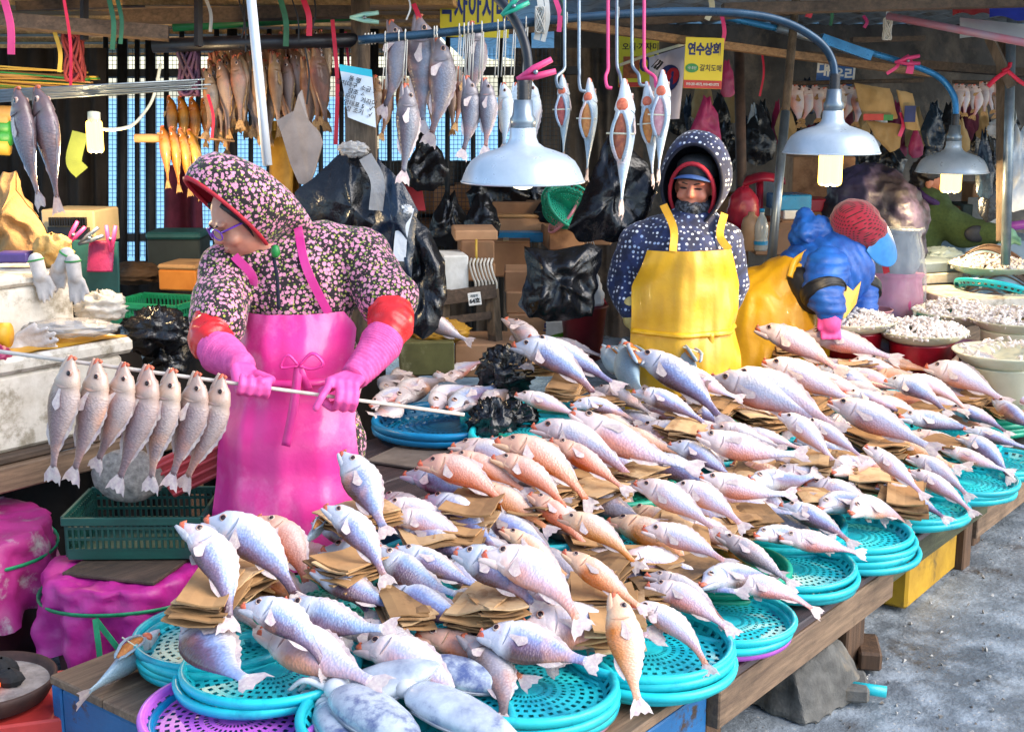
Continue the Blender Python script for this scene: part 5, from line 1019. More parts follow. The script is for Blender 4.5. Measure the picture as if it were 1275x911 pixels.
# ------------------------------------------------------------------ strings, ribbons and pegs under the roof
def strip(x0, y0, x1, y1, d, w, mat, label, group, sag=4):
    m = strap([pd(x0, y0, d), pd((x0 + x1) / 2 + sag, (y0 + y1) / 2, d - .01), pd(x1, y1, d)], mpx(w, d), TC); solo('tie_strip', m, mat, label, 'string', pd(x0, y0, d), group, False)
for a in ((4, -5, 14, 68, 3.9, 9, PNKR), (79, -5, 88, 110, 4.6, 3.5, REDR), (135, -5, 140, 62, 4.7, 6, GRNR), (145, -5, 150, 55, 4.7, 5, GRNR), (68, 40, 74, 90, 4.8, 5, YELR), (348, -5, 356, 58, 4.85, 7, GRNR), (362, -5, 372, 52, 4.85, 1.8, BLKR), (376, -5, 385, 45, 4.8, 7, REDR), (391, -5, 387, 40, 4.9, 2, BLKR), (414, 25, 418, 180, 4.9, 5, REDR), (430, 40, 434, 180, 5.0, 3, REDR), (296, -5, 306, 65, 4.9, 2, BLKR), (303, -5, 298, 60, 4.9, 2, BLKR), (255, -5, 262, 40, 4.9, 4, WHTR), (380, 60, 382, 130, 4.8, 2, BLKR), (259, 118, 264, 172, 4.95, 3.5, REDR), (508, -5, 506, 25, 4.7, 2, WHTR), (515, 5, 520, 40, 4.75, 6, REDR), (672, -5, 668, 50, 4.7, 8, WHTR), (680, -5, 676, 52, 4.7, 6, WHTR), (690, -5, 696, 40, 4.7, 6, PNKR), (699, -5, 700, 20, 4.65, 5, GRNR), (899, 20, 897, 62, 6.2, 5, PNKR), (1003, 4, 1006, 22, 6.6, 8, REDR), (1030, 2, 1034, 32, 6.6, 4, GRNR), (1105, -5, 1104, 18, 6.2, 3, WHTR), (885, -3, 880, 25, 6.2, 7, CREAM), (948, 60, 946, 120, 7.4, 2.5, REDR), (1127, 70, 1132, 92, 6.6, 9, PNKR), (1120, 76, 1104, 92, 6.62, 4, PNKR), (1075, 20, 1076, 35, 7, 4, PNKR), (1122, 140, 1120, 170, 8, 5, PNKR)):
    nm = {'pink_ribbon': 'pink', 'red_ribbon': 'red', 'green_string': 'green', 'yellow_strip': 'yellow', 'black_string': 'thin black', 'white_string': 'white', 'cream_plastic': 'cream'}[a[6].name]; wh = 'under the plank roof' if a[0] < 470 else 'over the lamp rail' if a[0] < 720 else 'under the far roof'
    strip(*a, f'{nm} tie string dangling {wh}', f'{nm} strings {wh}')
def coil(x, y, d, s, mat, label):
    m = MB(); pts = []
    for k in range(70): q = k * .75; pts.append(pd(x, y, d) + RT * s * .35 * math.sin(q * 1.3) + ZZ * s * math.cos(q) + TC * s * .25 * math.cos(q * .7))
    m.tube(curve(pts, 200), s * .07, 5); solo('rope_coil', m, mat, label, 'rope', pd(x, y, d))
coil(1105, 36, 6.1, .05, WHTR, 'white rope knotted in a hanging bundle under the far roof'); coil(672, 25, 4.68, .045, WHTR, 'white cord hank over the lamp rail'); coil(92, 70, 4.9, .09, mt('mixed_red_twine', '8c2b2b', '5c1a1e', .7, 20, .2), 'dark red twine tangle above the skewers'); coil(235, 85, 4.95, .1, mt('purple_twine', '5a3050', '34202c', .7, 20, .2), 'purple twine tangle left of the dried fish')
def peg(x, y, d, ang, mat, label, group=None, s=1.0):
    p = pd(x, y, d); o = thing('clothes_peg', label, 'clothes peg', p, group); q = Matrix.Rotation(ang, 3, TC)
    for k in (-1, 1): m = MB(); a = q @ Matrix.Rotation(k * .12, 3, TC); m.tube([p + a @ (RT * -.045 * s + ZZ * k * .006), p + a @ (RT * 0 + ZZ * k * .009 * s), p + a @ (RT * .045 * s + ZZ * k * .011)], [.005 * s, .008 * s, .0065 * s], 6); part('peg_arm', m, mat, o)
    m = MB(); m.tube([p - TC * .012, p + TC * .014], .0055 * s, 8); part('spring', m, METAL, o)
peg(667, 90, 3.82, .35, PNKR, 'pink clothes peg clipped on the black gooseneck', s=1.3); peg(454, 22, 4.85, 0, mt('mint_peg', '9fd0c0', '8abcac', .5, 8, .1), 'pale mint clothes peg on the grey post', s=1.2); peg(640, 8, 3.85, .6, GREENP, 'green clothes peg at the top of the black gooseneck'); peg(1130, 76, 6.55, .1, PNKR, 'pink clothes peg on the jointed blue lamp arm', s=1.4)
# white tube, note
rod('white_tube', [pd(312, -8, 4.35), pd(333, 206, 4.35)], mpx(6, 4.35), mt('white_tube', 'd9dde0', 'c9ced2', .4, 6, .05), 'long white square tube hanging before the dried fish', 'tube', None, 4)
nt = thing('paper_note', 'handwritten paper note with a cyan header pinned to the post', 'note', pd(446, 120, 4.78)); 
def nf(u, v, dx=0): p = pd(lerp(422 + 12 * v, 463 + 6 * v, u), lerp(80 + 7 * u, 146 + 13 * u, v), 4.78); return p + TC * (.012 * math.sin(u * 3) + .02 * v * v)
m = MB(); m.grid(lambda u, v: nf(u, .13 + .87 * v), 8, 12); part('sheet', m, PAPER, nt); m = MB(); m.grid(lambda u, v: nf(u, .13 * v), 8, 3); part('header', m, PAPERC, nt)
for k, t in enumerate(('동 명', '갈치대구  소금 3', '참조 ㅅ', '민 문어   가자미', '명태포 5   √', '참 조기   √')): lettering(t, .022, INKK, nt, nf(.45, .24 + .115 * k) + TC * .004, nf(1, .5) - nf(0, .5), nf(.5, 0) - nf(.5, 1))
# ------------------------------------------------------------------ signs and flag
s1, c, r, u, w, h = plate('shop_sign', 'yellow shop sign with tall navy Korean letters above the lamp rail', 'sign', 548, -14, 634, 46, 5.5, SIGNY, -.02)
for k, t in enumerate('복자아지매'): lettering(t, .15, INKB, s1, c + r * (w * (-.4 + .2 * k)) + u * (.02), r, u, .004, .40)
s2, c, r, u, w, h = plate('shop_sign', 'lime yellow sign half hidden behind the flag', 'sign', 770, 45, 820, 108, 7.2, mt('sign_lime', 'd3d42a', 'c4c41f', .4, 3, .03, vary=0), .0)
lettering('오리·가자미', .042, INKK, s2, c + u * h * .27 + r * .01, r, u, .001); lettering('이', .13, INKB, s2, c + r * w * .25 - u * h * .12, r, u, .002); m = MB(); m.box(c - u * h * .45, (w * .98, .006, h * .09), Matrix((r, -r.cross(u), u)).transposed()); part('red_band', m, INKR, s2, False)
m = MB(); m.box(c - u * h * .12 - r * w * .18, (w * .4, .005, h * .42), Matrix((r, -r.cross(u), u)).transposed()); part('food_picture', m, mt('food_print', 'b8652a', '5c2f1a', .5, 30, .05, vary=0), s2, False)
s3, c, r, u, w, h = plate('shop_sign', 'yellow shop sign with navy letters and a red phone band', 'sign', 852, 48, 900, 110, 6.2, SIGNY, -.03)
lettering('연수상회', .06, INKB, s3, c + u * h * .26, r, u, .003, .72); lettering('갈치도매', .034, INKK, s3, c + r * w * .19 - u * h * .10, r, u, .0005, .85)
m = MB(); m.rings([[c - r * w * .3 - u * h * .1 + r * w * .17 * math.cos(q) + u * h * .09 * math.sin(q) + r.cross(u) * z for q in [2 * math.pi * k / 24 for k in range(24)]] for z in (-.001, .002)]); part('green_badge', m, INKG, s3, False); lettering('국내산', .016, INKW, s3, c - r * w * .3 - u * h * .1 + r.cross(u) * .0035, r, u)
m = MB(); m.box(c - u * h * .415, (w * .99, .006, h * .16), Matrix((r, -r.cross(u), u)).transposed()); part('red_band', m, INKR, s3, False); lettering('010-201-8572, 010-403-5772', .0165, INKW, s3, c - u * h * .415 + r.cross(u) * .0045, r, u, .0003, .8)
s4, c, r, u, w, h = plate('shop_sign', 'blue sign with white Korean letters behind the lit lamp', 'sign', 1017, 76, 1062, 106, 8.4, SIGNB, -.04); lettering('대', .1, INKW, s4, c - r * w * .33 + u * .015, r, u, .003); lettering('구', .1, INKW, s4, c - r * w * .1 + u * .01, r, u, .003); lettering('우리', .085, INKW, s4, c + r * w * .25 - u * .012, r, u, .003)
fl = thing('flag', 'Korean flag draped on a slanting stick beside the yellow sign', 'flag', pd(826, 100, 6.7)); m = MB(); m.tube([pd(770, 82, 6.74), pd(808, 68, 6.72), pd(862, 52, 6.7)], .008, 8); part('stick', m, CREAM, fl)
def ff(u, v): x = lerp(808, 852, u); return pd(x - 6 * v * u, lerp(72 - 14 * u, 150 - 2 * u, v), 6.72) + TC * (.03 * math.sin(u * 8 + v) + .02 * math.sin(v * 4))
m = MB(); m.grid(ff, 20, 20); part('cloth', m, mt('flag_white', 'cfc8d4', 'bdb5c4', .8, 6, .1, vary=0), fl)
m = MB(); 
def disc(q0, q1, cu, cv, ru, rv, z=.006, n=20): return [ff(cu + ru * math.cos(lerp(q0, q1, k / n)), cv + rv * math.sin(lerp(q0, q1, k / n))) + TC * z for k in range(n + 1)]
m.add([ff(.56, .40) + TC * .008] + disc(0, 6.283, .56, .40, .32, .2), [(0, i, i + 1) for i in range(1, 21)]); part('blue_half', m, INKB, fl); m = MB(); m.add([ff(.68, .38) + TC * .011] + disc(0, 6.283, .68, .38, .18, .12, .010), [(0, i, i + 1) for i in range(1, 21)]); part('red_half', m, REDC, fl)
for a in ((.05, .16), (.12, .19), (.19, .22)): m = MB(); m.tube([ff(a[0], a[1]) + TC * .006, ff(a[0] + .2, a[1] - .09) + TC * .006], .006, 4, flat=.4); part('trigram_bar', m, INKK, fl)
um = thing('parasol', 'red, white and blue striped parasol edge above the far roof', 'parasol', pd(1230, 20, 6.2))
for k, (a, b, mt_, y) in enumerate(((1186, 1236, REDV, 20), (1195, 1290, mt('parasol_white', 'd8d6cf', 'c6c4bd', .7, 6, .1, vary=0), 48), (1232, 1300, mt('parasol_blue', '2a3fb8', '2133a0', .7, 6, .1, vary=0), 22))):
    m = MB(); m.grid(lambda u, v: pd(lerp(a, b, u), lerp(y - 26, y - 4 * abs(math.sin(u * 3.14 * 2)), v) + (10 * u if k else 0), 6.3 - .1 * k + .15 * (1 - v)), 14, 5); part('canopy_panel', m, mt_, um)
# ------------------------------------------------------------------ the fish on the rod
rd = MB(); rd.tube([rodA, rodB], .0052, 10); solo('bamboo_rod', rd, mt('rod_white', 'd3c9be', 'b7ab9e', .5, 14, .1, stretch=(1, 1, 1)), 'pale thin rod threaded with seven fish, held in pink gloves', 'rod', rodA)
for k, (x, tx, ty) in enumerate(((83, 58, 600), (117, 92, 603), (151, 121, 590), (181, 147, 614), (209, 180, 612), (241, 214, 608), (272, 230, 612))):
    p = rodpt(x); d = (p - CAM).dot(FW) - .015; x = x - 2; yy = 437 + x * .125; h = pd(x + 10, yy + 2, d - .01); t = pd(tx, ty, d + .03); L = (h - t).length
    fish('skewered_fish', f'slim mauve croaker on the pale rod, {("seventh", "sixth", "fifth", "fourth", "third", "second", "first")[k]} from the pink glove', 'fish', 'seven croakers on the pale rod', 'r', (2, 0, 3, 0, 2, 5, 0)[k], (h + t) / 2, h - t, TC * .9 - RT * .35, L * 1.04, True, False, .92)

# ------------------------------------------------------------------ left stall: foam boxes on a shelf
def wb(x0, x1, y0, y1, z0, z1, mat, name, parent, bev=.006, jig=0): m = MB(); m.box(((x0 + x1) / 2, (y0 + y1) / 2, (z0 + z1) / 2), (x1 - x0, y1 - y0, z1 - z0), jig, bev=bev); return part(name, m, mat, parent, False)
sh = thing('stall_shelf', 'rough plank shelf carrying the big foam box', 'shelf', (1.6, 3.72, .5)); 
for k in range(4): wb(1.3, 2.98, 3.72 + .17 * k, 3.885 + .17 * k, .585, .612, OLDX, 'shelf_plank', sh)
wb(1.3, 2.98, 3.70, 3.735, .50, .583, WOODX, 'front_board', sh)
for x in (1.5, 2.9): wb(x, x + .07, 3.78, 3.85, 0, .58, WOODZ, 'leg', sh)
def tagplate(x, y, d, w, h, lines, label, yaw=0.0, roll=0.0):
    o, c, r, u, W_, H_ = plate('number_plate', label, 'sign', x - w / 2, y - h / 2, x + w / 2, y + h / 2, d, INKW, roll, .006, yaw)
    lettering(lines[0], H_ * .24, INKK, o, c + u * H_ * .24, r, u, 0, .9); lettering(lines[1], H_ * .44, INKK, o, c - u * H_ * .16, r, u, .0008); return o
tagplate(108, 541, 4.28, 20, 20, ('자갈치', '69호'), 'small white number plate on the front of the plank shelf', -.62 + .0, .0)
fb = thing('foam_box', 'large worn styrofoam box with its lid, under a yellow sheet', 'box', (1.7, 3.74, .615)); wb(1.35, 2.63, 3.75, 4.22, .614, .862, FOAM, 'shell', fb, .012); wb(1.33, 2.67, 3.735, 4.24, .864, .918, FOAM, 'lid', fb, .014)
f2 = thing('foam_box', 'dirty styrofoam box with gloves hung on its corner', 'box', (1.7, 3.98, .92)); wb(1.4, 2.60, 3.97, 4.3, .920, 1.10, FOAM, 'shell', f2, .012); wb(1.38, 2.61, 3.96, 4.31, 1.102, 1.14, FOAM, 'lid', f2, .012)
m = MB(); m.grid(lambda u, v: Vector((2.28 + .38 * u - .1 * v, 3.76 + .2 * v, .922 + .006 * nz((u * 5, v * 5, 0), 1))), 12, 8); m.add([Vector(p) - ZZ * .003 for p in m.v], [tuple(reversed(f)) for f in m.f[:]]); solo('yellow_sheet', m, mt('yellow_sheet', 'd9a52c', 'c08c1e', .5, 8, .2), 'yellow sheet spread on the large foam box', 'sheet', (2.3, 3.76, .92))
heap('plastic_wrap', 'clear wrapped pack lying on the yellow sheet', 'wrap', 88, 408, 4.42, (.16, .09, .03), CLEAR, .25, 2)
m = MB(); 
def glove_flat(label, x, y, d, ang, s=1.0, group='white work gloves on the foam box'):
    mb = MB(); p = pd(x, y, d); q = Matrix.Rotation(ang, 3, TC); V = lambda a, b, c=0: p + q @ (RT * a * s + ZZ * b * s) + TC * c; mb.ell(V(0, 0), (.045 * s, .010 * s, .055 * s), CB); mb.cap(V(0, .03), V(0, .1), .034 * s, .036 * s)
    for k in range(4): mb.cap(V((k - 1.5) * .021, -.035), V((k - 1.5) * .021, -.105 + .012 * abs(k - 1.4), .01 * (k % 2)), .0085 * s, .0075 * s)
    mb.cap(V(.035, .01), V(.052, -.05), .0125 * s, .01 * s); o = thing('work_glove', label, 'glove', p, group); bpart('shell', remesh(mb, .006, 3), mt('cotton_glove', 'c3bdb8', 'a8a19c', .9, 30, .4), o)
    c = MB(); c.tube([V(0, .098), V(0, .106)], .038 * s, 14); part('green_band', c, INKG, o); return o
glove_flat('white work glove with green cuff hanging from the foam box corner', 52, 350, 4.4, .2, .72); glove_flat('white work glove with green cuff draped by the box edge', 72, 340, 4.42, -.5, .72, None); glove_flat('white work glove hanging fingers down off the box edge', 94, 352, 4.4, .05, .72, None); glove_flat('white work glove lying at the foot of the foam box', 32, 432, 4.3, 1.9, 1.1, None)
m = MB(); m.tube([pd(-6, 417, 4.2), pd(12, 417, 4.2)], .04, 16); solo('yellow_tape_roll', m, mt('yellow_roll', 'd8a21c', 'c08a12', .5, 9, .1), 'yellow tape roll on the foam box lid', 'tape roll', pd(3, 420, 4.2))
heap('magenta_cloth', 'magenta cloth bundled at the edge of the foam box', 'cloth', -4, 448, 4.15, (.05, .05, .05), MAGB, .3, 4)
tarpbag('crumpled tan paper sack with a twisted neck on the upper foam box', ((-12, 236), (4, 214), (20, 212), (20, 238), (34, 254), (52, 276), (62, 300), (58, 324), (-20, 326), (-30, 280)), 4.75, .12, mt('sack_tan', 'a88354', '8c683c', .8, 8, .5, dist=.02), 17, 'paper_sack')
heap('paper_sack', 'small crinkled yellow paper bag beside the gloves', 'sack', 66, 312, 4.55, (.07, .06, .06), mt('sack_yellow', 'c9a161', 'b0853f', .8, 8, .5, dist=.02), .3, 6)
m = carton('purple_tin', 'flat purple box standing on the foam box', -5, 315, 34, 328, 4.5, .08, mt('purple_box', '4a3a78', '3a2d60', .5, 8, .1))
ht = carton('space_heater', 'old beige grilled heater leaning under the dark croakers', 50, 262, 122, 304, 5.1, .2, mt('beige_casing', 'c9b184', 'b0976a', .5, 6, .1), -.2, 'heater')
for k in range(15): m = MB(); p = pd(62 + k * 3.2, 276, 5.06); m.box(p, (.004, .012, .034), Matrix.Rotation(YAW - math.pi / 2 - .2, 3, 'Z')); part('grille_slat', m, BLKPIPE, ht, False)
m = MB(); m.box(pd(86, 290, 5.08), (.17, .02, .045), Matrix.Rotation(YAW - math.pi / 2 - .2, 3, 'Z')); part('front_vent', m, BLKPIPE, ht, False)
tb = plate('teal_board', 'teal board standing behind the pink sleeve', 'board', 92, 300, 148, 385, 4.9, TEAL, -.04, .02)[0]
pc = thing('ribbed_sleeve', 'pink ribbed sleeve pegged to the teal board', 'sleeve', pd(126, 340, 4.82)); m = MB(); rs = []
for i in range(18): u = i / 17; c = pd(lerp(127, 124, u), lerp(300, 338, u), 4.82); rs.append([c + RT * .047 * math.cos(q) * (1 + .04 * (i % 2)) + TC * .018 * math.sin(q) for q in [2 * math.pi * k / 24 for k in range(24)]])
m.rings(rs); part('sleeve', m, MAGB, pc)
for x, y, a, mt_, l in ((92, 292, .9, PNKR, 'salmon clothes peg left of the ribbed sleeve'), (112, 296, .5, METAL, 'grey clothes peg beside the ribbed sleeve'), (138, 297, 1.5, PNKR, 'pink clothes peg holding the ribbed sleeve')): peg(x, y, 4.78, a, mt_, l, s=1.1)
carton('brown_case', 'flat brown case leaning behind the ribbed sleeve', 88, 332, 140, 362, 4.95, .12, mt('brown_case', '7a4a2a', '5c3620', .6, 8, .1), .4)
heap('clear_bag', 'clear plastic bag bunched against the teal board', 'bag', 126, 382, 4.7, (.1, .08, .06), CLEAR, .4, 7); heap('black_bag', 'black plastic bag slumped beside the foam box', 'bag', 195, 412, 4.75, (.13, .11, .09), BLKBAG, .4, 5); heap('black_bag', 'black plastic bag drooping under the foam box lid', 'bag', 208, 445, 4.8, (.09, .09, .1), BLKBAG, .45, 15)
def crate(label, c, w, dep, h, mat, yaw=0.0, rows=3, cols=14, name='plastic_crate'):
    """slatted plastic crate: corner posts, rims, bars with open slots"""
    o = thing(name, label, 'crate', c); B = Matrix.Rotation(yaw, 3, 'Z'); c = Vector(c)
    f = MB(); f.box(c + ZZ * .006, (w * .96, dep * .96, .008), B); part('floor', f, mat, o, False)
    for nm, z, hh, k in (('rim', h - .012, .024, 1.03), ('base_band', .018, .03, .97)):
        r = MB(); 
        for sx, sy, lx, ly in ((0, 1, w * k, .012), (0, -1, w * k, .012), (1, 0, .012, dep * k - .024), (-1, 0, .012, dep * k - .024)): r.box(c + B @ Vector((sx * w * k / 2, sy * dep * k / 2, z)), (lx, ly, hh), B, bev=.002)
        part(nm, r, mat, o, False)
    for sy, ln, ax in ((1, w, 0), (-1, w, 0), (1, dep, 1), (-1, dep, 1)):
        s = MB(); n = max(4, int(cols * ln / w)); off = (dep if ax == 0 else w) / 2 * .985
        for k in range(n + 1):
            u = (k / n - .5) * ln * .96; p = B @ (Vector((u, sy * off, h / 2)) if ax == 0 else Vector((sy * off, u, h / 2))); s.box(c + p, ((.35 * ln / n, .007, h * .84) if ax == 0 else (.007, .35 * ln / n, h * .84)), B)
        for q in range(1, rows): p = B @ (Vector((0, sy * off, h * q / rows)) if ax == 0 else Vector((sy * off, 0, h * q / rows))); s.box(c + p, ((ln * .97, .0085, h * .06) if ax == 0 else (.0085, ln * .97, h * .06)), B)
        part('slatted_side', s, mat, o, False)
    return o
crate('bright green slatted crate behind the floral sleeve', pd(200, 402, 5.3), .3, .25, .1, GRNCR, YAW - math.pi / 2 - .3, 2, 16)
carton('orange_box', 'orange box stacked behind the green crate', 196, 330, 246, 362, 5.45, .2, mt('orange_card', 'd0802c', 'b86a1e', .8, 6, .1), -.2, flaps=False, lid=CARD); carton('dark_case', 'dark green case with a tan band behind the floral hood', 184, 290, 250, 332, 5.7, .2, mt('dark_case', '1e2a26', '151d1a', .6, 6, .1), 0, lid=TEAL)
heap('brown_sack', 'brown sack lying by the fence foot', 'sack', 168, 340, 5.7, (.13, .1, .05), mt('sack_brown', '5a4128', '3f2d1b', .8, 8, .4), .3, 9)
bn = thing('strip_bundle', 'pile of yellow and green strips laid on the rafters', 'strips', pd(60, 100, 5.0))
for k in range(26): m = MB(); a = R.uniform(-8, 8); y = 84 + k * 1.1; mt_ = (YELR, YELR, mt('strip_green', '2f8a34', '246e29', .5, 8, .1), CARD, mt('strip_tan', 'c99b52', 'a87c3a', .6, 8, .1))[k % 5]; m.box((pd(-30, y, 5.0 + .01 * k) + pd(120, y + 8 + a, 5.0 + .01 * k)) / 2, ((pd(-30, y, 5) - pd(130 - R.uniform(0, 50), y + 8 + a, 5)).length, .035, .006), Matrix.Rotation(YAW - math.pi / 2, 3, 'Z') @ Matrix.Rotation(R.uniform(.0, .09), 3, 'Y')); part('strip', m, mt_, bn, False)
for k, (y, mt_) in enumerate(((140, 'strip_tan'), (148, 'strip_tan'), (158, 'strip_green'), (170, 'strip_green'), (182, 'yellow_strip'))): m = MB(); m.tube([pd(-30, y, 5.0), pd(R.uniform(10, 18), y + 2, 5.0)], .03, 8); part('roll', m, _M[mt_], bn)
m = strap([pd(100, 165, 4.9), pd(92, 200, 4.9), pd(102, 215, 4.9)], .06, TC); solo('olive_pouch', m, mt('olive_film', '66722a', '4f5a1e', .5, 8, .2), 'olive plastic pouch hanging under the bare bulb', 'pouch', pd(100, 165, 4.9), None, False)
m = MB(); m.grid(lambda u, v: pd(206 + 46 * u + 6 * v * (u - .5), 205 + 110 * v, 6.3) + TC * .05 * math.sin(u * 9), 16, 8); solo('maroon_cloth', m, MAROON, 'maroon cloth hanging on the fence under the golden fish', 'cloth', pd(206, 205, 6.3)); m = MB(); m.grid(lambda u, v: pd(338 + 34 * u, 150 + 130 * v, 5.5) + TC * .04 * math.sin(u * 12 + v), 18, 8); solo('gold_cloth', m, GOLDC, 'ochre cloth hanging behind the floral hood', 'cloth', pd(338, 150, 5.5))
rod('gold_tube', [pd(349, 165, 5.2), pd(351, 300, 5.2)], .045, GOLDC, 'shiny gold wrapped tube under the dried fish bunch', 'tube')

# ------------------------------------------------------------------ barrels, green crate, brazier
def covered_barrel(label, c, r, h, seed, ragged=.1, cord=True, torn=False):
    o = thing('covered_barrel', label, 'barrel', c); c = Vector(c); m = MB(); m.lathe([(r * .82, 0), (r * .86, h * .3), (r * .88, h * .62), (r * .9, h * .965)], 36, c, 0, True, True); part('barrel', m, mt('maroon_tub', '4a1a22', '341218', .5, 9, .1), o)
    def cf(u, v):
        q = 2 * math.pi * u
        if v < .45: rr = r * .98 * v / .45; z = h + .012 + .012 * nz((math.cos(q) * rr * 14, math.sin(q) * rr * 14, seed), 1) + .006 * nz((math.cos(q) * rr * 34, math.sin(q) * rr * 34, seed), 1)
        else: t = (v - .45) / .55; fl = .07 * t * math.sin(q * 9 + seed + 2 * nz((q, t * 2, seed), 1)) + .05 * nz((math.cos(q) * 4, math.sin(q) * 4, t * 4 + seed), 1) + .03 * nz((math.cos(q) * 9, math.sin(q) * 9, t * 7 + seed), 1); rr = r * (.985 + .10 * t) + fl * r * 1.8; z = h + .01 - t * (h * .62 + .12 * h * nz((math.cos(q) * 2, math.sin(q) * 2, seed), 1.4)) + .0
        return c + Vector((rr * math.cos(q), rr * math.sin(q), z))
    m = MB(); m.grid(cf, 90, 26, closed_u=True); part('tarp_cover', m, mt('magenta_tarp_torn', 'b3307f', '8f2264', .5, 7, .3, dist=.01, dirt=('b9b2ae', 7)) if torn else MAGCL, o)
    if cord:
        G_ = mt('green_strap', '1f9a66', '167a50', .5, 30, .2); z = h * .84
        for a, b in ((z, z),): m = MB(); m.tube([c + Vector((r * 1.045 * math.cos(q), r * 1.045 * math.sin(q), z + .008 * math.sin(q * 2))) for q in [2 * math.pi * k / 40 for k in range(41)]], .009, 6, False, flat=.5); part('green_strap', m, G_, o)
        q = math.atan2(-c.y, -c.x) - .35; k0 = c + Vector((r * 1.06 * math.cos(q), r * 1.06 * math.sin(q), z))
        for s in (-.0, .25): m = strap([k0, k0 + Vector((.02 * s, -.02, -h * .35)) + RT * s * .3 + TC * .02, k0 + RT * s * .5 - ZZ * h * .62 + TC * .03], .016, TC); part('strap_end', m, G_, o, False)
    return o
covered_barrel('barrel covered with magenta tarp tied by a green strap, under the green crate', (2.2, 3.2, 0), .235, .345, 1); covered_barrel('barrel under torn magenta tarp beside the plank shelf', (1.98, 3.74, 0), .28, .42, 4, torn=True); bd = MB(); bd.box((2.28, 3.2, .366), (.42, .3, .012), .4, bev=.003); solo('thin_board', bd, OLDX, 'thin board between barrel and green crate', 'board', (2.28, 3.2, .366), None, False)
gc = pd(180, 678, 3.97); crate('dark green slatted crate with stone and trays inside, on the barrel', (gc.x + .05, gc.y + .06, .374), .40, .30, .135, DKGREEN, YAW - math.pi / 2 + .02, 4, 22)
st = remesh((lambda m: (m.ell(pd(160, 592, 3.98), (.115, .05, .085), CB, 20, 12), m)[-1])(MB()), .012, 4); wrinkle(st, folds(.006, (20, 20, 20), 2)); o = put('grindstone', shift(st, pd(160, 592, 3.98)), mt('stone_speckle', '8f8a84', '5f5b57', .9, 60, .4), None, pd(160, 592, 3.98)); tag(o, 'round speckled grey stone standing in the dark green crate', 'stone')
rt_ = thing('red_ribbed_tray', 'red ribbed plastic tray leaning in the green crate', 'tray', pd(248, 575, 3.98)); m = MB(); B = Matrix((RT, TC, ZZ)).transposed() @ Matrix.Rotation(-.45, 3, 'Y') @ Matrix.Rotation(-.3, 3, 'X'); m.box(pd(250, 575, 3.98), (.27, .012, .14), B, bev=.004); part('panel', m, mt('faded_red_plastic', 'c04a4c', 'a93c40', .5, 7, .15), rt_, False)
for k in range(5): m = MB(); m.box(pd(250, 575, 3.98) + B @ Vector((0, .01, -.055 + k * .027)), (.26, .012, .010), B, bev=.003); part('rib', m, _M['faded_red_plastic'], rt_, False)
bz = Vector((1.63, 2.99, 0)); bx = thing('red_crate', 'red box with a pale base under the charcoal brazier', 'box', bz); m = MB(); m.box(bz + ZZ * .14, (.42, .3, .12), YAW - math.pi / 2 + .3, bev=.006); part('red_top', m, mt('red_paint_box', 'c03a34', '9c2d2a', .5, 8, .2), bx, False); m = MB(); m.box(bz + ZZ * .04, (.40, .28, .075), YAW - math.pi / 2 + .3, bev=.004); part('pale_base', m, FOAM, bx, False)
br = thing('charcoal_brazier', 'round rusty brazier with ash and a glowing coal', 'brazier', bz + ZZ * .205); c = bz + ZZ * .205; m = MB(); m.lathe([(.10, 0), (.145, .01), (.165, .045), (.17, .06), (.163, .064), (.155, .05), (.14, .03), (.0, .028)], 40, c, 0, True); part('bowl', m, mt('rusty_iron', '4a2f26', '2c1d19', .7, 14, .3), br); m = MB(); m.lathe([(.15, .042), (.1, .046), (.0, .05)], 30, c); part('ash', m, mt('ash', '9b928c', '6f6762', .95, 22, .5, dist=.01), br)
for k, (x, y, s, mt_) in enumerate(((.02, .04, .035, 'coal'), (.06, -.01, .028, 'coal'), (-.02, -.02, .02, 'coal'), (.03, -.05, .016, 'ember'))): m = crumple(MB(), c + RT * x + TC * -y + ZZ * .065, (s * 1.4, s, s), .3, k, 10, 7); part('charcoal' if mt_ == 'coal' else 'ember', m, mt('coal', '1a1a1c', '0d0d0e', .8, 20, .4) if mt_ == 'coal' else glow('ember', 'ff5a20', 1.2), br, False)

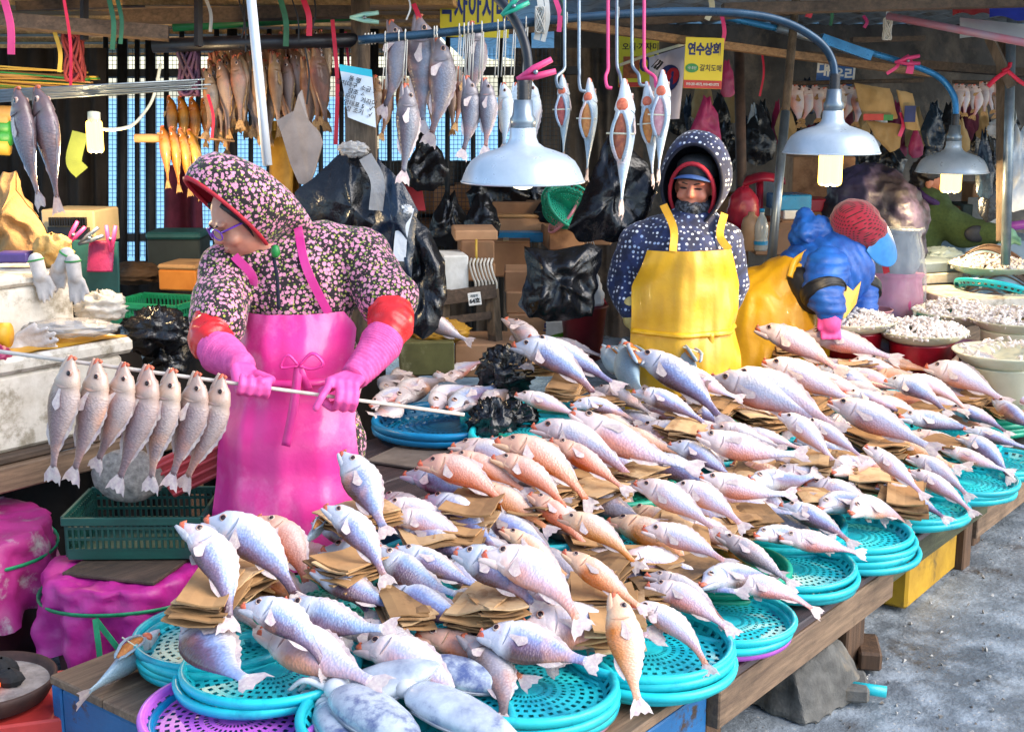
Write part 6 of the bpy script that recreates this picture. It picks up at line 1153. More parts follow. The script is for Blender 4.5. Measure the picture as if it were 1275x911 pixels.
# ------------------------------------------------------------------ things on and around the tables
def lay_split(label, h, t, w, n, cav, group=None): return open_fish(h, t, w, n, cav, label, group)
lay_split('gutted white fish lying open on the bare plank corner', pz(196, 792, .37), pz(98, 872, .335), .09, (.1, -.35, .9), CAVO)
for x0, y0, x1, y1, dz in ((412, 640, 366, 690, .09), (772, 432, 800, 500, .12), (838, 436, 880, 492, .12), (748, 436, 790, 470, .1)): lay_split('gutted fish with orange flesh lying open among the croakers', onbed(x0, y0, dz), onbed(x1, y1, dz - .02), .12, (-.1, -.55, .8), CAVO, 'open orange fleshed fish among the croakers')
def squid(a, b, w, label, nd=(0, -.3, .95)):
    """a squid: plump mantle with side fins, head and short arms"""
    a, b = Vector(a), Vector(b); x = (b - a).normalized(); n = Vector(nd); n = (n - x * n.dot(x)).normalized(); y = n.cross(x); L = (b - a).length; o = thing('squid', label, 'squid', a, 'plump squid on the near turquoise tray'); m = MB()
    pr = [(0, .55), (.06, .8), (.2, .97), (.4, 1.0), (.6, .9), (.78, .66), (.9, .4), (.97, .2), (1, .06)]
    m.rings([[a.lerp(b, u) + y * math.cos(q) * w * r + n * math.sin(q) * w * r * .55 for q in [2 * math.pi * k / 20 for k in range(20)]] for u, r in pr]); part('mantle', m, SQ, o)
    for s in (-1, 1): m = MB(); m.grid(lambda u, v: a.lerp(b, .12 + .8 * u) + y * s * (w * (.9 - .5 * u) + w * .35 * v * math.sin(math.pi * u)) - n * w * .15, 12, 4); m.add([Vector(p) - n * .004 for p in m.v], [tuple(reversed(f)) for f in m.f[:]]); part('fin', m, SQF, o)
    m = MB(); m.ell(a - x * w * .35, (w * .5, w * .5, w * .4), Matrix((x, y, n)).transposed(), 14, 10); part('head', m, SQF, o)
    for k in range(6): q = (k - 2.5) * .3; p0 = a - x * w * .6 + y * math.sin(q) * w * .4; m = MB(); m.tube(curve([p0, p0 - x * w * .6 + y * math.sin(q) * w * .8 + n * .01, p0 - x * w * 1.0 + y * math.sin(q) * w * 1.3 - n * w * (.3 + .1 * (k % 3))], 10), [w * .14, w * .11, w * .06], 7); part('arm', m, SQF, o)
SQ = mt('squid_mantle', 'c3cbd2', '8c94a6', .3, 16, .25, vary=.05, dirt=('4d5a86', 8)); SQF = mt('squid_fin', 'cfd0d0', 'b5b9be', .3, 14, .2)
zt = .40
squid(pz(435, 862, zt), pz(548, 826, zt + .06), .058, 'plump grey squid on top of the others on the near tray'); squid(pz(532, 828, zt + .03), pz(645, 856, zt), .055, 'plump pale squid pointing to the street on the near tray'); squid(pz(428, 862, zt + .01), pz(524, 930, zt), .068, 'plump squid with blue flecks on the near tray'); squid(pz(515, 860, zt + .02), pz(650, 925, zt - .01), .062, 'plump blue white squid hanging off the near tray'); squid(pz(410, 880, zt - .03), pz(440, 940, zt - .03), .05, 'squid with curled arms at the rim of the near tray')
h, t = pz(585, 790, .46), pz(655, 905, .37); fish('croaker', 'grey limp croaker draped over the rim of the near trays', 'fish', None, 'g', 4, (h + t) / 2, h - t, (-.3, -.6, .7), (h - t).length)
# blue basket of fish heads and tails
bb_ = pd(552, 520, 4.78); p = pz(552, 528, .545)
for k in range(2): tray(BLUEP, (p.x, p.y, .505 + .022 * k), 'blue round plastic basket heaped with grey fish' + (', topmost' if k else ', underneath'), None, (0, 0), 1.22)
for k, (x0, y0, x1, y1, kd) in enumerate(((520, 492, 594, 428, 'b'), (530, 510, 605, 470, 'p'), (548, 512, 640, 472, 'b'), (490, 500, 560, 462, 'g'), (480, 488, 500, 460, 'g'), (500, 505, 460, 520, 'g'), (470, 500, 520, 478, 'p'), (560, 470, 600, 445, 'p'), (600, 505, 640, 480, 'g'), (485, 478, 540, 450, 'g'), (540, 495, 600, 500, 'g'))):
    h = pz(x0, y0, .63 + .01 * (k % 3)); t = pz(x1, y1, .66 + .008 * (k % 4)); L = max(.24, min(.38, (h - t).length)); fish('croaker', 'grey croaker heaped tail up in the blue basket', 'fish', 'croakers heaped in the blue basket', kd, k % 6, (h + t) / 2, h - t, (-.3, -.5, .8), L)
heap('black_bag', 'crumpled black plastic bag at the rim of the blue basket', 'bag', 612, 528, 4.62, (.09, .07, .1), BLKBAG, .5, 21); heap('black_bag', 'black plastic bag under the propped silver croaker', 'bag', 628, 468, 4.9, (.11, .09, .12), BLKBAG, .5, 25); heap('black_bag', 'torn black plastic bag lying before the green tray', 'bag', 645, 520, 4.7, (.08, .06, .07), BLKBAG, .5, 29)
m = pd(560, 415, 5.0); h, t = pz(530, 402, .86), pd(565, 430, 4.95); fish('croaker', 'small grey croaker with its head out of the black bag', 'fish', None, 'g', 2, pd(555, 410, 4.95), pd(525, 392, 4.95) - pd(580, 425, 4.95), TC, .24)
m = MB(); m.box(pz(515, 568, .5) + ZZ * .008, (.3, .2, .012), .2, bev=.003); solo('grey_board', m, mt('grey_board', '6d625a', '554b45', .8, 12, .2), 'bare grey board edge before the blue basket', 'board', pz(515, 568, .5), None, False)
# rock, bricks, pipe, yellow crate
rk = remesh((lambda m: (m.add([Vector(p) for p in ((3.18, 1.44, .0), (3.5, 1.38, 0), (3.62, 1.55, 0), (3.52, 1.78, 0), (3.22, 1.75, 0), (3.22, 1.5, .13), (3.36, 1.46, .185), (3.55, 1.5, .12), (3.5, 1.7, .17), (3.26, 1.7, .15))], [(4, 3, 2, 1, 0), (5, 6, 7, 8, 9), (0, 1, 6, 5), (1, 2, 7, 6), (2, 3, 8, 7), (3, 4, 9, 8), (4, 0, 5, 9)]), m)[-1])(MB()), .011, 3, .3); wrinkle(rk, lambda p: .02 * nz(p, 7) + .009 * nz(p, 22)); shift(rk, Vector((3.4, 1.55, .01))); rk.polygons.foreach_set('use_smooth', [False] * len(rk.polygons)); o = put('rock', rk, mt('rock_grey', '6b6964', '3f3d3a', .9, 9, .6, bsc=30, dist=.01, dirt=('7d6f5c', 5)), None, (3.4, 1.55, .0)); tag(o, 'big rough grey rock wedged under the thick beam table', 'rock')
for x, y, s, l, mt_ in ((1060, 862, (.14, .09, .045), 'pale stone slab beside the rock', 'rock_grey'), (1080, 822, (.16, .07, .06), 'brown wood block behind the rock', 'leg_wood')): p = pz(x, y, 0); m = MB(); m.box(p + ZZ * s[2] / 2, s, .5, bev=.008); solo('stone_slab' if 'stone' in l else 'wood_block', m, _M[mt_], l, 'stone' if 'stone' in l else 'block', p, None, False)
rod('plastic_pipe', [pz(1050, 853, .03), pz(1104, 861, .03)], .017, TURQ, 'short turquoise plastic pipe lying past the rock', 'pipe', None, 14)
yc = thing('yellow_crate', 'yellow plastic crate under the mossy beam table', 'crate', (4.28, 1.62, 0)); m = MB(); m.box((4.40, 1.74, .09), (.50, .40, .18), .02, bev=.01); part('body', m, mt('yellow_crate_plastic', 'c79a1c', 'a67c14', .5, 8, .2, dirt=('5c4a22', 6)), yc, False); m = MB(); m.box((4.40, 1.74, .175), (.52, .42, .022), .02, bev=.006); part('rim', m, _M['yellow_crate_plastic'], yc, False)
tagplate(1243, 600, 4.82, 13, 22, ('자갈치', '83'), 'small white number plate on the table end by the street corner', -.92)
# ------------------------------------------------------------------ boxes and bags behind, middle
carton('foam_box', 'small white foam box on end behind the black bag', 552, 318, 584, 368, 5.4, .2, FOAMW, .2); carton('wood_box', 'brown wooden box tied with yellow string', 574, 300, 616, 328, 5.5, .25, CARDS3[1], .1); carton('paper_pile', 'pile of flattened paper on the wooden box', 566, 287, 620, 300, 5.5, .25, CARDS3[2], .1, 'paper'); carton('brown_box', 'brown box under the hanging white hooks', 576, 328, 617, 350, 5.55, .2, CARDS3[0], .1)
rod('yellow_string', [pd(593, 298, 5.46), pd(593, 330, 5.46)], .005, YELR, 'yellow string round the brown wooden box', 'string')
hk = thing('wire_hooks', 'white wire hooks hung in a row on a brown box', 'hooks', pd(600, 330, 5.4))
for k in range(7): m = MB(); x = 587 + k * 4.4; m.tube(curve([pd(x, 322, 5.4), pd(x - 2, 330, 5.38), pd(x + 2, 345, 5.38), pd(x + 5, 352, 5.38), pd(x + 5, 362, 5.38)], 14), .005, 6); part('hook', m, WHTR, hk)
ws = thing('wood_stool', 'old wooden stand with the number plate 64', 'stand', pd(580, 420, 5.3))
for a, b, w in (((545, 372), (618, 362), .04), ((548, 400), (612, 392), .022)): m = MB(); m.tube([pd(*a, 5.35), pd(*b, 5.35)], w, 4); part('cross_board', m, OLDX, ws, False)
for x in (552, 612): m = MB(); m.tube([pd(x, 360, 5.36), pd(x + (6 if x > 600 else -3), 440, 5.36)], .03, 4); part('leg', m, POSTW, ws, False)
tagplate(591, 372, 5.26, 16, 16, ('자갈치', '64호'), 'white number plate 64 on the old wooden stand', .0, .12)
heap('yellow_sack', 'mustard yellow sack behind the blue basket', 'sack', 545, 412, 5.25, (.13, .1, .05), GOLDC, .3, 2); carton('olive_box', 'worn olive box below the mustard sack', 498, 425, 566, 468, 5.15, .25, mt('olive_paint', '5c5a2e', '45431f', .7, 8, .2, dirt=('7d7a5a', 6)), .1, lid=None); carton('tan_box', 'tan carton beside the olive box', 566, 428, 640, 470, 5.3, .3, CARDS3[2], .0)
for k, (y0, y1, x0) in enumerate(((337, 364, 628), (363, 391, 630), (391, 428, 632))):
    o = carton('small_carton', ('tan printed carton on top of its pile', 'tan printed carton in the middle of its pile', 'plain tan carton at the bottom of the pile')[k], x0, y0, x0 + 56, y1, 5.7, .22, CARDS3[2], .0, 'carton', None, 'cartons piled behind the grey croaker'); r, u = face_axes(0); n = r.cross(u)
    if k < 2:
        c = pd(x0 + 24, (y0 + y1) / 2, 5.7) + n * .004; lettering('맥반 냉', .034, INKK, o, c + u * .017, r, u); lettering('국내산 특선', .014, INKK, o, c - u * .025 - r * .02, r, u)
        fr = MB(); W_, H_ = mpx(24, 5.7), mpx(10, 5.7)
        for a, b in (((-1, 1), (1, 1)), ((-1, -1), (1, -1)), ((-1, -1), (-1, 1)), ((1, -1), (1, 1))): fr.tube([c + r * a[0] * W_ + u * a[1] * H_, c + r * b[0] * W_ + u * b[1] * H_], .0015, 4)
        part('printed_frame', fr, INKK, o, False)
o = carton('white_carton', 'white carton with blue and red print beside the maroon bucket', 680, 399, 716, 428, 5.62, .2, FOAMW, .0, 'carton'); r, u = face_axes(0); c = pd(694, 408, 5.62) + r.cross(u) * .004; lettering('모조', .045, INKB, o, c - r * .02, r, u, .0015); lettering('명', .045, MAGB, o, c + r * .055, r, u, .003)
rod('green_onion', [pd(678, 424, 5.5), pd(704, 417, 5.5)], .014, mt('leaf_green', '5fa01f', '4a8416', .5, 8, .1), 'green stalk lying before the white carton', 'vegetable')
bu = thing('bucket', 'maroon plastic bucket with a wire handle behind the silver croakers', 'bucket', pd(728, 440, 5.5)); c = pd(726, 446, 5.5); s = mpx(1, 5.5); m = MB(); m.lathe([(22 * s, 0), (29 * s, 68 * s), (30.5 * s, 70 * s), (30.5 * s, 66 * s)], 30, c, 0, True); m.lathe([(28.5 * s, 68 * s), (21 * s, 4 * s), (0, 4 * s)], 30, c); part('shell', m, mt('maroon_plastic', '6b1522', '55101a', .45, 8, .1), bu); m = MB(); m.tube(curve([c + RT * 29 * s + ZZ * 66 * s, c + RT * 8 * s + ZZ * 105 * s, c - RT * 6 * s + ZZ * 104 * s, c - RT * 29 * s + ZZ * 66 * s], 20), .003, 6); part('handle', m, REDC, bu)
bag('white plastic bag stuffed behind the maroon bucket', 735, 325, 388, 34, 5.45, WHTBAG, seed=4); 
tarpbag('black plastic bag with a wide open top hung before the cartons', ((652, 306), (690, 312), (735, 302), (750, 310), (744, 350), (738, 394), (694, 400), (660, 394), (646, 378), (656, 342)), 5.2, .09, BLKBAG, 11)
tarpbag('black tarp bag sagging behind the split white fish', ((740, 210), (760, 160), (806, 205), (818, 240), (790, 300), (722, 300), (708, 285)), 5.3, .07, BLKBAG, 3)
tarpbag('folded black bag hung on the wound post', ((434, 182), (452, 186), (500, 245), (508, 300), (470, 330), (420, 300), (372, 262), (368, 240)), 4.72, .05, BLKBAG, 6); tarpbag('stiff black bag with a bluish sheen hung by the post', ((470, 196), (505, 232), (520, 262), (512, 350), (478, 330), (462, 280)), 4.68, .05, BLUBAG, 9)
tarpbag('glossy black bag tied with a white knot', ((503, 262), (516, 266), (536, 290), (554, 325), (556, 372), (546, 408), (526, 422), (506, 412), (500, 370), (502, 310)), 4.75, .08, BLKBAG, 2); m = strap([pd(508, 258, 4.66), pd(500, 290, 4.65), pd(497, 325, 4.66)], .045, TC); solo('white_film_strip', m, WHTBAG, 'white film strip tied at the neck of the glossy black bag', 'strip', pd(508, 258, 4.66), None, False); heap('film_knot', 'white film knot at the neck of the glossy bag', 'knot', 503, 262, 4.66, (.03, .03, .025), WHTBAG, .5, 3); heap('film_knot', 'clear film bunched at the top of the wound post', 'knot', 440, 186, 4.66, (.06, .04, .03), CLEAR, .5, 12); m = strap([pd(455, 195, 4.64), pd(470, 225, 4.63), pd(468, 262, 4.64)], .05, TC); solo('film_strip', m, CLEAR, 'clear film trailing over the folded black bag', 'strip', pd(455, 195, 4.64), None, False)
for k, (x, y, w, h_, d) in enumerate(((530, 165, 44, 72, 5.9), (560, 240, 50, 70, 6.2), (620, 205, 60, 60, 6.4), (600, 240, 40, 60, 6.1), (690, 240, 40, 40, 6.3), (665, 215, 40, 50, 6.5))): hungbag(('flat black bag hung under the silver fish', 'black bag sagging behind the small lamp shade', 'black bag hanging in the dark behind the lamp', 'black bag half hidden by the lamp shade', 'black bag above the green bowls', 'black bag behind the lamp rim')[k], x, y, y + h_, w * 1.15, d, BLKBAG, seed=k + 30)
m = MB(); m.poly([pd(486, 250, 6.0), pd(520, 205, 6.0), pd(530, 262, 6.0), pd(500, 262, 6.0)], .02, TC); solo('red_sheet', m, mt('red_sheet', 'a51d2a', '84151f', .6, 8, .2), 'red sheet corner behind the black bags', 'sheet', pd(486, 250, 6), None, False)
carton('brown_carton', 'long brown carton on the back shelf', 603, 268, 688, 290, 6.3, .3, CARDS3[0], .05, lid=CARD); carton('brown_carton', 'carton with open top on the back shelf', 612, 252, 690, 268, 6.35, .3, CARDS3[1], -.05); carton('blue_tray', 'flat blue tray under the long brown carton', 618, 290, 680, 302, 6.2, .3, BLUEP, .0, 'tray'); carton('grey_carton', 'tall grey brown carton below the blue tray', 600, 302, 660, 345, 6.1, .3, CARDS3[1], .0, flaps=True); carton('printed_carton', 'brown carton under the green bowls', 683, 286, 728, 312, 6.0, .3, CARDS3[0], .1); carton('pale_carton', 'tan carton behind the lamp shade', 618, 232, 652, 252, 6.5, .3, CARDS3[2], .0)
p = pd(705, 268, 5.95)
for k in range(4): tray((PINKP, GREENP, GREENP, GREENP)[k], p + TC * (.03 * k) + ZZ * .018 * k, ('pink bowl leaning under the green bowls' if k == 0 else 'green round bowl leaning in its stack on the cartons'), None if k == 0 else 'green bowls leaning on the cartons', (-.9, .3), .52 + .02 * k)

# ------------------------------------------------------------------ right: far stalls
ch = thing('plastic_chair', 'red plastic chair behind the polka dot hood', 'chair', pd(950, 300, 7.2)); RC = mt('red_chair_plastic', 'a31a34', '821429', .4, 8, .1)
m = MB(); m.tube(curve([pd(922, 228, 7.2), pd(950, 220, 7.15), pd(975, 224, 7.2)], 12), .035, 8, flat=.5); part('backrest', m, RC, ch)
for x in (928, 946, 970): m = MB(); m.tube([pd(x, 224, 7.2), pd(x - 1, 285, 7.18)], .022, 8); part('back_slat' if x == 946 else 'back_post', m, RC, ch)
m = MB(); m.box(pd(945, 285, 7.0), (.42, .4, .03), YAW - math.pi / 2, bev=.01); part('seat', m, RC, ch, False)
for s in (-1, 1):
    for q in (-1, 1): p = pd(945, 285, 7.0) + RT * s * .18 + TC * q * .17; m = MB(); m.tube([p, Vector((p.x, p.y, 0))], .022, 8); part('leg', m, RC, ch)
heap('red_cushion', 'rounded red plastic seat back beside the chair', 'seat', 925, 262, 7.0, (.08, .06, .12), RC, .1, 3)
for a in (('blue_parcel', 'blue wrapped parcel tied with string', 970, 243, 1012, 262, 7.0, .2, mt('blue_wrap', '1c7aa8', '15618a', .3, 8, .3), .2), ('red_parcel', 'flat red parcel right of the blue one', 1008, 248, 1036, 264, 7.1, .2, REDP, .1), ('white_carton', 'pale carton under the blue parcel', 975, 262, 1012, 275, 7.0, .25, FOAMW, .1), ('brown_carton', 'big brown carton lit by the warm bulb', 985, 196, 1062, 262, 7.8, .4, CARDS3[0], .0), ('brown_carton', 'low tan carton stacked beside the leaning pole', 940, 285, 1005, 318, 6.6, .35, CARDS3[2], .0), ('brown_carton', 'tan carton on its side under the blue parcel', 972, 275, 1012, 290, 6.9, .3, CARDS3[1], .1), ('grey_crate', 'grey crate far behind the green fleece', 1198, 255, 1226, 282, 9.2, .3, mt('grey_crate', '4a5a58', '3a4846', .5, 8, .1), .0), ('white_box', 'white box beside the grey crate', 1226, 250, 1246, 282, 9.0, .3, FOAMW, .1)): carton(*a)
wbt = thing('water_bottle', 'plastic water bottle standing behind the polka dot sleeve', 'bottle', pd(947, 312, 6.4)); c = pd(947, 312, 6.4); m = MB(); m.lathe([(.03, 0), (.034, .01), (.034, .05), (.031, .06), (.034, .07), (.034, .12), (.02, .16), (.011, .175), (.011, .19)], 20, c, 0, True); part('body', m, mt('bottle_plastic', 'b5c3c8', '9fb0b6', .15, 6, .1, Alpha=.6), wbt); m = MB(); m.lathe([(.013, .188), (.013, .205)], 14, c, 0, True, True); part('cap', m, BLUEP, wbt); m = MB(); m.lathe([(.0346, .03), (.0346, .048)], 20, c); part('label', m, BLUEP, wbt)
jg = thing('jug', 'beige plastic jug beside the water bottle', 'jug', pd(934, 312, 6.45)); c = pd(934, 312, 6.45); m = MB(); m.lathe([(.042, 0), (.048, .01), (.048, .13), (.04, .16), (.018, .175), (.016, .19), (.0, .19)], 20, c, 0, True); part('body', m, mt('jug_plastic', 'a88a6c', '8f7256', .5, 8, .1), jg); m = MB(); m.tube(curve([c + RT * .045 + ZZ * .12, c + RT * .075 + ZZ * .1, c + RT * .05 + ZZ * .05], 10), .008, 6); part('handle', m, _M['jug_plastic'], jg)
for k in range(7): hfish('p', 992 + k * 12.5, 108 + R.uniform(-3, 3), 156 + R.uniform(-5, 6), 8.3, 'pale dried flatfish hung in a row behind the lit lamp', 'pale dried flatfish behind the lit lamp', None, R.uniform(-.4, .4), True, 3, 1.5, False)
for k in range(8): hfish('p' if k % 2 else 'g', 1192 + k * 8, 104 + R.uniform(-2, 2), 146 + R.uniform(-5, 6), 8.0, 'greyish dried fish hung in a row by the braced post', 'greyish dried fish by the braced post', None, R.uniform(-.4, .4), True, 3, 1.3, False)
rod('hanging_rail', [pd(985, 104, 8.32), pd(1150, 100, 8.3)], .014, OLDX, 'wooden rail for the pale dried flatfish', 'rail'); rod('hanging_rail', [pd(1186, 102, 8.05), pd(1270, 103, 8.0)], .012, OLDX, 'wooden rail for the greyish dried fish', 'rail')
SACKP = mt('printed_sack', 'b79a6c', '9c7f52', .8, 7, .3)
def sack(label, pts, d, seed, pr=None):
    o = tarpbag(label, pts, d, .03, SACKP, seed); return o
k1 = sack('brown paper sack with a red and green print, draped on the rail', ((1064, 104), (1108, 110), (1118, 148), (1074, 150)), 8.0, 2); k2 = sack('brown paper sack with a blue print, draped on the rail', ((1116, 112), (1136, 116), (1146, 164), (1128, 160)), 7.95, 5); sack('crumpled brown paper hanging below the sacks', ((1078, 150), (1125, 155), (1120, 185), (1108, 190), (1090, 172)), 8.05, 8)
for o_, x0, y0, x1, y1, d, mt_ in ((k1, 1075, 142, 1100, 150, 7.94, INKR), (k1, 1100, 143, 1112, 150, 7.94, INKG), (k2, 1126, 132, 1140, 152, 7.9, INKB)): m = MB(); m.box(pd((x0 + x1) / 2, (y0 + y1) / 2, d), (mpx(x1 - x0, d), .004, mpx(y1 - y0, d)), Matrix.Rotation(YAW - math.pi / 2, 3, 'Z')); part('print', m, mt_, o_, False)
FBAG = [('magenta bag hung on the rusty pole', 880, 120, 190, 34, 6.6, MAGB), ('magenta cloth beside the yellow shop sign', 905, 74, 122, 18, 6.5, MAGB), ('dark grey bag hung under the far rail', 1162, 128, 188, 26, 8.0, BLUBAG), ('magenta bag hung among the dark bags', 1140, 160, 196, 16, 8.3, MAGB), ('black bag hung beneath the paper sacks', 1108, 165, 222, 34, 8.6, BLKBAG), ('black bag hung by the braced post', 1236, 150, 275, 34, 6.9, BLKBAG), ('blue black bag hung by the braced post', 1225, 160, 250, 20, 6.8, BLUBAG), ('white bag tied on the braced post', 1270, 155, 265, 44, 6.9, WHTBAG), ('black bag hung behind the rusty pole', 945, 130, 205, 36, 7.8, BLKBAG), ('black bag at the foot of the yellow sign', 905, 150, 215, 30, 7.9, BLKBAG), ('maroon bag hung deep in the far stall', 1205, 140, 176, 14, 9, MAROON), ('maroon bag by the far greyish fish', 1245, 140, 180, 16, 8.8, MAROON), ('dark bag behind the red chair', 985, 160, 225, 30, 8.9, BLUBAG), ('maroon bag under the pale flatfish', 1010, 155, 195, 30, 8.9, MAROON), ('dark bag between the lamps', 1080, 170, 215, 30, 8.9, BLKBAG)]
for k, (l, x, a, b, w, d, mt_) in enumerate(FBAG): hungbag(l, x, a, b, w * 1.1, d, mt_, seed=50 + k * 3)
heap('white_film_knot', 'white film knot on the braced post', 'knot', 1243, 160, 6.75, (.06, .04, .05), WHTBAG, .5, 2)
pr_ = remesh((lambda m: (m.ell(pd(1082, 240, 7.1), (.2, .2, .14), CB, 24, 14), m.ell(pd(1108, 272, 7.05), (.19, .17, .19), CB, 24, 14), m.ell(pd(1060, 265, 7.1), (.14, .15, .15), CB, 20, 12), m.ell(pd(1090, 320, 7.1), (.26, .18, .3), CB, 20, 12), m)[-1])(MB()), .016, 5); wrinkle(pr_, lambda p: -.05 * abs(nz(p * 6, 1)) - .03 * abs(nz(p * 14, 1)) + .03); o = put('padded_bundle', shift(pr_, pd(1090, 250, 7.1)), mt('purple_camo', '1b1822', '443d5a', .5, 6, .4, bsc=14, dist=.02, contrast=(.45, .65)), None, pd(1090, 250, 7.1)); tag(o, 'dark purple patterned padded bundle behind the red headscarf', 'bundle')
wp = thing('wrapped_sack', 'tall sack of pink and grey cloth wrapped in clear film', 'sack', pd(1112, 395, 6.5)); m = bag('', 1112, 286, 352, 66, 6.5, CLEAR, 'solo', seed=3, neck=.9, bulge=.4, ridge=.1); part('grey_cloth', m, mt('grey_blue_cloth', '6f7c86', '55616b', .5, 7, .3), wp); m = bag('', 1112, 340, 420, 74, 6.48, CLEAR, 'solo', seed=7, neck=.95, bulge=.3, ridge=.08); part('pink_cloth', m, mt('pink_cloth', 'cf4a86', 'b53a72', .5, 7, .3), wp); m = bag('', 1112, 284, 425, 82, 6.48, CLEAR, 'solo', seed=9, neck=.85, bulge=.4, ridge=.12); part('clear_film', m, mt('thin_film', 'd8dce0', 'c2c8ce', .2, 8, .6, bsc=14, dist=.02, Alpha=.3), wp)
m = strap([pd(1096, 300, 6.25), pd(1100, 320, 6.22), pd(1104, 340, 6.24)], .03, TC); part('red_tape', m, REDC, wp, False)
# bowls of shellfish
SHELL = mt('shellfish_flesh', 'e8e2dc', 'cdc3c0', .35, 20, .2, vary=.15)
sm = [MB().ell((0, 0, 0), (.016, .010, .008), None, 7, 5).mesh('morsel'), MB().tube(curve([(-.02, 0, 0), (-.006, .008, .004), (.01, .002, .002), (.022, -.008, 0)], 6), [.007, .009, .007, .003, .001], 6).mesh('morsel')]
def bowl(label, px_, py_, z, r, mat, heap_, tall=.05, food='shellfish', under=None):
    p = pz(px_, py_, z); o = thing('shallow_bowl', label, 'bowl', (p.x, p.y, z - tall)); c = Vector((p.x, p.y, z - tall)); m = MB(); m.lathe([(r * .62, 0), (r * .8, tall * .35), (r * .97, tall * .92), (r, tall), (r * 1.02, tall * .97), (r * .99, tall * .85), (r * .82, tall * .25), (r * .64, -.004)], 40, c, 0, True, True); part('dish', m, mat, o)
    if heap_:
        m = MB()
        for k in range(heap_):
            q = R.uniform(0, 6.283); rr = r * .95 * math.sqrt(R.random()); zz = tall * .75 + .06 * (1 - (rr / r) ** 2) * R.uniform(.55, 1.0); B = Euler((R.uniform(-1, 1), R.uniform(-1, 1), R.uniform(0, 6))).to_matrix(); s = R.uniform(.55, 1.1); me = sm[k % 2 if food == 'shellfish' else 1]
            m.add([c + Vector((rr * math.cos(q), rr * math.sin(q), zz)) + B @ (v.co * s) for v in me.vertices], [tuple(f.vertices) for f in me.polygons])
        part('heaped_' + food, m, SHELL, o, True, True)
    if under:
        m = MB(); m.lathe([(r * .5, -.2), (r * .62, -.19), (r * .7, -.01), (r * .72, -.006)], 30, c, 0, True, True); solo('plastic_tub', m, under, f'{MN[under.name]} plastic tub under the {label}'[:90], 'tub', c - ZZ * .2)
    return o
bowl('white dish heaped with shellfish before the bending person', 1058, 396, .74, .21, CREAM, 900, under=REDP); bowl('cream dish heaped with shellfish beside a turquoise basin', 1148, 410, .70, .2, CREAM, 800, under=REDP); bowl('turquoise basin standing empty before the wrapped sack', 1142, 388, .70, .22, TURQ, 0, .06); bowl('white dish of small squid past the turquoise basin', 1190, 386, .72, .2, CREAM, 600, .05, 'squid'); bowl('white dish of shellfish at the table end by the cutlassfish', 1236, 328, .86, .22, CREAM, 600); bowl('white dish of shellfish on the cream tub', 1262, 396, .72, .2, CREAM, 600, under=CREAM); bowl('cream bowl with a few pale fish, by the street corner', 1250, 436, .66, .21, CREAM, 60, .06, 'squid', CREAM); bowl('pink basin stacked under a turquoise one', 1200, 428, .62, .12, PINKP, 0, .05, under=REDP); bowl('red tub left of the shellfish', 925, 462, .66, .06, REDP, 0, .05); bowl('pink tub at the hands of the bending person', 1085, 384, .73, .1, PINKP, 0, .05)
heap('crumpled_paper', 'crumpled grey wrapping at the far dishes', 'wrapping', 1172, 318, 7.2, (.12, .1, .05), mt('grey_wrap', '8fa0a6', '74858c', .4, 8, .4), .4, 9)
for k in range(3): carton('foam_slab', ('foam slab on top of its pile by the green fleece', 'foam slab in the middle of its pile', 'dark slab at the bottom of the foam pile')[k], 1145, 326 + 14 * k, 1205, 339 + 14 * k, 6.9, .4, (mt('slab_grey', '7d8d98', '66757f', .7, 10, .2), FOAM, mt('slab_dark', '23252a', '17181c', .6, 10, .2))[k], .4, 'slab')
CUT = mt('cutlassfish_skin', '9fb4c0', '6f8794', .2, 14, .2, Metallic=.35); CUTB = mt('cutlassfish_brown', '6b5648', '4c3c32', .35, 14, .2)
for k in range(14):
    y = 318 + k * 5.2; d = 6.9 - k * .03; x0 = 1192 + R.uniform(-8, 16) + k * 1.0; pts = curve([pd(x0, y + 4, d), pd(x0 + 34, y - 9 + k * .3, d - .05), pd(x0 + 68, y + 4 + k, d - .1), pd(x0 + 100, y + 36, d - .15)], 18); m = MB(); m.tube(pts, [mpx(5.5, d) * (.5 + .5 * min(1, i / 3)) * (1 - .6 * max(0, (i - 12) / 8)) for i in range(len(pts))], 8, flat=.55); o = thing('cutlassfish', 'long silver cutlassfish laid in the curved pile' if k % 4 else 'long brown backed cutlassfish laid in the curved pile', 'fish', pts[0], 'silver cutlassfish pile' if k % 4 else 'brown cutlassfish pile'); part('body', m, CUT if k % 4 else CUTB, o); m = MB(); m.tube(pts[::2], [.004] * len(pts[::2]), 5); part('dorsal_fin', MB().tube([p + ZZ * mpx(4.5, d) for p in pts[1:-3]], .005, 5), CUTB, o); part('eye', MB().ell(pts[1] + TC * mpx(4, d), (.008, .004, .008), CB, 8, 6), EYEB, o)
carton('cutlassfish_stand', 'low stand under the cutlassfish pile', 1185, 372, 1320, 400, 6.4, .5, FOAM, .2, 'stand'); p = pd(1240, 366, 6.7); tray(TURQ, p, 'turquoise tray showing under the cutlassfish pile', None, (-.3, .1), 1.0)
m = MB(); m.tube([pd(1215, 288, 8.3), pd(1300, 276, 8.0)], .03, 6); solo('pink_ledge', m, MAGP, 'pink plastic edge far behind the reaching glove', 'ledge', pd(1215, 288, 8.3)); carton('far_table', 'far stall table under a grey blue sheet', 1190, 300, 1330, 330, 8.4, 1.0, mt('far_sheet', '9fb0ba', '8799a4', .5, 5, .2), .3, 'table')
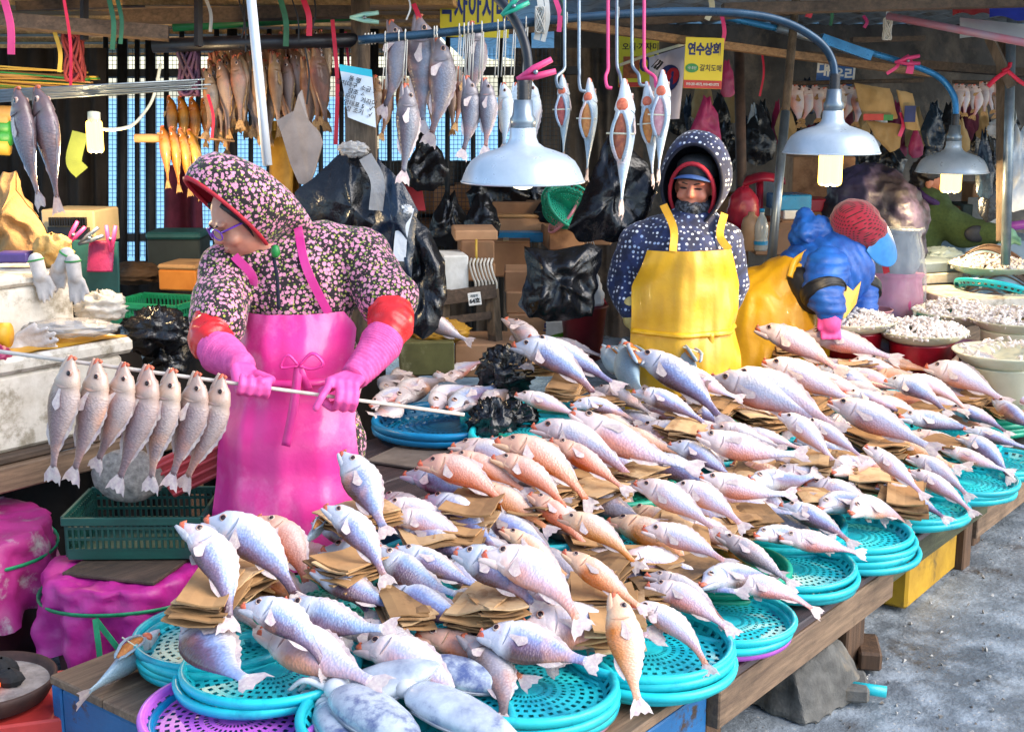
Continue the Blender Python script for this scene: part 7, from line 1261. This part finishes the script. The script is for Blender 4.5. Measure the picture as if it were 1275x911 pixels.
# more fish at the bottom of the heap
k = 0
for row, y0 in enumerate((1.66, 1.86, 2.06, 2.26, 2.44)):
    for col in range(27):
        x = 1.98 + col * .158 + (row % 2) * .08 + R.uniform(-.04, .04); y = y0 + R.uniform(-.06, .06); k += 1
        if (x > 4.1 and y > 2.36) or (x < 2.75 and y < 1.7) or (row == 0 and col % 2): continue
        c = Vector((x, y, 0)); c.z = surf(c) + R.uniform(-.02, .035); kd = R.choice('bpppog' if x > 3 else 'bbpog')
        fish('croaker', f'{NAMEC[kd]} croaker half buried under other fish', 'fish', f'{NAMEC[kd]} croakers at the bottom', kd, k % 10, c, (R.uniform(-.22, .28), 1, .14), (-.5, -.4, .75), R.uniform(.3, .4), False, False, R.uniform(.8, 1.0))
tarp('shade_backing', 'black backing sheet added for the shade under the plank shelf', -60, 300, 560, 720, 4.75, 5.0, mt('black_shade_sheet', '0d0c0d', '070707', .9, 4, .3), 21)  # black sheet added to paint in the shade under the shelf
tarp('shade_backing', 'dark backing sheet added for the shade behind the crates at the fence foot', 120, 480, 335, 560, 5.9, 6.0, mt('brown_shadow_sheet', '241c17', '15100d', .9, 4, .3), 27)  # dark sheet added as the shade behind the crates

# odds and ends hung deep in the far stalls, and boxes piled in the middle
ODD = [('black', BLKBAG), ('maroon', MAROON), ('blue black', BLUBAG), ('brown', SACKP), ('white', WHTBAG), ('magenta', MAGB)]
for k in range(34):
    nm, mt_ = ODD[(0, 2, 0, 3, 1, 0, 3, 2, 4, 0, 5, 3)[k % 12]]; x = 838 + k * 13 + R.uniform(-7, 7); y = R.uniform(92, 150); d = R.uniform(8.7, 9.6)
    hungbag(f'{nm} bundle hung deep in the far stalls', x, y, y + R.uniform(40, 75), R.uniform(16, 30), d, mt_, 'hanging_bundle', f'{nm} bundles hung in the far stalls', 100 + k * 7, 5)
for k in range(18):
    x = 476 + (k % 9) * 31 + R.uniform(-6, 6); y = (300 if k < 9 else 262) + R.uniform(-6, 6); carton('stacked_carton', 'brown carton piled in the dark behind the black bags', x, y - R.uniform(20, 32), x + R.uniform(26, 40), y, 6.75 + .02 * k, .25, CARDS3[k % 3], R.uniform(-.2, .2), 'carton', None, 'cartons piled behind the black bags', flaps=bool(k % 2))
for k in range(12):
    x = 850 + k * 36 + R.uniform(-8, 8); y = R.uniform(250, 300); carton('stacked_carton', 'carton piled at the back of the far stalls', x, y - R.uniform(22, 40), x + R.uniform(28, 46), y, 9.0 + .03 * k, .3, (CARDS3 + [FOAMW])[k % 4], R.uniform(-.2, .2), 'carton', None, 'cartons piled in the far stalls', flaps=bool(k % 2))

# ------------------------------------------------------------------ each label singles out one thing
NTH = ['nearest', 'second nearest', 'third nearest', 'fourth nearest', 'fifth nearest', 'sixth nearest', 'seventh nearest', 'eighth nearest', 'ninth nearest', 'tenth nearest', 'eleventh nearest', 'twelfth nearest', 'thirteenth nearest', 'fourteenth nearest', 'fifteenth nearest', 'sixteenth nearest', 'seventeenth nearest', 'eighteenth nearest']
bpy.context.view_layer.update()
def find(txt): return next(o for o in COL.objects if o.parent is None and txt in o.get('label', '')).matrix_world.translation.copy()
ANCH = [('the squid tray', pz(505, 892, .4)), ('the bare plank corner', pz(120, 835, .32)), ('the pink apron', find('pink apron')), ('the blue basket', find('blue round plastic basket')), ('the maroon bucket', find('maroon plastic bucket')), ('the yellow apron', find('standing upright') + ZZ * .6), ('the bending person', find('bending over')), ('the big rock', Vector((3.4, 1.5, .3))), ('the yellow crate', Vector((4.36, 1.7, .3))), ('the street plate', pd(1243, 600, 4.82)), ('the turquoise basin', find('turquoise basin')), ('the cream bowl', find('cream bowl with')), ('the joint of the beams', Vector((2.69, 1.5, .35))), ('the dark green crate', find('dark green slatted')),
        ('the white tube', pd(322, 120, 4.35)), ('the paper note', find('paper note')), ('the black gooseneck', pd(655, 120, 3.86)), ('the flag', find('Korean flag')), ('the bare bulb', find('lit bare bulb')), ('the braced post', find('diagonal brace')), ('the leaning pole', pd(978, 140, 6.4)), ('the grey post', pd(449, 100, 4.95)), ('the blue sign', find('blue sign with'))]
by = {}
for o in COL.objects:
    if o.parent is None and o.get('label') and o.get('category'): by.setdefault(o['label'], []).append(o)
for lab, os_ in by.items():
    if len(os_) < 2: continue
    pos = {o: o.matrix_world.translation.copy() for o in os_}
    if 'tray' in lab and len(os_) <= 5 and max((pos[a].xy - pos[os_[0]].xy).length for a in os_) < .1:
        for k, o in enumerate(sorted(os_, key=lambda q: pos[q].z)): o['label'] = f'{lab.replace(", underneath", "")}, {("lowest", "second lowest", "third lowest", "fourth lowest", "fifth lowest")[k]} '
        continue
    mine = {}
    for o in os_: mine.setdefault(min(ANCH, key=lambda a: (a[1] - pos[o]).length)[0], []).append(o)
    for an, l in mine.items():
        ap_ = dict(ANCH)[an]; rest = sorted(os_, key=lambda q: (pos[q] - ap_).length)
        for o in l:
            k = rest.index(o)
            if k < len(NTH): o['label'] = f'{lab}, {NTH[k]} {an}'
    for o in os_:
        if not o.get('group'): o['group'] = lab
